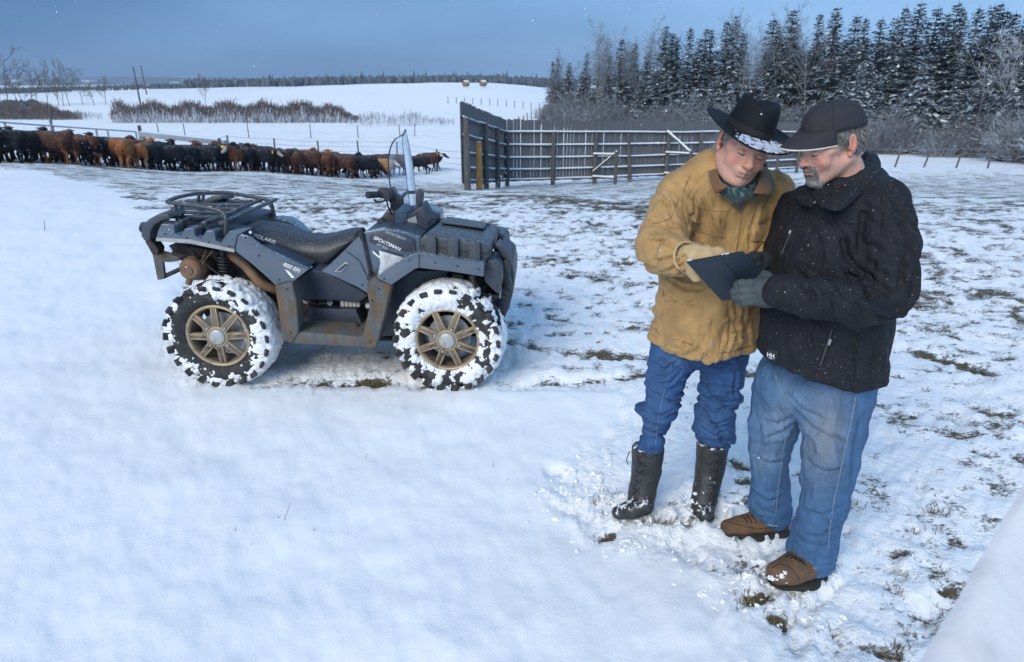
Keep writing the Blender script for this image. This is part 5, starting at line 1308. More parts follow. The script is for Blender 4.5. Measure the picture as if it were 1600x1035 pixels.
# ---------------------------------------------------------------- the two men
from mathutils.bvhtree import BVHTree
def S(x, y, Y, rpx=None):
    p = at(x, y, Y)
    if rpx is None: return p
    d = ray(x, y); return p, rpx * (Y / d.y) / FPX
class Blob:
    """collects smooth-union pieces, then meshes them"""
    def __init__(s, h=.007, k=.02): s.ops = []; s.h = h; s.k = k; s.lo = np.full(3, 1e9); s.hi = -s.lo
    def _b(s, p, r): p = np.array(p); s.lo = np.minimum(s.lo, p - r); s.hi = np.maximum(s.hi, p + r)
    def chain(s, pts, k=None, op='add', flat=None):
        """pts: (x, y, Y, radius px)"""
        P = [S(*p) for p in pts]
        k0 = s.k if k is None else k
        for i, ((a, ra), (b, rb)) in enumerate(zip(P[:-1], P[1:])): s.ops.append(('cap', (a, b, ra, rb), dict(k=k0 if i == 0 else min(k0, .008), op=op, flat=flat)))
        if op == 'add':
            for a, r_ in P: s._b(a, r_ * max(1, flat[1] if flat else 1))
        return s
    def w(s, kind, args, k=None, op='add', r=.1, **kw):
        s.ops.append((kind, args, dict(k=s.k if k is None else k, op=op, **kw)))
        if op == 'add': s._b(args[0], r)
        return s
    def plane(s, p, n, k=0): s.ops.append(('plane', (p, n), dict(k=k))); return s
    def mesh(s, rel=1):
        g = SDF(s.lo - .04, s.hi + .04, s.h)
        for kind, a, kw in s.ops: getattr(g, kind)(*a, **kw)
        V, Q = g.mesh(); return relax(V, Q, rel, .5), Q
def disp(V, Q, fn):
    N = vnormals(V, Q); return V + N * fn(V, N)[:, None]
def ridged(p, o=3, seed=0):
    r_ = 1 - np.abs(2 * fbm(p, o, seed) - 1); return (r_ - r_.mean()) * 1.6 + .6
def axis_coords(V, a, b):
    a = np.array(a); b = np.array(b); d = b - a; L = np.linalg.norm(d); d = d / L; r = V - a
    t = r @ d; u = np.cross(d, [0, 0, 1.0]); u /= np.linalg.norm(u); w = np.cross(d, u); return t, r @ u, r @ w, np.linalg.norm(r - t[:, None] * d, axis=1), L
def press(V, Q, lines):
    """sharp folds: lines are ([(x, y, Y), ...], width m, depth m); a valley with a raised lip"""
    if not lines: return V
    N = vnormals(V, Q); h = np.zeros(len(V))
    for pts, w, dp in lines:
        P = [np.array(S(*p)) for p in pts]; best = np.full(len(V), 1e9); sg = np.ones(len(V)); end = np.zeros(len(V)); acc = 0; tot = sum(np.linalg.norm(b - a) for a, b in zip(P[:-1], P[1:]))
        for a, b in zip(P[:-1], P[1:]):
            ba = (b - a)[[0, 2]]; L2 = ba @ ba; r = V[:, [0, 2]] - a[[0, 2]]; t = np.clip((r @ ba) / L2, 0, 1); q = r - t[:, None] * ba; d = np.linalg.norm(q, axis=1); m = d < best
            best[m] = d[m]; sg[m] = np.sign(ba[0] * r[m, 1] - ba[1] * r[m, 0]); end[m] = (acc + t[m] * math.sqrt(L2)) / max(tot, 1e-6); acc += math.sqrt(L2)
        mask = (np.abs(V[:, 1] - P[0][1]) < .16) * sstep(.25, -.15, N[:, 1]) * np.sin(np.clip(end, 0.02, .98) * math.pi) ** .6
        h += mask * dp * (-np.exp(-(best / (w * .55)) ** 2) + .75 * np.exp(-((best - w * 1.5) / (w * .9)) ** 2) * (sg > 0) + .30 * np.exp(-((best - w * 1.5) / w) ** 2) * (sg <= 0))
    return V + N * h[:, None]
def F3(Y, w, dp, *lines): return [([(x, y, Y) for x, y in l], w, dp) for l in lines]
FA_ = (F3(2.42, .010, .010, [(1070, 318), (1078, 345), (1080, 372)], [(1088, 300), (1082, 330), (1068, 352)], [(1100, 310), (1112, 345), (1114, 372)], [(1140, 395), (1130, 425), (1138, 460)], [(1130, 470), (1136, 500), (1128, 540)], [(1146, 465), (1142, 500), (1150, 532)], [(1160, 455), (1158, 490), (1164, 520)], [(1040, 440), (1070, 452), (1095, 448)], [(1035, 462), (1060, 478), (1092, 470)], [(1190, 320), (1178, 350), (1172, 385)], [(1205, 385), (1180, 400), (1165, 425)], [(1172, 480), (1168, 515), (1174, 545)], [(1062, 500), (1066, 530), (1058, 548)])
       + F3(2.33, .009, .010, [(1012, 350), (1035, 352), (1058, 362)], [(1008, 375), (1030, 372), (1056, 380)], [(1014, 402), (1036, 392), (1056, 384)], [(1026, 420), (1042, 405), (1062, 392)], [(1048, 425), (1054, 410), (1064, 398)], [(1040, 310), (1050, 325), (1052, 345)]))
FB_ = (F3(2.02, .012, .012, [(1332, 378), (1336, 405), (1352, 432), (1378, 448)], [(1322, 425), (1345, 440), (1372, 452)], [(1312, 448), (1335, 452), (1356, 462)], [(1404, 400), (1398, 430), (1384, 452)], [(1418, 420), (1412, 455), (1396, 480)], [(1270, 440), (1284, 455), (1290, 478)], [(1245, 438), (1256, 452), (1258, 472)], [(1300, 446), (1316, 466), (1322, 490)], [(1340, 475), (1362, 488), (1390, 492)], [(1372, 330), (1362, 365), (1352, 400)], [(1405, 340), (1412, 372), (1408, 400)])
       + F3(2.10, .014, .007, [(1300, 340), (1318, 370), (1322, 400)], [(1250, 335), (1240, 370), (1244, 410)], [(1275, 350), (1285, 385), (1278, 420)], [(1240, 500), (1232, 540), (1238, 575)], [(1320, 520), (1330, 560), (1322, 592)], [(1262, 510), (1266, 545), (1258, 580)], [(1352, 515), (1360, 555), (1352, 595)]))
FJB_ = F3(2.12, .015, .009, [(1238, 628), (1262, 650), (1292, 656)], [(1240, 640), (1270, 672), (1310, 680)], [(1254, 722), (1282, 728), (1312, 716)], [(1252, 800), (1275, 790), (1304, 780)], [(1248, 828), (1272, 826), (1300, 812)], [(1338, 640), (1326, 690), (1322, 740)], [(1310, 620), (1300, 670), (1304, 720)]) + \
       F3(2.33, .014, .009, [(1232, 632), (1212, 650), (1190, 655)], [(1228, 650), (1208, 672), (1186, 680)], [(1180, 715), (1200, 722), (1228, 715)], [(1180, 780), (1200, 790), (1226, 778)], [(1182, 640), (1186, 690), (1184, 730)])
FJA_ = F3(2.50, .008, .012, [(1058, 556), (1040, 572), (1020, 576)], [(1062, 575), (1044, 592), (1022, 596)], [(1004, 628), (1024, 640), (1050, 630)], [(1000, 645), (1022, 660), (1050, 650)], [(996, 664), (1018, 676), (1044, 664)], [(1096, 560), (1120, 575), (1150, 570)], [(1092, 632), (1116, 645), (1146, 634)], [(1092, 652), (1118, 662), (1144, 652)], [(1094, 670), (1116, 682), (1140, 672)], [(1150, 575), (1146, 605), (1150, 625)])
def mk(name, V, Q, m, parent, col=None, smooth=True):
    me = new_mesh(name, V - np.array(parent.location), Q, smooth, m if isinstance(m, list) else [m], None, col); return link(name, me, parent)
def bvh_of(V, Q): return BVHTree.FromPolygons([tuple(v) for v in V], [tuple(q) for q in Q.tolist()])
def hit(bvh, x, y, off=.002):
    d = ray(x, y).normalized(); r = bvh.ray_cast(Vector((0, 0, EYE)), d)
    if r[0] is None: return None
    n = r[1] if r[1].dot(d) < 0 else -r[1]; return r[0] + n * off
def seam(name, bvh, pts, r, m, parent, k=5, off=.001):
    P = []; pp = [Vector((x, y, 0)) for x, y in pts]; pp = sub_curve(pp, k)
    for p in pp:
        h = hit(bvh, p.x, p.y, off)
        if h is not None: P.append(h - parent.location)
    if len(P) < 2: return
    b = MB(); b.tube(P, r, 5); return b.build(name, m, parent, True)
def patch(name, bvh, quad, thick, m, parent, nu=8, nv=6, off=.001, parentpart=None):
    """cloth patch lying on the surface; quad = 4 pixel corners (tl, tr, br, bl)"""
    (a, b, c, d) = [np.array(q, float) for q in quad]; top = []; bot = []
    for j in range(nv + 1):
        for i in range(nu + 1):
            u, v = i / nu, j / nv; p = (a * (1 - u) + b * u) * (1 - v) + (d * (1 - u) + c * u) * v
            h1, h0 = hit(bvh, p[0], p[1], off + thick * (1 if 0 < i < nu and 0 < j < nv else .55)), hit(bvh, p[0], p[1], -.002)
            if h1 is None: return None
            top.append(h1 - parent.location); bot.append(h0 - parent.location)
    W_ = nu + 1; n = len(top); F = []
    for j in range(nv):
        for i in range(nu): F.append((j * W_ + i, (j + 1) * W_ + i, (j + 1) * W_ + i + 1, j * W_ + i + 1))
    for i in range(nu): F.append((i, i + 1, n + i + 1, n + i)); e_ = nv * W_; F.append((e_ + i + 1, e_ + i, n + e_ + i, n + e_ + i + 1))
    for j in range(nv): F.append(((j + 1) * W_, j * W_, n + j * W_, n + (j + 1) * W_)); q = nu; F.append((j * W_ + q, (j + 1) * W_ + q, n + (j + 1) * W_ + q, n + j * W_ + q))
    b = MB(); b.add(top + bot, F); return b.build(name, m, parent, True, autos=.9)
def sheet(name, rows, m, parent, thick=.006, sub=1):
    """rows of (x, y, Y) points lofted into a cloth strip with thickness"""
    R_ = [[Vector(S(*p)) - parent.location for p in row] for row in rows]; R_ = [sub_curve(r_, 4) for r_ in R_]
    b = MB(); b.loft(R_, closed=False, caps=False); o = b.build(name, m, parent, True, autos=2.5)
    s = o.modifiers.new('t', 'SOLIDIFY'); s.thickness = thick; s.offset = 0
    return o

M_SKIN = mat('skin', (0, 0, 0), 0.48, 0.06, 60, use_col=True, bump=.0006, bscale=260, sss=.12, spec=.4)
M_DUCK = mat('tan_duck_canvas', (0.40, 0.245, 0.095), 0.85, 0.14, 9, col2=(0.25, 0.145, 0.05), c2scale=5, c2pos=(.42, .72), bump=.0009, bscale=120, sheen=.1, folds=(.0045, 5, (1.3, 1.3, .8)))
M_DUCKD = mat('dirty_canvas_seam', (0.21, 0.125, 0.045), 0.9, 0.2, 20)
M_CORD = mat('brown_corduroy', (0.155, 0.072, 0.022), 0.9, 0.2, 25, bump=.0015, bscale=220, stretch=(3, 3, .6), sheen=.2)
M_DENIM = mat('blue_denim', (0.022, 0.070, 0.185), 0.85, 0.22, 14, bump=.0008, bscale=320, col2=(0.040, 0.095, 0.21), c2scale=6, folds=(.005, 7, (1, 1, 1.6)))
M_DENIMB = mat('faded_denim', (0, 0, 0), 0.85, 0.14, 30, bump=.0008, bscale=320, use_col=True, folds=(.004, 6, (1.6, 1.6, .8)))
M_STITCH = mat('pale_seam', (0.16, 0.22, 0.30), 0.85, 0.3, 60)
M_SOFT = mat('black_softshell', (0.0105, 0.0115, 0.0155), 0.80, 0.2, 14, bump=.0005, bscale=320, snow=.045, snow_scale=170, spec=.3, folds=(.006, 4.5, (1.2, 1.2, 1.0)))
M_SOFTS = mat('black_seam', (0.006, 0.007, 0.009), 0.8, 0.1, 14)
M_ZIP = mat('zip', (0.05, 0.052, 0.055), 0.4, 0.2, 60)
M_BOOT = mat('black_rubber_boot', (0.030, 0.032, 0.033), 0.55, 0.25, 22, bump=.002, bscale=70, snow=.42, snow_scale=45)
M_SHOE = mat('brown_suede', (0.135, 0.075, 0.038), 0.85, 0.2, 20, bump=.001, bscale=160, col2=(0.09, 0.052, 0.03), c2scale=12)
M_SOLE = mat('dark_sole', (0.02, 0.019, 0.018), 0.8, 0.2, 20)
M_FELT = mat('black_felt', (0, 0, 0), 0.75, 0.08, 30, use_col=True, bump=.0005, bscale=300, spec=.2, sheen=.0)
M_CAPM = mat('dark_cap_cotton', (0.021, 0.020, 0.026), 0.85, 0.12, 30, bump=.0006, bscale=300)
M_PIPE = mat('cream_piping', (0.62, 0.58, 0.50), 0.7, 0.05, 30)
M_SCARF = mat('dark_teal_scarf', (0.008, 0.038, 0.044), 0.45, 0.2, 30, sheen=.3, bump=.001, bscale=90)
M_GTAN = mat('pale_leather_glove', (0.44, 0.32, 0.17), 0.8, 0.15, 25, bump=.0015, bscale=90)
M_GDK = mat('grey_green_leather_glove', (0.050, 0.066, 0.068), 0.75, 0.25, 25, bump=.003, bscale=75)
M_GBLK = mat('black_knit_glove', (0.014, 0.018, 0.022), 0.9, 0.25, 40, bump=.003, bscale=110)
M_LASH = mat('lashes', (.035, .022, .018), .7, 0)
M_CREASE = mat('skin_crease', (.17, .065, .05), .7, 0)
M_HAIRG = mat('grey_hair', (0, 0, 0), 0.6, 0.2, 60, use_col=True, bump=.001, bscale=200)
M_TAB = mat('tablet_cover', (0.016, 0.026, 0.040), 0.5, 0.08, 20, bump=.0003, bscale=300)
M_TABE = mat('tablet_edge', (0.008, 0.010, 0.014), 0.4, 0.1, 20)
M_FROSTB = mat('brim_frost', (0.46, 0.50, 0.60), .8, .3, 150, bump=.001, bscale=300)
M_SNOWC = mat('snow_crumb', (0.82, 0.84, 0.86), 0.8, 0.04, 30, bump=.002, bscale=90)

def head_mesh(kind, h=.0027):
    s = SDF((-.105, -.135, -.19), (.105, .125, .135), h); E, C = s.ell, s.cap; A_ = kind == 'A'
    E((0, .018, .042), (.077, .096, .082), .02); E((0, -.022, -.022), (.064 if A_ else .060, .072, .086), .03)
    E((0, -.012, -.060), (.066 if A_ else .058, .062, .045), .03)
    if A_: E((0, -.028, -.085), (.056, .050, .030), .02)
    for sx in (-1, 1):
        C((sx * .058, .012, -.052), (sx * .026, -.058, -.098), .018, .016, .022)
        E((sx * .040, -.060, -.030), (.024, .021, .026), .016); E((sx * .052, -.045, -.002), (.020, .022, .016), .016)
        C((sx * .010, -.086, .019), (sx * .045, -.074, .023), .0105, .009, .012)
    E((0, -.074, -.098), (.026, .021, .019), .018); E((0, -.062, .050), (.052, .028, .034), .02)
    for sx in (-1, 1):
        E((sx * .031, -.100, .002), (.0185, .0175, .0125), .009, 'cut')
        E((sx * .031, -.0765, .001), (.0150, .0140, .0128), .0035)
        C((sx * .0165, -.0865, .0065), (sx * .044, -.0810, .0060), .0036, .0036, .004)       # heavy upper lid fold
        C((sx * .018, -.0840, -.0150), (sx * .043, -.0790, -.0135), .0042, .0042, .006)      # bag under the eye
        C((sx * .015, -.092, -.038), (sx * .034, -.074, -.068), .0022, .0016, .005, 'cut')   # fold beside the mouth
    C((0, -.086, .012), (0, -.108, -.026), .0085, .0125, .010); E((0, -.110, -.030), (.0140, .0125, .0115), .006)
    for sx in (-1, 1):
        E((sx * .0125, -.099, -.033), (.0080, .0110, .0080), .004); E((sx * .0065, -.108, -.0405), (.0035, .005, .0030), .002, 'cut')
    E((0, -.084, -.062), (.029, .019, .020), .014)
    for sx in (-1, 1):
        C((0, -.1010, -.0575), (sx * .023, -.0885, -.0625), .0048, .0022, .003); C((0, -.0990, -.0685), (sx * .021, -.0880, -.0640), .0062, .0026, .003)
    for sx in (-1, 1): C((0, -.1085, -.0628), (sx * .025, -.0950, -.0635), .0032, .0024, .0015, 'cut')
    C((-.012, -.0955, -.0795), (.012, -.0955, -.0795), .003, .003, .007, 'cut')
    for sx in (-1, 1):   # ears
        R_ = (Matrix.Rotation(sx * math.radians(22), 3, 'Z') @ Matrix.Rotation(math.radians(-8), 3, 'X'))
        E((sx * .0835, .020, .002), (.0070, .0195, .032), .003, rot=R_); E((sx * .080, .008, -.030), (.007, .009, .011), .004)
        E((sx * .0895, .016, .006), (.0052, .0110, .020), .003, 'cut', rot=R_); E((sx * .083, .004, -.008), (.004, .004, .007), .003)
    C((0, .028, -.07), (0, .052, -.20), .058, .066, .02)
    if not A_:
        for sx in (-1, 1): C((sx * .050, .030, -.060), (sx * .020, -.006, -.19), .014, .012, .012)
    V, Q = s.mesh(); V = relax(V, Q, 1, .35)
    N = vnormals(V, Q); V = V + N * ((fbm(V * 60, 3, 1) - .5) * .0012)[:, None]
    return V, Q
def head_col(V, kind):
    base = np.array([.56, .31, .225]) if kind == 'A' else np.array([.54, .31, .23]); n = fbm(V * 45, 3, 3)[:, None]; m = fbm(V * 18, 2, 2)[:, None]
    c = base[None, :] * (0.86 + .28 * n)
    def add(cen, rad, colr, amt):
        nonlocal c
        d = np.linalg.norm((V - np.array(cen)) / np.array(rad), axis=1); t = (np.exp(-d * d) * amt)[:, None]; c = c * (1 - t) + np.array(colr)[None, :] * t
    red = (.52, .165, .125)
    for sx in (-1, 1):
        add((sx * .042, -.070, -.030), (.024, .03, .020), red, .65); add((sx * .084, .015, -.005), (.016, .03, .04), (.55, .17, .12), .75)
        add((sx * .031, -.084, -.0045), (.0135, .012, .0011), (.05, .03, .025), .85); add((sx * .031, -.090, .010), (.016, .01, .004), (.28, .13, .10), .5)
        add((sx * .031, -.085, -.018), (.014, .012, .004), (.33, .17, .13), .4)
        add((sx * .026, -.085, -.054), (.004, .012, .014), (.30, .15, .11), .35)
        add((sx * .0065, -.108, -.0400), (.0035, .006, .0028), (.08, .03, .025), .8)
    add((0, -.112, -.030), (.016, .02, .014), (.54, .17, .13), .7)
    add((0, -.100, -.0575), (.020, .014, .0038), (.34, .115, .10), .8); add((0, -.099, -.0685), (.018, .014, .0045), (.40, .15, .13), .8)
    add((0, -.100, -.0628), (.023, .014, .0014), (.08, .03, .028), .9)
    # shaved shadow on the jaw
    t = sstep(-.035, -.06, V[:, 2]) * sstep(.02, -.04, V[:, 1]) * (.22 if kind == 'A' else .35)
    c = c * (1 - t[:, None]) + np.array([[.30, .20, .17]]) * t[:, None]
    return c * 1.0
def hair_tufts(base_pts, dirs, L, w, seed, cols, name, m, parent, M4):
    rs = np.random.RandomState(seed); n = len(base_pts); D = unit(dirs + rs.randn(n, 3) * .25); U = unit(np.cross(D, rs.randn(n, 3)))
    Ln = L * (.6 + .7 * rs.rand(n)); V = np.stack([base_pts - U * w, base_pts + U * w, base_pts + D * Ln[:, None] + U * w * .3], 1).reshape(-1, 3)
    c = cols[rs.randint(0, len(cols), n)].repeat(3, 0) * (.75 + .5 * rs.rand(n).repeat(3))[:, None]
    V = (np.array(M4.to_3x3()) @ V.T).T + np.array(M4.translation)
    return mk(name, V, np.arange(3 * n).reshape(n, 3), m, parent, c, False)
def tf(V, M4): return (np.array(M4.to_3x3()) @ np.asarray(V).T).T + np.array(M4.translation)
GREYS = np.array([[.42, .41, .39], [.25, .24, .23], [.13, .12, .115], [.33, .32, .30]])
DGREYS = np.array([[.10, .095, .09], [.16, .15, .14], [.24, .23, .22], [.06, .055, .05]])

def face_lines(M4, parent, kind):
    for sx in (-1, 1):
        b = MB(); P = []
        for i in range(9):
            u = i / 8; x = .0185 + .0265 * u; P.append(M4 @ Vector((sx * x, -.0915 + .0065 * (2 * u - 1) ** 2 + .004 * u, -.0035 - .0035 * math.sin(u * math.pi))) - parent.location)
        b.tube(P, [.0006, .0010, .0012, .0013, .0013, .0013, .0012, .0011, .0008], 5); b.build('eyelashes', M_LASH, parent, True)
        b = MB(); P = [M4 @ Vector((sx * (.018 + .028 * u), -.0895 + .0065 * (2 * u - 1) ** 2 + .004 * u, .0065 + .0020 * math.sin(u * math.pi))) - parent.location for u in np.linspace(0, 1, 8)]
        b.tube(P, .0007, 5); b.build('eyelid_crease', M_CREASE, parent, True)
    b = MB(); P = [M4 @ Vector((.0235 * s, -.1035 + .0125 * s * s, -.0629 - .0008 * math.cos(s * 3.1))) - parent.location for s in np.linspace(-1, 1, 13)]
    b.tube(P, [.0004] + [.0011] * 11 + [.0004], 5); b.build('mouth_line', M_CREASE, parent, True)
def finger(B, pts, r, k=.004): B.chain([(x, y, Y, r_) for (x, y, Y), r_ in zip(pts, r)], k=k)

# ======================================================== man in the tan jacket and cowboy hat
pA = empty('person', at(1058, 806, 2.56)); pA.location.z = 0
tag(pA, 'man in tan canvas jacket, black cowboy hat and dark boots pointing at the tablet', 'person')
HA = Matrix.Translation(S(1163, 229, 2.40)) @ (Matrix.Rotation(math.radians(3), 4, 'Z') @ Matrix.Rotation(math.radians(15), 4, 'Y') @ Matrix.Rotation(math.radians(15), 4, 'X'))
V, Q = head_mesh('A'); cA = head_col(V, 'A'); Vh = tf(V, HA)
def torso_body(neck, hips, sh, arms, legs):
    B = Blob(.014, .05); B.chain([neck, hips]); 
    for c in [sh] + arms + legs: B.chain(c)
    return B.mesh()
Vb, Qb = torso_body((1138, 315, 2.58, 34), (1105, 500, 2.60, 45), [(1070, 310, 2.55, 16), (1200, 315, 2.57, 16)],
    [[(1062, 305, 2.52, 20), (1030, 385, 2.40, 16), (1078, 402, 2.24, 12)], [(1205, 310, 2.55, 20), (1225, 400, 2.5, 16), (1205, 440, 2.32, 12)]],
    [[(1070, 520, 2.60, 20), (1036, 630, 2.55, 12), (1012, 750, 2.58, 7)], [(1130, 520, 2.62, 20), (1121, 640, 2.58, 12), (1108, 750, 2.61, 7)]])
skin = np.array([.47, .27, .20])
mk('body', np.concatenate([Vh, Vb]), np.concatenate([Q, Qb + len(Vh)]), M_SKIN, pA, np.concatenate([cA, np.tile(skin, (len(Vb), 1))]))
face_lines(HA, pA, 'A')
# hair beside the ears
rs = np.random.RandomState(3)
def temple(n, lo, hi, sides, seed, M4, parent, cols, L, bias, depth=.0):
    rs = np.random.RandomState(seed); q = rs.uniform(lo, hi, (n, 2)); side = rs.choice(sides, n)
    y, z = q[:, 0], q[:, 1]; xx = .077 * np.sqrt(np.clip(1 - ((y - .018) / .096) ** 2 - ((z - .042) / .082) ** 2, .02, 1)); xx = np.maximum(xx, .060) + .002
    return hair_tufts(np.stack([side * xx, y, z], 1), np.tile(bias, (n, 1)) * np.stack([side, np.ones(n), np.ones(n)], 1), L, .0009, seed, cols, 'hair', M_HAIRG, parent, M4)
temple(1500, (-.035, -.012), (.005, .055), [-1, 1], 5, HA, pA, GREYS, .022, np.array([.15, .35, -1.0]))
temple(1800, (.012, -.05), (.10, .05), [-1, 1], 6, HA, pA, GREYS, .026, np.array([.1, .3, -1.0]))
for sx in (-1, 1):
    t = np.random.RandomState(8 + sx).rand(160); b_ = np.stack([sx * (.012 + .036 * t), -.0975 + .020 * t ** 1.5, .0225 + .004 * np.sin(t * 3) + np.random.RandomState(4).randn(160) * .0016], 1)
    hair_tufts(b_, np.tile([sx * .9, -.35, .15], (160, 1)), .008, .0006, 3, DGREYS * 1.4, 'eyebrow', M_HAIRG, pA, HA)
# jacket
J = Blob(.0052, .035)
J.chain([(1128, 300, 2.52, 70), (1116, 400, 2.55, 80)], flat=((0, 1, .1), .66)); J.chain([(1116, 400, 2.55, 80), (1104, 480, 2.56, 82), (1098, 590, 2.57, 90)], flat=((0, 1, .1), .68))
J.chain([(1070, 302, 2.52, 33), (1135, 282, 2.53, 34), (1200, 300, 2.56, 33)]); J.chain([(1105, 470, 2.50, 60), (1100, 520, 2.49, 60)], k=.05)
J.chain([(1064, 306, 2.51, 36), (1040, 352, 2.43, 37), (1034, 386, 2.36, 37)], k=.025); J.chain([(1034, 388, 2.36, 37), (1056, 400, 2.28, 30), (1072, 402, 2.235, 25)], k=.02)
J.chain([(1204, 310, 2.56, 36), (1232, 370, 2.56, 36), (1236, 405, 2.52, 34)], k=.025); J.chain([(1236, 408, 2.52, 33), (1212, 440, 2.40, 26)], k=.02)
hp = S(1098, 556, 2.43); J.plane(hp, (0.02, .10, -1), .012)
J.w('ell', (S(1098, 600, 2.56), (.17, .11, .14)), op='cut', k=.01)
J.w('ell', (S(1072, 402, 2.22), (.040, .03, .045)), op='cut', k=.008)
V, Q = J.mesh(1)
sh_, el_, wr_ = np.array(S(1064, 306, 2.51)), np.array(S(1034, 388, 2.36)), np.array(S(1072, 402, 2.235))
def crease(p, seed=0, w=.045, o=2):
    n_ = fbm(p, o, seed); return -np.exp(-((n_ - np.median(n_)) / w) ** 2)
def foldsA(V, N):
    z = V[:, 2]; h = np.zeros(len(V)); low = fbm(V * 5, 3, 1) - .5
    # diagonal drag folds on the body
    u = V @ np.array([.55, 0, .83]); v = V @ np.array([.83, 0, -.55]); v2 = V[:, 1]
    body = ridged(np.stack([v * 14 + low * 2, u * 3.5, v2 * 5], 1), 3, 2)
    h += (body - .62) * .022 + crease(np.stack([v * 9 + low, u * 3, v2 * 4], 1), 3) * .005 + crease(np.stack([z * 9 + V[:, 0] * 5, V[:, 0] * 3 - z * 2, v2 * 4], 1), 5) * .0035
    c = fbm(V * 22, 3, 4) - .5; h += c * .007
    # sleeve rings near the elbow and cuff
    for a, b_, amp in ((sh_, el_, .016), (el_, wr_, .013)):
        t, x, y_, r_, L = axis_coords(V, a, b_); m = sstep(.15, .09, r_) * sstep(-.05, .03, t) * sstep(L + .05, L, t)
        h += m * (ridged(np.stack([t * 26 + x * 12 + low * 3, x * 7, y_ * 7], 1), 2, 3) - .55) * amp * .85 + m * crease(np.stack([t * 14 + x * 10, x * 5, y_ * 5], 1), 1) * .004
    # vertical gathers under the arms and at the hem
    g = ridged(np.stack([V[:, 0] * 26 + z * 5 + low * 3, z * 4, V[:, 1] * 8], 1), 2, 5); h += (g - .6) * .014 * sstep(1.05, .86, z)
    h += .004 * np.exp(-((z - (hp.z + .02)) / .010) ** 2) - .004 * np.exp(-((z - (hp.z + .038)) / .004) ** 2)
    return h
V = disp(V, Q, foldsA); V = press(V, Q, FA_); V = relax(V, Q, 1, .2)
mk('jacket', V, Q, M_DUCK, pA); bA = bvh_of(V, Q)
# front placket, seams and pockets laid on the cloth
patch('placket', bA, [(1147, 300), (1163, 312), (1119, 566), (1104, 556)], .006, M_DUCK, pA, 4, 26)
seam('seam', bA, [(1146, 302), (1140, 360), (1133, 420), (1120, 490), (1103, 556)], .0012, M_DUCKD, pA)
seam('seam', bA, [(1162, 314), (1156, 360), (1147, 420), (1134, 490), (1119, 566)], .0013, M_DUCKD, pA)
seam('zipper', bA, [(1111, 530), (1109, 545), (1108, 557)], .0022, M_SILV, pA)
patch('pocket_flap', bA, [(1074, 337), (1122, 345), (1128, 371), (1078, 360)], .008, M_DUCK, pA, 8, 4)
patch('pocket', bA, [(1079, 361), (1127, 370), (1124, 396), (1082, 390)], .003, M_DUCK, pA, 8, 4)
patch('pocket_flap', bA, [(1170, 352), (1206, 352), (1204, 378), (1171, 377)], .008, M_DUCK, pA, 8, 4)
seam('seam', bA, [(1122, 345), (1131, 346), (1133, 372), (1128, 372)], .0014, M_DUCKD, pA)
seam('seam', bA, [(1169, 352), (1168, 377)], .0014, M_DUCKD, pA)
seam('seam', bA, [(1074, 338), (1100, 342), (1122, 346)], .0011, M_DUCKD, pA)
seam('seam', bA, [(1042, 430), (1039, 470), (1090, 470)], .0011, M_DUCKD, pA)
patch('pocket', bA, [(1040, 470), (1098, 480), (1090, 540), (1028, 522)], .003, M_DUCK, pA, 8, 8)
seam('seam', bA, [(1018, 512), (1050, 528), (1100, 546)], .0011, M_DUCKD, pA); seam('seam', bA, [(1122, 552), (1150, 548), (1176, 540)], .0011, M_DUCKD, pA)
seam('seam', bA, [(1078, 275), (1068, 300), (1066, 330), (1068, 352)], .0013, M_DUCKD, pA); seam('seam', bA, [(1060, 310), (1052, 335), (1040, 345), (1020, 350)], .0011, M_DUCKD, pA)
seam('seam', bA, [(1085, 322), (1115, 330), (1140, 330)], .0011, M_DUCKD, pA)
for x, y, s in ((1040, 502, 3.5), (1052, 516, 2.5), (1035, 492, 2), (1160, 528, 2.5), (1146, 520, 2)):
    pts = [(x - s, y), (x, y - s * .7), (x + s, y), (x + s * .4, y + s * .6), (x - s, y)]; seam('grime_spot', bA, pts, .0011, M_SOLE, pA, 2, .0004)
# collar, scarf
sheet('collar', [[(1113, 253, 2.50), (1107, 270, 2.43), (1110, 285, 2.38), (1117, 302, 2.335)], [(1121, 252, 2.47), (1122, 272, 2.40), (1127, 285, 2.36), (1138, 292, 2.325)]], M_CORD, pA, .008)
sheet('collar', [[(1184, 262, 2.47), (1187, 278, 2.41), (1183, 292, 2.36), (1178, 302, 2.335)], [(1197, 262, 2.52), (1205, 277, 2.47), (1210, 292, 2.42), (1206, 304, 2.38)]], M_CORD, pA, .008)
sheet('collar', [[(1113, 253, 2.50), (1130, 246, 2.60), (1160, 244, 2.64), (1197, 256, 2.58)], [(1108, 268, 2.50), (1130, 262, 2.62), (1160, 262, 2.66), (1200, 270, 2.58)]], M_CORD, pA, .008)
B = Blob(.0045, .012)
B.chain([(1119, 256, 2.49, 8), (1123, 278, 2.43, 10), (1136, 296, 2.38, 11), (1156, 304, 2.36, 12), (1176, 298, 2.40, 10), (1190, 280, 2.46, 8)])
B.chain([(1122, 266, 2.47, 8), (1143, 294, 2.39, 11), (1168, 304, 2.385, 10)]); B.chain([(1152, 302, 2.36, 13), (1153, 314, 2.38, 10), (1154, 325, 2.40, 5)]); B.chain([(1135, 288, 2.50, 20), (1168, 288, 2.50, 20)])
V, Q = B.mesh(1)
V = disp(V, Q, lambda V, N: (ridged(np.stack([V[:, 0] * 40 + V[:, 2] * 30, V[:, 2] * 16 - V[:, 0] * 12, V[:, 1] * 20], 1), 2, 2) - .55) * .011); mk('scarf', V, Q, M_SCARF, pA)
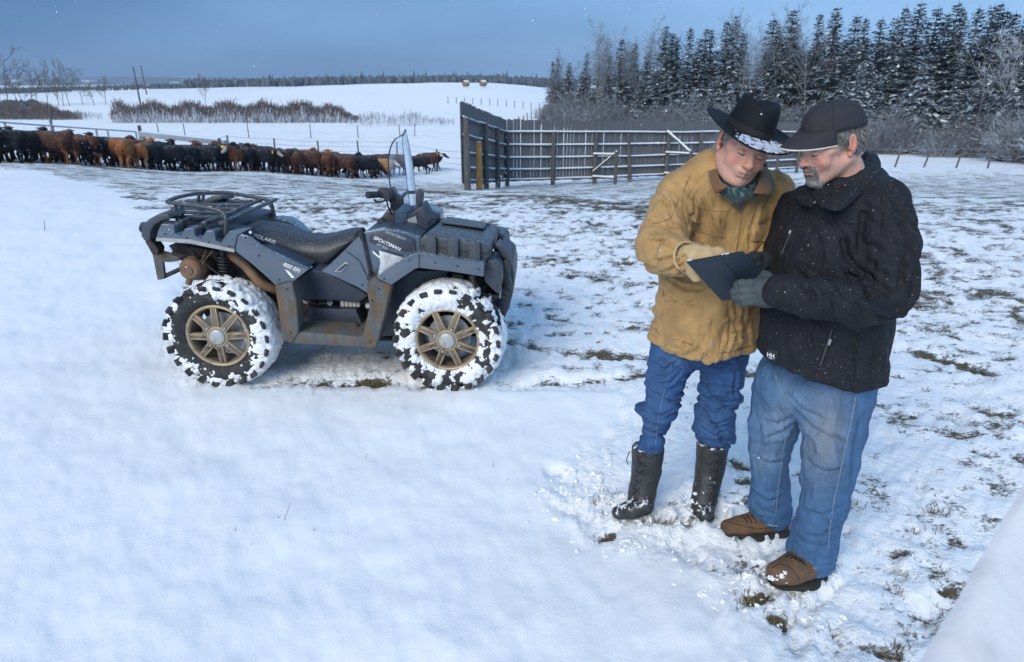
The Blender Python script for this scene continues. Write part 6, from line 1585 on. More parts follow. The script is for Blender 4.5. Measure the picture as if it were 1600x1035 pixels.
# jeans
def jeans(legs, hips, m, parent, folds, col=None, k=.02, h=.0052, lines=()):
    B = Blob(h, k)
    for c in legs: B.chain(c)
    B.chain(hips, k=.03); V, Q = B.mesh(1); V = disp(V, Q, folds); V = press(V, Q, lines); V = relax(V, Q, 1, .2)
    mk('jeans', V, Q, m, parent, col(V) if col else None); return bvh_of(V, Q)
zcA = lambda V: V[:, 2]
def foldsJA(V, N):
    z = V[:, 2]; low = fbm(V * 6, 3, 1) - .5; bunch = sstep(.68, .50, z)
    f = ridged(np.stack([z * 15 + V[:, 0] * 4.0 * np.sin(z * 9) + low * 2.2, V[:, 0] * 4, V[:, 1] * 4], 1), 2, 2)
    h = (f - .62) * (.010 + .040 * bunch) + crease(np.stack([z * 11 + V[:, 0] * 6, V[:, 0] * 4, V[:, 1] * 4], 1), 4) * (.006 + .012 * bunch)
    h += (ridged(np.stack([V[:, 0] * 16 + z * 7, z * 3, V[:, 1] * 8], 1), 2, 3) - .6) * .010 * (1 - bunch) + (fbm(V * 30, 2, 1) - .5) * .004
    return h
bJA = jeans([[(1062, 530, 2.57, 43), (1047, 570, 2.55, 35), (1032, 625, 2.53, 29), (1021, 662, 2.55, 30), (1014, 684, 2.575, 27), (1013, 696, 2.585, 20)],
             [(1128, 535, 2.59, 42), (1130, 575, 2.58, 35), (1122, 635, 2.57, 30), (1118, 664, 2.58, 30), (1115, 682, 2.60, 27), (1114, 694, 2.615, 20)]],
            [(1070, 540, 2.57, 36), (1118, 545, 2.58, 36)], M_DENIM, pA, foldsJA, lines=FJA_)
seam('seam', bJA, [(1052, 560), (1038, 610), (1030, 650), (1024, 695)], .0012, M_STITCH, pA)
# boots
def boot(name, shaft, foot_, parent, laces, seed, toe_dir):
    B = Blob(.005, .016); B.chain(shaft); B.chain(foot_, flat=((0, 0, 1), .85)); tp0 = S(*shaft[0][:3]); B.plane(tuple(tp0 + Vector((0, 0, .004))), (0, .12, 1), .004); V, Q = B.mesh(1)
    zmin = .004; V[:, 2] = np.maximum(V[:, 2], zmin)
    V = disp(V, Q, lambda V, N: (fbm(V * 14, 3, seed) - .5) * .009); o = mk(name, V, Q, M_BOOT, parent); bv = bvh_of(V, Q)
    for i, (a, b_) in enumerate(laces):
        seam('lace', bv, [a, ((a[0] + b_[0]) / 2, (a[1] + b_[1]) / 2 - 1), b_], .0024, M_BLACKP, parent, 3, .003)
    return bv
def onz(x, y, z=0.0):
    d = ray(x, y); s = (z - EYE) / d.z; return d.y * s
boot('boot', [(1013, 698, 2.585, 25), (1010, 735, 2.60, 23), (1004, 768, 2.58, 21), (1000, 786, 2.575, 20)], [(1004, 790, onz(1004, 800, .04), 17), (985, 797, onz(985, 806, .03), 16), (968, 801, onz(968, 810, .03), 13)], pA,
     [((998 - i * 2.0, 708 + i * 14), (1010 - i * 2.5, 716 + i * 14)) for i in range(6)] + [((1010 - i * 2.5, 708 + i * 14), (997 - i * 2.0, 717 + i * 14)) for i in range(6)], 3, -1)
boot('boot', [(1114, 694, 2.615, 25), (1110, 730, 2.62, 22), (1103, 764, 2.59, 20), (1100, 780, 2.575, 19)], [(1102, 782, onz(1102, 792, .04), 17), (1099, 796, onz(1099, 800, .03), 17), (1104, 805, onz(1104, 812, .03), 13)], pA,
     [((1108 + i * 0.5, 706 + i * 13), (1124 - i * 1.5, 713 + i * 13)) for i in range(6)] + [((1124 - i * 1.5, 706 + i * 13), (1108 + i * .5, 713 + i * 13)) for i in range(6)], 5, 0)
for pts in ([(984, 705, 2.55), (979, 718, 2.53), (981, 726, 2.53)], [(986, 706, 2.54), (995, 716, 2.52), (1000, 728, 2.53)], [(1124, 735, 2.56), (1125, 750, 2.55), (1122, 762, 2.55)], [(1127, 725, 2.57), (1133, 722, 2.56), (1128, 728, 2.56)]):
    b = MB(); b.tube([S(*p) - pA.location for p in pts], .0022, 5); b.build('lace', M_BLACKP, pA, True)
# pale glove pointing at the screen
B = Blob(.0035, .010)
B.chain([(1074, 402, 2.235, 20), (1086, 399, 2.21, 18)], k=.01); B.chain([(1086, 400, 2.21, 17), (1102, 398, 2.18, 14), (1110, 401, 2.16, 11)])
finger(B, [(1110, 396, 2.17), (1126, 394, 2.16), (1138, 402, 2.15), (1142, 412, 2.14)], [9, 8, 7, 6])
finger(B, [(1108, 404, 2.16), (1122, 412, 2.15), (1124, 424, 2.16), (1114, 428, 2.17)], [9, 8.5, 8, 7])
finger(B, [(1102, 410, 2.16), (1110, 420, 2.15), (1108, 431, 2.16), (1098, 432, 2.17)], [9, 8.5, 8, 7])
finger(B, [(1094, 412, 2.16), (1098, 424, 2.15), (1094, 433, 2.16)], [8.5, 8, 7]); finger(B, [(1082, 408, 2.19), (1080, 424, 2.14), (1088, 434, 2.125)], [11, 9.5, 8])
V, Q = B.mesh(1); V = disp(V, Q, lambda V, N: (fbm(V * 30, 3, 2) - .5) * .006 + (ridged(np.stack([V[:, 0] * 35, V[:, 2] * 20, V[:, 1] * 20], 1), 2, 1) - .6) * .004); mk('glove', V, Q, M_GTAN, pA)
b = MB(); cc = S(1073, 402, 2.222) - pA.location; ax_ = (S(1088, 399, 2.19) - S(1073, 402, 2.235)).normalized(); u_ = ax_.orthogonal().normalized(); v_ = ax_.cross(u_)
b.tube([cc + (u_ * math.cos(q) + v_ * math.sin(q)) * .050 for q in np.linspace(0, 6.2832, 28)], .005, 8); b.build('glove_cuff', M_GTAN, pA, True)
# cowboy hat
HH = Matrix.Translation(S(1163, 229, 2.40)) @ (Matrix.Rotation(math.radians(4), 4, 'Z') @ Matrix.Rotation(math.radians(16), 4, 'Y') @ Matrix.Rotation(math.radians(13), 4, 'X')) @ Matrix.Translation((-.008, .004, .054))
na = 72; P = []; nl = 0; C_ = []
def felt_pt(q, f):
    c, s = math.cos(q), math.sin(q); a_, b_ = .080 + (.174 - .080) * f, .103 + (.170 - .103) * f
    x, y = a_ * c, b_ * s; z = .014 * (abs(c) ** 1.6) * f ** 1.5 * (1 + .9 * s * (1 if s > 0 else .35)) + (.014 * f * s * s if s > 0 else 0) - .020 * f ** 1.3 * (abs(s) ** 2) * (1 if s < 0 else .6)
    x *= 1 - .13 * abs(c) ** 2 * f ** 2; return Vector((x, y, z))
brim_rows = [.0, .12, .3, .5, .7, .85, .95, 1.0]
crown = [(.0, 1.0), (.02, .985), (.045, .94), (.075, .90), (.10, .85), (.118, .80), (.124, .66), (.120, .46), (.112, .24), (.108, .0)]
b = MB(); Vt = []
for f in reversed(brim_rows):
    for k in range(na): Vt.append(felt_pt(2 * math.pi * k / na, f))
for z, r_ in crown[1:-1]:
    for k in range(na):
        q = 2 * math.pi * k / na; c, s = math.cos(q), math.sin(q)
        x, y = .080 * c * r_, .103 * s * r_; zz = z * .80
        front = max(0, -s); pinch = (z / .12) ** 3 * front * .30; x *= 1 - pinch
        if z > .09: zz += .010 * abs(c) * (1 if abs(c) > .3 else .3) - .020 * (1 - abs(x) / .06 if abs(x) < .06 else 0) * (1 - r_ * .5)
        Vt.append(Vector((x, y, zz)))
Vt.append(Vector((0, 0, .076))); nrow = len(brim_rows) + len(crown) - 2; F = []
for i in range(nrow - 1):
    for k in range(na): k2 = (k + 1) % na; F.append((i * na + k, i * na + k2, (i + 1) * na + k2, (i + 1) * na + k))
for k in range(na): F.append(((nrow - 1) * na + k, (nrow - 1) * na + (k + 1) % na, nrow * na))
Vl = np.array([tuple(v) for v in Vt]); cf = np.tile(np.array([[.007, .008, .011]]), (len(Vl), 1))
me = new_mesh('hat', np.array([tuple(HH @ v - pA.location) for v in Vt]), F, True, [M_FELT], None, cf)
hat = link('cowboy_hat', me, pA); so = hat.modifiers.new('t', 'SOLIDIFY'); so.thickness = .005; so.offset = -1; sb = hat.modifiers.new('s', 'SUBSURF'); sb.levels = sb.render_levels = 1
b = MB(); band = [[HH @ Vector(((.0815 - z * .12) * math.cos(q), (.1045 - z * .12) * math.sin(q), z)) - pA.location for q in np.linspace(0, 2 * math.pi, 60, endpoint=False)] for z in (.006, .024)]
b.loft(band, caps=False); b.build('hat_band', M_SOFTS, hat, True)
# fallen snow along the front of the brim
ng, nf = 200, 26; Vs = []; 
for j in range(nf):
    for i in range(ng):
        q = math.radians(205 + 150 * i / (ng - 1)); f = .03 + .93 * j / (nf - 1); p = felt_pt(q, f); n_ = .5 * float(vnoise(np.array([[p.x * 420, p.y * 420, 3]]), 1)[0]) + .5 * float(vnoise(np.array([[p.x * 120, p.y * 120, 7]]), 2)[0])
        dense = math.exp(-((i / (ng - 1) - .50) / .36) ** 4) * (1.0 - .35 * abs(j / (nf - 1) - .55))
        p.z += -.0015 + .0034 * min(1, max(0, n_ + dense * .50 - .76) / .25); Vs.append(HH @ p - pA.location)
Fs = [(j * ng + i, j * ng + i + 1, (j + 1) * ng + i + 1, (j + 1) * ng + i) for j in range(nf - 1) for i in range(ng - 1)]
o = link('brim_snow', new_mesh('brim_snow', np.array([tuple(v) for v in Vs]), Fs, True, [M_FROSTB]), hat)
o.data.flip_normals() if o.data.polygons[0].normal.z < 0 else None

# ======================================================== man in the black jacket and cap
pB = empty('person', at(1235, 880, 2.28)); pB.location.z = 0
tag(pB, 'man in black softshell jacket, dark cap and faded jeans holding the tablet', 'person')
HB = Matrix.Translation(S(1298, 223, 2.22)) @ Matrix.Scale(.95, 4) @ (Matrix.Rotation(math.radians(-76), 4, 'Z') @ Matrix.Rotation(math.radians(3), 4, 'Y') @ Matrix.Rotation(math.radians(21), 4, 'X'))
V, Q = head_mesh('B'); cB = head_col(V, 'B'); Vh = tf(V, HB)
Vb, Qb = torso_body((1330, 290, 2.27, 38), (1285, 520, 2.28, 50), [(1270, 330, 2.40, 22), (1370, 335, 2.16, 22)],
    [[(1380, 340, 2.14, 22), (1395, 470, 2.04, 18), (1222, 457, 2.05, 13)], [(1255, 330, 2.42, 20), (1230, 420, 2.44, 16), (1200, 420, 2.27, 12)]],
    [[(1305, 580, 2.22, 25), (1296, 740, 2.15, 18), (1270, 860, 2.17, 12)], [(1230, 570, 2.36, 22), (1207, 720, 2.40, 14), (1207, 800, 2.44, 11)]])
mk('body', np.concatenate([Vh, Vb]), np.concatenate([Q, Qb + len(Vh)]), M_SKIN, pB, np.concatenate([cB, np.tile(skin, (len(Vb), 1))]))
face_lines(HB, pB, 'B')
temple(2600, (-.032, -.004), (.022, .052), [-1, 1], 15, HB, pB, GREYS * .75, .020, np.array([.1, .5, -1.0]))
temple(900, (-.030, -.022), (-.008, .01), [-1, 1], 19, HB, pB, GREYS, .014, np.array([.1, .2, -1.0]))
rs = np.random.RandomState(17); n = 5200; q = rs.uniform(-.35, math.pi + .35, n); z = rs.uniform(-.050, .055, n)
bx = np.stack([.0775 * np.cos(q) * np.sqrt(np.clip(1 - ((z - .042) / .12) ** 2, 0, 1)), .018 + .096 * np.sin(q) * np.sqrt(np.clip(1 - ((z - .042) / .125) ** 2, 0, 1)), z], 1)
bx = bx[bx[:, 1] > .030]; hair_tufts(bx + np.array([0, .002, 0]), np.stack([bx[:, 0] * 2, (bx[:, 1]) * 2.0, -np.ones(len(bx))], 1), .026, .001, 18, DGREYS * 1.5, 'hair', M_HAIRG, pB, HB)
for sx in (-1, 1):
    t = np.random.RandomState(28 + sx).rand(220); b_ = np.stack([sx * (.010 + .038 * t), -.0975 + .020 * t ** 1.5, .0215 + .004 * np.sin(t * 3) + np.random.RandomState(4).randn(220) * .0018], 1)
    hair_tufts(b_, np.tile([sx * .9, -.35, .10], (220, 1)), .010, .0007, 3, DGREYS * .6, 'eyebrow', M_HAIRG, pB, HB)
# goatee and moustache
rs = np.random.RandomState(33); pts = []
while len(pts) < 4600:
    x, z = rs.uniform(-.036, .036), rs.uniform(-.124, -.040)
    m_ = (abs(x) < .030 and -.056 < z < -.042) or (.018 < abs(x) < .034 and -.085 < z < -.045) or (abs(x) < .030 and z < -.078 and x * x / .0010 + (z + .098) ** 2 / .0008 < 1)
    if not m_: continue
    zz = (z + .07) / .06; y = -.095 + x * x * 9.5 + (.026 * max(0, -zz) ** 2) + (.012 if z > -.05 else 0) * 0
    y += -.004 if -.056 < z else (.0 if z > -.078 else -.002); pts.append((x, y, z))
pts = np.array(pts); col_top = pts[:, 2] > -.085
hair_tufts(pts[col_top], np.stack([pts[col_top][:, 0] * 12, -np.full(col_top.sum(), .35), -np.ones(col_top.sum())], 1), .010, .0008, 34, DGREYS * 1.3, 'moustache', M_HAIRG, pB, HB)
hair_tufts(pts[~col_top], np.stack([pts[~col_top][:, 0] * 9, np.full((~col_top).sum(), .05), -np.ones((~col_top).sum())], 1), .013, .0010, 35, GREYS * 1.15, 'beard', M_HAIRG, pB, HB)
s_ = SDF((-.05, -.13, -.15), (.05, -.03, -.03), .003); s_.ell((0, -.070, -.106), (.035, .032, .023), .01); s_.cap((-.024, -.092, -.050), (.024, -.092, -.050), .006, .006, .01)
V, Q = s_.mesh(); V = disp(V, Q, lambda V, N: (fbm(V * 160, 3, 1) - .5) * .006); mk('beard', tf(V, HB), Q, M_HAIRG, pB, np.tile([[.20, .19, .185]], (len(V), 1)) * (.6 + .9 * fbm(V * 220, 2, 2))[:, None])
# cap: crown with panel seams, curved peak with pale piping
HC = HB @ Matrix.Translation((0, .0, .0)) @ Matrix.Rotation(math.radians(-5), 4, 'X')
b = MB(); na = 48; rows = []
for j in range(15):
    t = j / 14 * math.pi / 2; z = .050 + .080 * math.sin(t); rr = max(math.cos(t), 0) ** .62
    rows.append([(.0850 * rr * math.cos(q), .014 + .108 * rr * math.sin(q), z + (.004 * (-math.sin(q)) if math.sin(q) < 0 else -.016 * math.sin(q)) * (1 - j / 14)) for q in np.linspace(0, 2 * math.pi, na, endpoint=False)])
Vc = [HC @ Vector(p) - pB.location for r_ in rows for p in r_]; F = []
for j in range(14):
    for k in range(na): F.append((j * na + k, j * na + (k + 1) % na, (j + 1) * na + (k + 1) % na, (j + 1) * na + k))
capo = link('cap', new_mesh('cap', np.array([tuple(v) for v in Vc]), F, True, [M_CAPM]), pB); so = capo.modifiers.new('t', 'SOLIDIFY'); so.thickness = .003
for q in (math.radians(30), math.radians(90), math.radians(150), math.radians(210), math.radians(270), math.radians(330)):
    k = int(q / (2 * math.pi) * na); b = MB(); b.tube([Vc[j * na + k] for j in range(15)], .0013, 4); b.build('cap_seam', M_SOFTS, capo, True)
b = MB(); b.tube([Vc[1 * na + k % na] for k in range(na + 1)], .0011, 4); b.build('cap_seam', M_SOFTS, capo, True)
c = HC @ Vector((0, .014, .129)) - pB.location; b = MB(); b.tube([c, c + (HC.to_3x3() @ Vector((0, 0, .006)))], [.007, .003], 12); b.build('cap_button', M_CAPM, capo, True)
nb, nr_ = 31, 9; P = []; edge_ = []
for j in range(nr_):
    f = j / (nr_ - 1)
    for i in range(nb):
        a_ = math.radians(-154 + 128 * i / (nb - 1)); s = -1 + 2 * i / (nb - 1)
        x0, y0 = .0855 * math.cos(a_), .014 + .108 * math.sin(a_); reach = .082 * (1 - abs(s) ** 2.6) + .001
        x = x0 * (1 + .02 * f); y = y0 - reach * f; z = .063 - .030 * f - .026 * (x / .086) ** 2 * f; P.append(HC @ Vector((x, y, z)) - pB.location)
        if j == nr_ - 1: edge_.append(P[-1])
F = [(j * nb + i, j * nb + i + 1, (j + 1) * nb + i + 1, (j + 1) * nb + i) for j in range(nr_ - 1) for i in range(nb - 1)]
pk = link('cap_peak', new_mesh('cap_peak', np.array([tuple(v) for v in P]), F, True, [M_CAPM]), capo); so = pk.modifiers.new('t', 'SOLIDIFY'); so.thickness = .004; so.offset = 0
b = MB(); b.tube(edge_, .0026, 6); b.build('piping', M_PIPE, pk, True)
# jacket
J = Blob(.0052, .035)
J.chain([(1318, 335, 2.27, 78), (1300, 400, 2.27, 92)], flat=((0, 1, .0), 1.05)); J.chain([(1300, 400, 2.27, 92), (1288, 500, 2.27, 97), (1277, 640, 2.27, 100)], flat=((0, 1, .1), .98))
J.chain([(1262, 322, 2.40, 36), (1330, 300, 2.29, 44), (1376, 318, 2.15, 38)], k=.04)
J.chain([(1322, 296, 2.27, 32), (1342, 288, 2.28, 32)], k=.03)
J.chain([(1380, 326, 2.13, 42), (1394, 390, 2.07, 42), (1386, 458, 2.03, 38)], k=.025); J.chain([(1386, 462, 2.03, 38), (1340, 476, 1.99, 36), (1270, 466, 2.01, 30), (1218, 457, 2.04, 27)], k=.015)
J.chain([(1252, 330, 2.42, 38), (1228, 400, 2.44, 34), (1218, 430, 2.42, 32)], k=.025); J.chain([(1218, 430, 2.42, 30), (1200, 425, 2.29, 24)], k=.02)
hq = S(1255, 597, 2.07); J.plane(hq, (-.17, .10, -1), .012); J.w('ell', (S(1277, 650, 2.27), (.165, .16, .16)), op='cut', k=.01)
J.w('ell', (S(1215, 457, 2.04), (.025, .045, .047)), op='cut', k=.006)
V, Q = J.mesh(1)
s1, e1, w1 = np.array(S(1380, 326, 2.13)), np.array(S(1386, 460, 2.03)), np.array(S(1218, 457, 2.04))
def foldsB(V, N):
    z = V[:, 2]; low = fbm(V * 5, 3, 2) - .5; h = (ridged(np.stack([V[:, 0] * 9 + z * 7 + low * 2, z * 3.5 - V[:, 0] * 2, V[:, 1] * 6], 1), 3, 1) - .62) * .018 + crease(np.stack([V[:, 0] * 6 + z * 5 + low, z * 2.5 - V[:, 0] * 2, V[:, 1] * 4], 1), 3) * .0035
    for a, b_, amp in ((s1, e1, .015), (e1, w1, .017)):
        t, x, y_, r_, L = axis_coords(V, a, b_); m = sstep(.15, .10, r_) * sstep(-.05, .03, t) * sstep(L + .04, L - .02, t)
        h += m * (ridged(np.stack([t * 15 + x * 16 + low * 3, x * 5, y_ * 6], 1), 2, 3) - .58) * amp * .8 + m * crease(np.stack([t * 8 + x * 12, x * 4, y_ * 4], 1), 1) * .004
    # deep fold in the crook of the elbow
    d = poly_dist(V[:, 0], V[:, 2], [tuple(np.array(S(*p))[[0, 2]]) for p in ((1345, 415, 2.0), (1372, 440, 2.0), (1384, 452, 2.0))]); h -= .012 * np.exp(-(d / .008) ** 2) * (V[:, 1] < 2.1)
    d = poly_dist(V[:, 0], V[:, 2], [tuple(np.array(S(*p))[[0, 2]]) for p in ((1318, 380, 2.08), (1330, 420, 2.05), (1330, 445, 2.05))]); h -= .012 * np.exp(-(d / .010) ** 2) * (V[:, 1] < 2.25)
    h += .003 * np.exp(-((z - hq.z - .02 + (V[:, 0] - hq.x) * .17) / .010) ** 2)
    return h
V = disp(V, Q, foldsB); V = press(V, Q, FB_); V = relax(V, Q, 1, .2); mk('jacket', V, Q, M_SOFT, pB); bB = bvh_of(V, Q)
seam('zipper', bB, [(1262, 322), (1248, 360), (1230, 405), (1224, 425)], .0024, M_SOFTS, pB)
seam('zipper', bB, [(1206, 492), (1199, 530), (1194, 578)], .0022, M_SOFTS, pB)
seam('pocket_zip', bB, [(1236, 362), (1222, 396)], .0026, M_ZIP, pB); seam('pocket_zip', bB, [(1300, 515), (1290, 545), (1281, 572)], .0030, M_ZIP, pB)
seam('pocket_welt', bB, [(1305, 514), (1295, 546), (1287, 574)], .0022, M_SOFTS, pB)
seam('zip_pull', bB, [(1297, 530), (1295, 538)], .0045, M_SILV, pB, 2, .004); seam('zip_pull', bB, [(1236, 361), (1234, 366)], .0035, M_SILV, pB, 2, .004)
seam('seam', bB, [(1385, 338), (1365, 365), (1350, 400), (1340, 430)], .0013, M_SOFTS, pB); seam('seam', bB, [(1345, 300), (1390, 340), (1430, 360)], .0012, M_SOFTS, pB)
seam('seam', bB, [(1340, 522), (1338, 560), (1336, 600)], .0012, M_SOFTS, pB); seam('seam', bB, [(1190, 570), (1250, 592), (1320, 605), (1366, 606)], .0010, M_SOFTS, pB)
seam('cuff_seam', bB, [(1226, 432), (1222, 455), (1224, 482)], .0022, M_SOFTS, pB, 5); seam('belt_tab', bB, [(1338, 534), (1340, 548)], .004, M_SOFTS, pB)
seam('snap', bB, [(1272, 318), (1275, 315)], .003, M_SILV, pB, 2, .002)
lp = patch('label_patch', bB, [(1200, 545), (1216, 549), (1213, 564), (1197, 560)], .0015, mat('label_black', (.02, .022, .025), .6, .05), pB, 4, 4)
hA_, hB_, hC_ = hit(bB, 1201, 554, .004), hit(bB, 1213, 557, .004), hit(bB, 1206, 562, .004)
if hA_ is not None and hB_ is not None:
    ex = (hB_ - hA_).normalized(); up_ = Vector((0, 0, 1)); ny = up_.cross(ex).normalized(); ez = ex.cross(ny) * -1
    nrm = ex.cross(Vector((0, 0, 1))).normalized();
    if nrm.y > 0: nrm = -nrm
    upv = nrm.cross(ex); Rm = Matrix((ex, upv, nrm)).transposed()
    text('lettering', 'HH', M_WHITE, pB, (hA_ + hB_) / 2 + nrm * .004 - pB.location, .022, Rm, 0, .0004, 1.1)
    b = MB(); c = (hA_ + hB_) / 2 + nrm * .004 - pB.location - upv * .010; b.box(c, (.018, .0018, .0008), Rm); b.build('label_line', M_WHITE, pB)
    hz = hit(bB, 1322, 346, .003)
    if hz is not None:
        text('lettering', 'Workwear', mat('tone_print', (.03, .032, .04), .5, 0), pB, hz + Vector((0, -.003, 0)) - pB.location, .016, Rm, 0, .0004)
# collar and dark shirt at the neck
sheet('collar', [[(1350, 238, 2.40), (1354, 252, 2.33), (1348, 270, 2.25), (1325, 286, 2.18), (1297, 300, 2.14), (1272, 309, 2.14)], [(1370, 243, 2.40), (1376, 260, 2.31), (1366, 284, 2.19), (1340, 308, 2.10), (1312, 329, 2.055), (1284, 324, 2.09)]], M_SOFT, pB, .007)
sheet('collar', [[(1270, 309, 2.15), (1262, 303, 2.24), (1268, 294, 2.36), (1300, 282, 2.44), (1350, 240, 2.42)], [(1268, 324, 2.12), (1248, 318, 2.20), (1246, 304, 2.34), (1285, 292, 2.48), (1356, 254, 2.44)]], M_SOFT, pB, .007)
B = Blob(.006, .02); B.chain([(1322, 290, 2.25, 33), (1330, 270, 2.28, 34)]); B.chain([(1300, 300, 2.20, 20), (1330, 285, 2.20, 22)]); V, Q = B.mesh(1); B2 = V[:, 2] 
mk('shirt', V - np.array([0, 0, .028]), Q, M_SOFTS, pB)
# jeans
def colJB(V):
    P = np.array(V); n = fbm(P * 9, 3, 1)[:, None]; base = np.array([[.045, .112, .225]]) * (.85 + .3 * n); fade = np.array([[.20, .27, .34]]); tanc = np.array([[.24, .26, .27]])
    def spot(x, y, Y, rx, rz, a):
        c = np.array(S(x, y, Y)); d = ((P[:, 0] - c[0]) / rx) ** 2 + ((P[:, 2] - c[2]) / rz) ** 2; return (np.exp(-d) * a * (P[:, 1] < c[1] + .08))[:, None]
    for t, cc in ((spot(1290, 680, 2.10, .05, .17, .65), tanc), (spot(1212, 650, 2.30, .05, .16, .5), fade), (spot(1195, 730, 2.3, .05, .1, .3), fade)): t = t * (.6 + .8 * n); base = base * (1 - t) + cc * t
    streak = fbm(np.stack([P[:, 0] * 60, P[:, 2] * 8, P[:, 1] * 60], 1), 2, 3)[:, None]; return base * (.82 + .36 * streak)
def foldsJB(V, N):
    z = V[:, 2]; low = fbm(V * 5, 3, 1) - .5; bunch = sstep(.35, .14, z)
    h = (ridged(np.stack([V[:, 0] * 9 + z * 6 + low * 2.5, z * 3, V[:, 1] * 6], 1), 3, 2) - .62) * .018 + crease(np.stack([V[:, 0] * 7 + z * 7, z * 2.5, V[:, 1] * 4], 1), 4) * .004
    h += (ridged(np.stack([z * 13 + V[:, 0] * 9 + low * 5, V[:, 0] * 6 - z * 3, V[:, 1] * 5], 1), 3, 4) - .6) * .017 * bunch + (fbm(V * 28, 2, 1) - .5) * .004
    return h
bJB = jeans([[(1312, 595, 2.21, 56), (1303, 660, 2.18, 48), (1299, 710, 2.16, 42), (1287, 780, 2.145, 36), (1272, 840, 2.15, 34), (1268, 862, 2.155, 37)],
             [(1228, 590, 2.36, 46), (1209, 660, 2.37, 37), (1204, 720, 2.39, 31), (1205, 770, 2.42, 30), (1205, 796, 2.44, 33)]],
            [(1236, 600, 2.33, 50), (1300, 606, 2.23, 54)], M_DENIMB, pB, foldsJB, colJB, lines=FJB_)
seam('seam', bJB, [(1338, 615), (1325, 680), (1312, 740), (1300, 800), (1293, 860)], .0022, M_STITCH, pB); seam('seam', bJB, [(1228, 680), (1220, 730), (1212, 800)], .0020, M_STITCH, pB)
seam('seam', bJB, [(1210, 580), (1216, 600), (1230, 625)], .0018, M_STITCH, pB); seam('hem', bJB, [(1230, 866), (1250, 882), (1275, 888)], .0028, M_STITCH, pB); seam('hem', bJB, [(1172, 806), (1190, 818), (1215, 822)], .0028, M_STITCH, pB)
# shoes
def shoe(path, sole, parent, seed):
    B = Blob(.0045, .014); B.chain(path, flat=((0, 0, 1), .9)); V, Q = B.mesh(1); V[:, 2] = np.maximum(V[:, 2], .018); V = disp(V, Q, lambda V, N: (fbm(V * 18, 3, seed) - .5) * .006); mk('shoe', V, Q, M_SHOE, parent); bv = bvh_of(V, Q)
    B = Blob(.0045, .008); B.chain(sole, flat=((0, 0, 1), .32)); V, Q = B.mesh(1); V[:, 2] = np.maximum(V[:, 2], .0); mk('sole', V, Q, M_SOLE, parent); return bv
Yn = lambda x, y, z: onz(x, y, z)
bs = shoe([(1272, 872, 2.16, 27), (1256, 880, 2.125, 26), (1236, 890, 2.085, 24), (1218, 895, 2.06, 20)], [(1266, 893, Yn(1266, 893, .02), 27), (1250, 902, Yn(1250, 902, .02), 29), (1222, 906, Yn(1222, 906, .02), 24)], pB, 1)
for i in range(4): seam('lace', bs, [(1228 + i * 7, 872 + i * 1), (1236 + i * 6, 868 + i * 3), (1244 + i * 5, 876 + i * 3)], .0022, M_SOFTS, pB, 4, .002)
seam('seam', bs, [(1206, 888), (1222, 882), (1240, 892), (1250, 906)], .0014, M_SOLE, pB)
bs = shoe([(1212, 812, 2.45, 22), (1185, 817, 2.43, 20), (1160, 822, 2.42, 17), (1139, 824, 2.415, 13)], [(1215, 829, Yn(1215, 831, .02), 19), (1180, 832, Yn(1180, 834, .02), 20), (1143, 830, Yn(1143, 832, .02), 15)], pB, 2)
for i in range(3): seam('lace', bs, [(1160 + i * 7, 808 - i * 1), (1165 + i * 7, 812), (1168 + i * 7, 818)], .0022, M_SOFTS, pB, 4, .002)
seam('seam', bs, [(1140, 816), (1160, 822), (1190, 826), (1220, 822)], .0014, M_SOLE, pB)
# near glove over the cover, far glove behind
TAB = [S(1073, 411, 2.055), S(1163, 395, 2.085), S(1218, 455, 2.175), S(1128, 471, 2.145)]
B = Blob(.0032, .008)
B.chain([(1222, 457, 2.045, 25), (1208, 457, 2.055, 24), (1196, 457, 2.07, 22)], k=.01, flat=((0, 1, 0), .75)); B.chain([(1196, 449, 2.075, 14), (1180, 450, 2.085, 13)], k=.012); B.chain([(1196, 466, 2.08, 14), (1184, 464, 2.09, 13)], k=.012)
for y0, x1, y1, y2 in ((443, 1152, 443, 445), (452, 1146, 454, 456), (461, 1149, 464, 465), (469, 1157, 472, 474)):
    finger(B, [(1188, y0, 2.085), (1172, (y0 + y1) / 2, 2.072), (1160 if x1 < 1156 else 1165, y1, 2.082), (x1, y2, 2.098)], [8.2, 7.8, 7.2, 6.4], .0035)
finger(B, [(1204, 440, 2.09), (1196, 432, 2.13), (1180, 430, 2.155)], [10, 8.5, 7])
V, Q = B.mesh(1); V = disp(V, Q, lambda V, N: (fbm(V * 45, 3, 2) - .5) * .008); mk('glove', V, Q, M_GDK, pB)
B = Blob(.004, .010); B.chain([(1202, 424, 2.28, 20), (1192, 412, 2.24, 17)]); B.chain([(1190, 408, 2.22, 15), (1184, 420, 2.19, 12)])
for x, y in ((1178, 405), (1180, 415), (1183, 426)): finger(B, [(1190, y - 4, 2.22), (x + 2, y - 2, 2.165), (x - 6, y + 2, 2.145)], [8, 7, 6])
finger(B, [(1190, 402, 2.23), (1176, 400, 2.19), (1166, 404, 2.14)], [8, 7, 6])
V, Q = B.mesh(1); V = disp(V, Q, lambda V, N: (fbm(V * 45, 3, 2) - .5) * .007); mk('glove', V, Q, M_GBLK, pB)

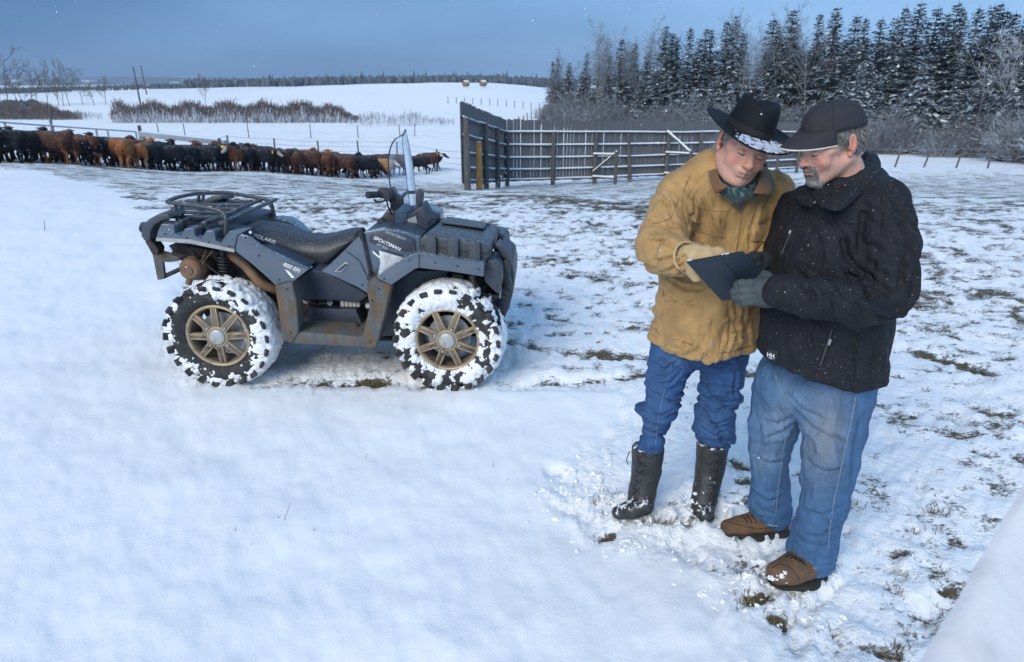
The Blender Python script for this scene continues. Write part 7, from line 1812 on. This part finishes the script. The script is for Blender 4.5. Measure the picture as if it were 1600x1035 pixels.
# ======================================================== tablet
tc_ = (TAB[0] + TAB[2]) / 2; tb = empty('tablet', tc_); tag(tb, 'tablet in a dark navy cover held tilted between the two men', 'tablet')
nT = (TAB[1] - TAB[0]).cross(TAB[3] - TAB[0]).normalized(); nT = nT if nT.y > 0 else -nT      # away from the camera
def tquad(name, q, d0, d1, m, bev): b = MB(); b.loft([[p + nT * d0 - tc_ for p in q], [p + nT * d1 - tc_ for p in q]]); return b.build(name, m, tb, False, bev, 2)
def tp_(u, v): return (TAB[0] * (1 - u) + TAB[1] * u) * (1 - v) + (TAB[3] * (1 - u) + TAB[2] * u) * v
tquad('cover', TAB, 0, .005, M_TAB, .002); inn = [tp_(.01, .01), tp_(.99, .01), tp_(.99, .99), tp_(.01, .99)]
tquad('tablet_body', inn, .0055, .0135, M_TABE, .002); tquad('screen', [tp_(.07, .07), tp_(.93, .07), tp_(.93, .93), tp_(.07, .93)], .0132, .0142, mat('screen_glass', (.12, .15, .18), .1, .1), .0005)
b = MB(); b.tube([tp_(.58, .02) - tc_ - nT * .0006, tp_(.58, .98) - tc_ - nT * .0006], .0007, 4); b.build('cover_fold', M_TABE, tb)
for u in (.05, .62, .70): b = MB(); b.box(tp_(u + .02, .0) + nT * .010 - tc_, (.014 if u < .1 or u > .65 else .006, .004, .003), (TAB[1] - TAB[0]).to_track_quat('X', 'Z').to_matrix()); b.build('button', M_WHITE, tb, False, .0008)
# ---------------------------------------------------------------- small stuff on and above the snow
rs = np.random.RandomState(77)
# grass blades and stalks where the turf shows
V = []; K = []; F = []; m = 0
def blades(x, y, z, n, hmin, hmax, spread, k):
    global m
    for _ in range(n):
        a = rs.rand() * 6.28; h = rs.uniform(hmin, hmax); bx, by = x + rs.randn() * spread, y + rs.randn() * spread
        lean = np.array([math.cos(a), math.sin(a), 0]) * h * rs.uniform(.3, 1.1); w = np.array([-math.sin(a), math.cos(a), 0]) * .0016
        p = np.array([bx, by, z - .006]); q = p + lean * .45 + [0, 0, h * .7]; r_ = p + lean + [0, 0, h * .8]
        V.extend([p - w, p + w, q + w * .7, q - w * .7, r_]); F.append((m, m + 1, m + 2, m + 3)); F.append((m + 3, m + 2, m + 4)); K.extend([k, k]); m += 5
cand = 0; placed = 0
while placed < 1500 and cand < 60000:
    cand += 1
    Y = rs.uniform(1.25, 9) if rs.rand() < .75 else rs.uniform(1.25, 4); X = rs.uniform(-.6, .95) * Y
    s_ = soil_at(X, Y)
    if s_ < .36 + rs.rand() * .10: continue
    blades(X, Y, surf_z(X, Y), 5 if Y < 5 else 4, .008, .028 if Y < 5 else .04, .014, rs.randint(0, 3)); placed += 1
for (x, y) in [(560, 598), (585, 597), (600, 600), (470, 599), (440, 601), (500, 600), (1180, 940), (1170, 948), (1465, 800), (1430, 830), (1380, 1025), (1400, 1020), (940, 845), (1215, 972), (945, 788), (1040, 822), (1010, 826), (1145, 730), (1160, 735), (1330, 795)]:
    for _ in range(8):
        p = on(x + rs.randn() * 9, y + rs.randn() * 3); blades(p.x, p.y, surf_z(p.x, p.y), 7, .012, .035, .018, rs.randint(0, 3))
M_G1 = mat('olive_grass', (.10, .10, .035), .9, .3, 30); M_G2 = mat('straw_grass', (.30, .22, .11), .9, .3, 30); M_G3 = mat('brown_leaf_litter', (.10, .062, .035), .9, .3, 30)
o = link('grass', new_mesh('grass', np.array(V), F, False, [M_G1, M_G2, M_G3], K)); tag(o, 'short brown and olive grass poking through the thin snow', kind='stuff')
# single stalks standing out of the smooth drift
M_STALK = mat('dry_stalk', (.06, .05, .045), .9, .2, 20)
stalks = []
for x0, y0, x1, y1 in [(443, 817, 453, 786), (366, 834, 368, 822), (770, 733, 770, 718), (488, 835, 492, 824), (570, 715, 572, 708), (70, 362, 69, 342), (488, 618, 490, 606), (716, 897, 716, 890), (785, 753, 795, 748), (438, 815, 434, 806), (1355, 990, 1348, 1005), (1395, 1010, 1400, 995), (1300, 985, 1290, 965), (262, 360, 260, 350), (390, 855, 394, 848), (1065, 640, 1062, 628), (858, 560, 856, 548)]:
    p = on(x0, y0); t = at(x1, y1, p.y + .01); b = MB(); p.z = surf_z(p.x, p.y) - .01; b.tube([p, (p + t) / 2 + Vector((.002, 0, 0)), t], [.0013 * max(1, p.y / 3), .0013 * max(1, p.y / 3), .0006], 4); o = b.build('dry_stalk', M_STALK)
    tag(o, 'single thin dry stalk standing out of the snow', 'stalk', 'thin dry stalks standing out of the snow')
# crumbs and clods of kicked-up snow
ico = []
t_ = (1 + 5 ** .5) / 2; iv = np.array([(-1, t_, 0), (1, t_, 0), (-1, -t_, 0), (1, -t_, 0), (0, -1, t_), (0, 1, t_), (0, -1, -t_), (0, 1, -t_), (t_, 0, -1), (t_, 0, 1), (-t_, 0, -1), (-t_, 0, 1)]) / math.hypot(1, t_)
ifc = np.array([(0, 11, 5), (0, 5, 1), (0, 1, 7), (0, 7, 10), (0, 10, 11), (1, 5, 9), (5, 11, 4), (11, 10, 2), (10, 7, 6), (7, 1, 8), (3, 9, 4), (3, 4, 2), (3, 2, 6), (3, 6, 8), (3, 8, 9), (4, 9, 5), (2, 4, 11), (6, 2, 10), (8, 6, 7), (9, 8, 1)])
e2 = {}; v2 = [tuple(v) for v in iv]; f2 = []
def mid_(a, b):
    k = (min(a, b), max(a, b))
    if k not in e2: q = np.array(v2[a]) + np.array(v2[b]); v2.append(tuple(q / np.linalg.norm(q))); e2[k] = len(v2) - 1
    return e2[k]
for a, b_, c in ifc.tolist(): x, y, z = mid_(a, b_), mid_(b_, c), mid_(c, a); f2 += [(a, x, z), (b_, y, x), (c, z, y), (x, y, z)]
sv = np.array(v2); sf = np.array(f2)
def crumbs(name, label, pts, sizes, mat_, seed, squash=.75):
    r2 = np.random.RandomState(seed); n = len(pts); VV = []; 
    for p, s in zip(pts, sizes):
        q = sv * s * (1 + (vnoise(sv * 2.6 + r2.rand(3) * 30, 1)[:, None] - .5) * 2.2) * r2.uniform(.6, 1.35, 3) * [1, 1, squash]; aa = r2.rand() * 6.28; q = q @ np.array([[math.cos(aa), math.sin(aa), 0], [-math.sin(aa), math.cos(aa), 0], [0, 0, 1]]); VV.append(q + p)
    VV = np.concatenate(VV); FF = (sf[None] + (np.arange(n) * len(sv))[:, None, None]).reshape(-1, 3)
    o = link(name, new_mesh(name, VV, FF, False, [mat_])); tag(o, label, kind='stuff'); return o
P_ = []; Z_ = []
def scatter(x, y, sx, sy, n, s0, s1):
    for _ in range(n):
        p = on(x + rs.randn() * sx, y + rs.randn() * sy); s = .8 * (s0 * .7 + (s1 - s0) * rs.rand() ** 4); P_.append((p.x, p.y, surf_z(p.x, p.y) + s * .0 - .001)); Z_.append(s)
scatter(985, 815, 35, 12, 110, .004, .020); scatter(965, 800, 10, 6, 40, .004, .018); scatter(1095, 805, 26, 10, 80, .004, .018); scatter(1130, 790, 18, 8, 30, .004, .014)
scatter(1215, 905, 22, 14, 70, .004, .022); scatter(1150, 830, 22, 10, 50, .004, .013); scatter(905, 765, 30, 16, 110, .004, .020); scatter(1160, 930, 50, 30, 130, .003, .018)
scatter(1240, 940, 70, 35, 150, .003, .014); scatter(1000, 855, 60, 14, 90, .003, .016); scatter(1060, 770, 45, 20, 70, .003, .010); scatter(1400, 850, 90, 70, 160, .003, .010)
scatter(930, 740, 30, 14, 70, .004, .018); scatter(860, 790, 20, 14, 60, .003, .014); scatter(430, 600, 40, 3, 40, .004, .014); scatter(690, 607, 40, 3, 50, .004, .016); scatter(1185, 900, 8, 8, 8, .018, .034); scatter(1135, 800, 6, 5, 5, .012, .022); scatter(990, 806, 14, 8, 14, .012, .022)
crumbs('snow_clods', 'loose crumbs and clods of kicked-up snow round the boots and wheels', P_, Z_, M_SNOWC, 3)
# snow stuck on the boots and shoes
for pp, n, par in (([(968, 802, 2.56), (985, 805, 2.555), (1000, 806, 2.55), (998, 795, 2.55)], 90, None), ([(1098, 803, 2.56), (1104, 808, 2.56), (1090, 785, 2.57)], 70, None), ([(1205, 900, 2.03), (1225, 905, 2.03)], 10, None)):
    pts = []; sz = []
    for _ in range(n):
        q = pp[rs.randint(len(pp))]; v = S(q[0] + rs.randn() * 8, q[1] + rs.randn() * 4.5, q[2] - .012); pts.append(tuple(v)); sz.append(rs.uniform(.003, .010))
    crumbs('boot_snow', 'snow balled up on a boot', pts, sz, M_SNOWC, 5, .9)
# falling flakes
pts = []; sz = []
for _ in range(900):
    Y = rs.uniform(1.2, 5) if rs.rand() < .12 else rs.uniform(4, 26); X = rs.uniform(-.78, .78) * Y; z = gz(X, Y) + rs.uniform(.2, 3); pts.append((X, Y, z)); sz.append(rs.uniform(.0016, .0032) * (1 + Y * .10))
fv = np.array([(0, 0, 1), (1, 0, 0), (0, 1, 0), (-1, 0, 0), (0, -1, 0), (0, 0, -1)], float); ff = np.array([(0, 1, 2), (0, 2, 3), (0, 3, 4), (0, 4, 1), (5, 2, 1), (5, 3, 2), (5, 4, 3), (5, 1, 4)])
VV = (fv[None] * np.array(sz)[:, None, None] + np.array(pts)[:, None, :]).reshape(-1, 3); FF = (ff[None] + (np.arange(len(pts)) * 6)[:, None, None]).reshape(-1, 3)
o = link('snowflakes', new_mesh('snowflakes', VV, FF, True, [M_SNOWC])); tag(o, 'light snowflakes drifting down across the yard', kind='stuff')
# snow-covered ledge close to the lens in the lower right corner
q0, q1, q2, q3 = at(1408, 1068, .46), at(1612, 716, .66), at(1900, 780, .74), at(1900, 1200, .42)
nu, nv = 40, 30; G = []
for j in range(nv + 1):
    for i in range(nu + 1):
        u, v = i / nu, j / nv; p = (q0 * (1 - u) + q1 * u) * (1 - v) + (q3 * (1 - u) + q2 * u) * v
        n_ = fbm(np.array([[p.x * 9, p.y * 9, p.z * 9]]), 3, 1)[0] - .5; p = p + Vector((0, 0, n_ * .020 - .020 * max(0, 1 - v / .16) ** 2)) + (q0 - q3).normalized() * (-(n_) * .02 if v < .05 else 0); G.append(p)
W_ = nu + 1; n0 = len(G); F = [(j * W_ + i, (j + 1) * W_ + i, (j + 1) * W_ + i + 1, j * W_ + i + 1) for j in range(nv) for i in range(nu)]
b = MB(); low = [p + Vector((0.02, 0.01, -.22)) for p in G]; b.add(G + low, F + [tuple(reversed([k + n0 for k in f])) for f in F] + [(i, i + 1, n0 + i + 1, n0 + i) for i in range(nu)] + [((j + 1) * W_, j * W_, n0 + j * W_, n0 + (j + 1) * W_) for j in range(nv)] + [(j * W_ + nu, (j + 1) * W_ + nu, n0 + (j + 1) * W_ + nu, n0 + j * W_ + nu) for j in range(nv)] + [(nv * W_ + i + 1, nv * W_ + i, n0 + nv * W_ + i, n0 + nv * W_ + i + 1) for i in range(nu)])
M_LEDGE = mat('ledge_snow', (.60, .60, .62), .75, .05, 6, bump=.004, bscale=18, col2=(.50, .49, .51), c2scale=14, c2pos=(.55, .8))
o = b.build('snow_covered_ledge', M_LEDGE, None, True); tag(o, 'blurred snow-covered ledge close to the camera in the bottom right corner', 'ledge')
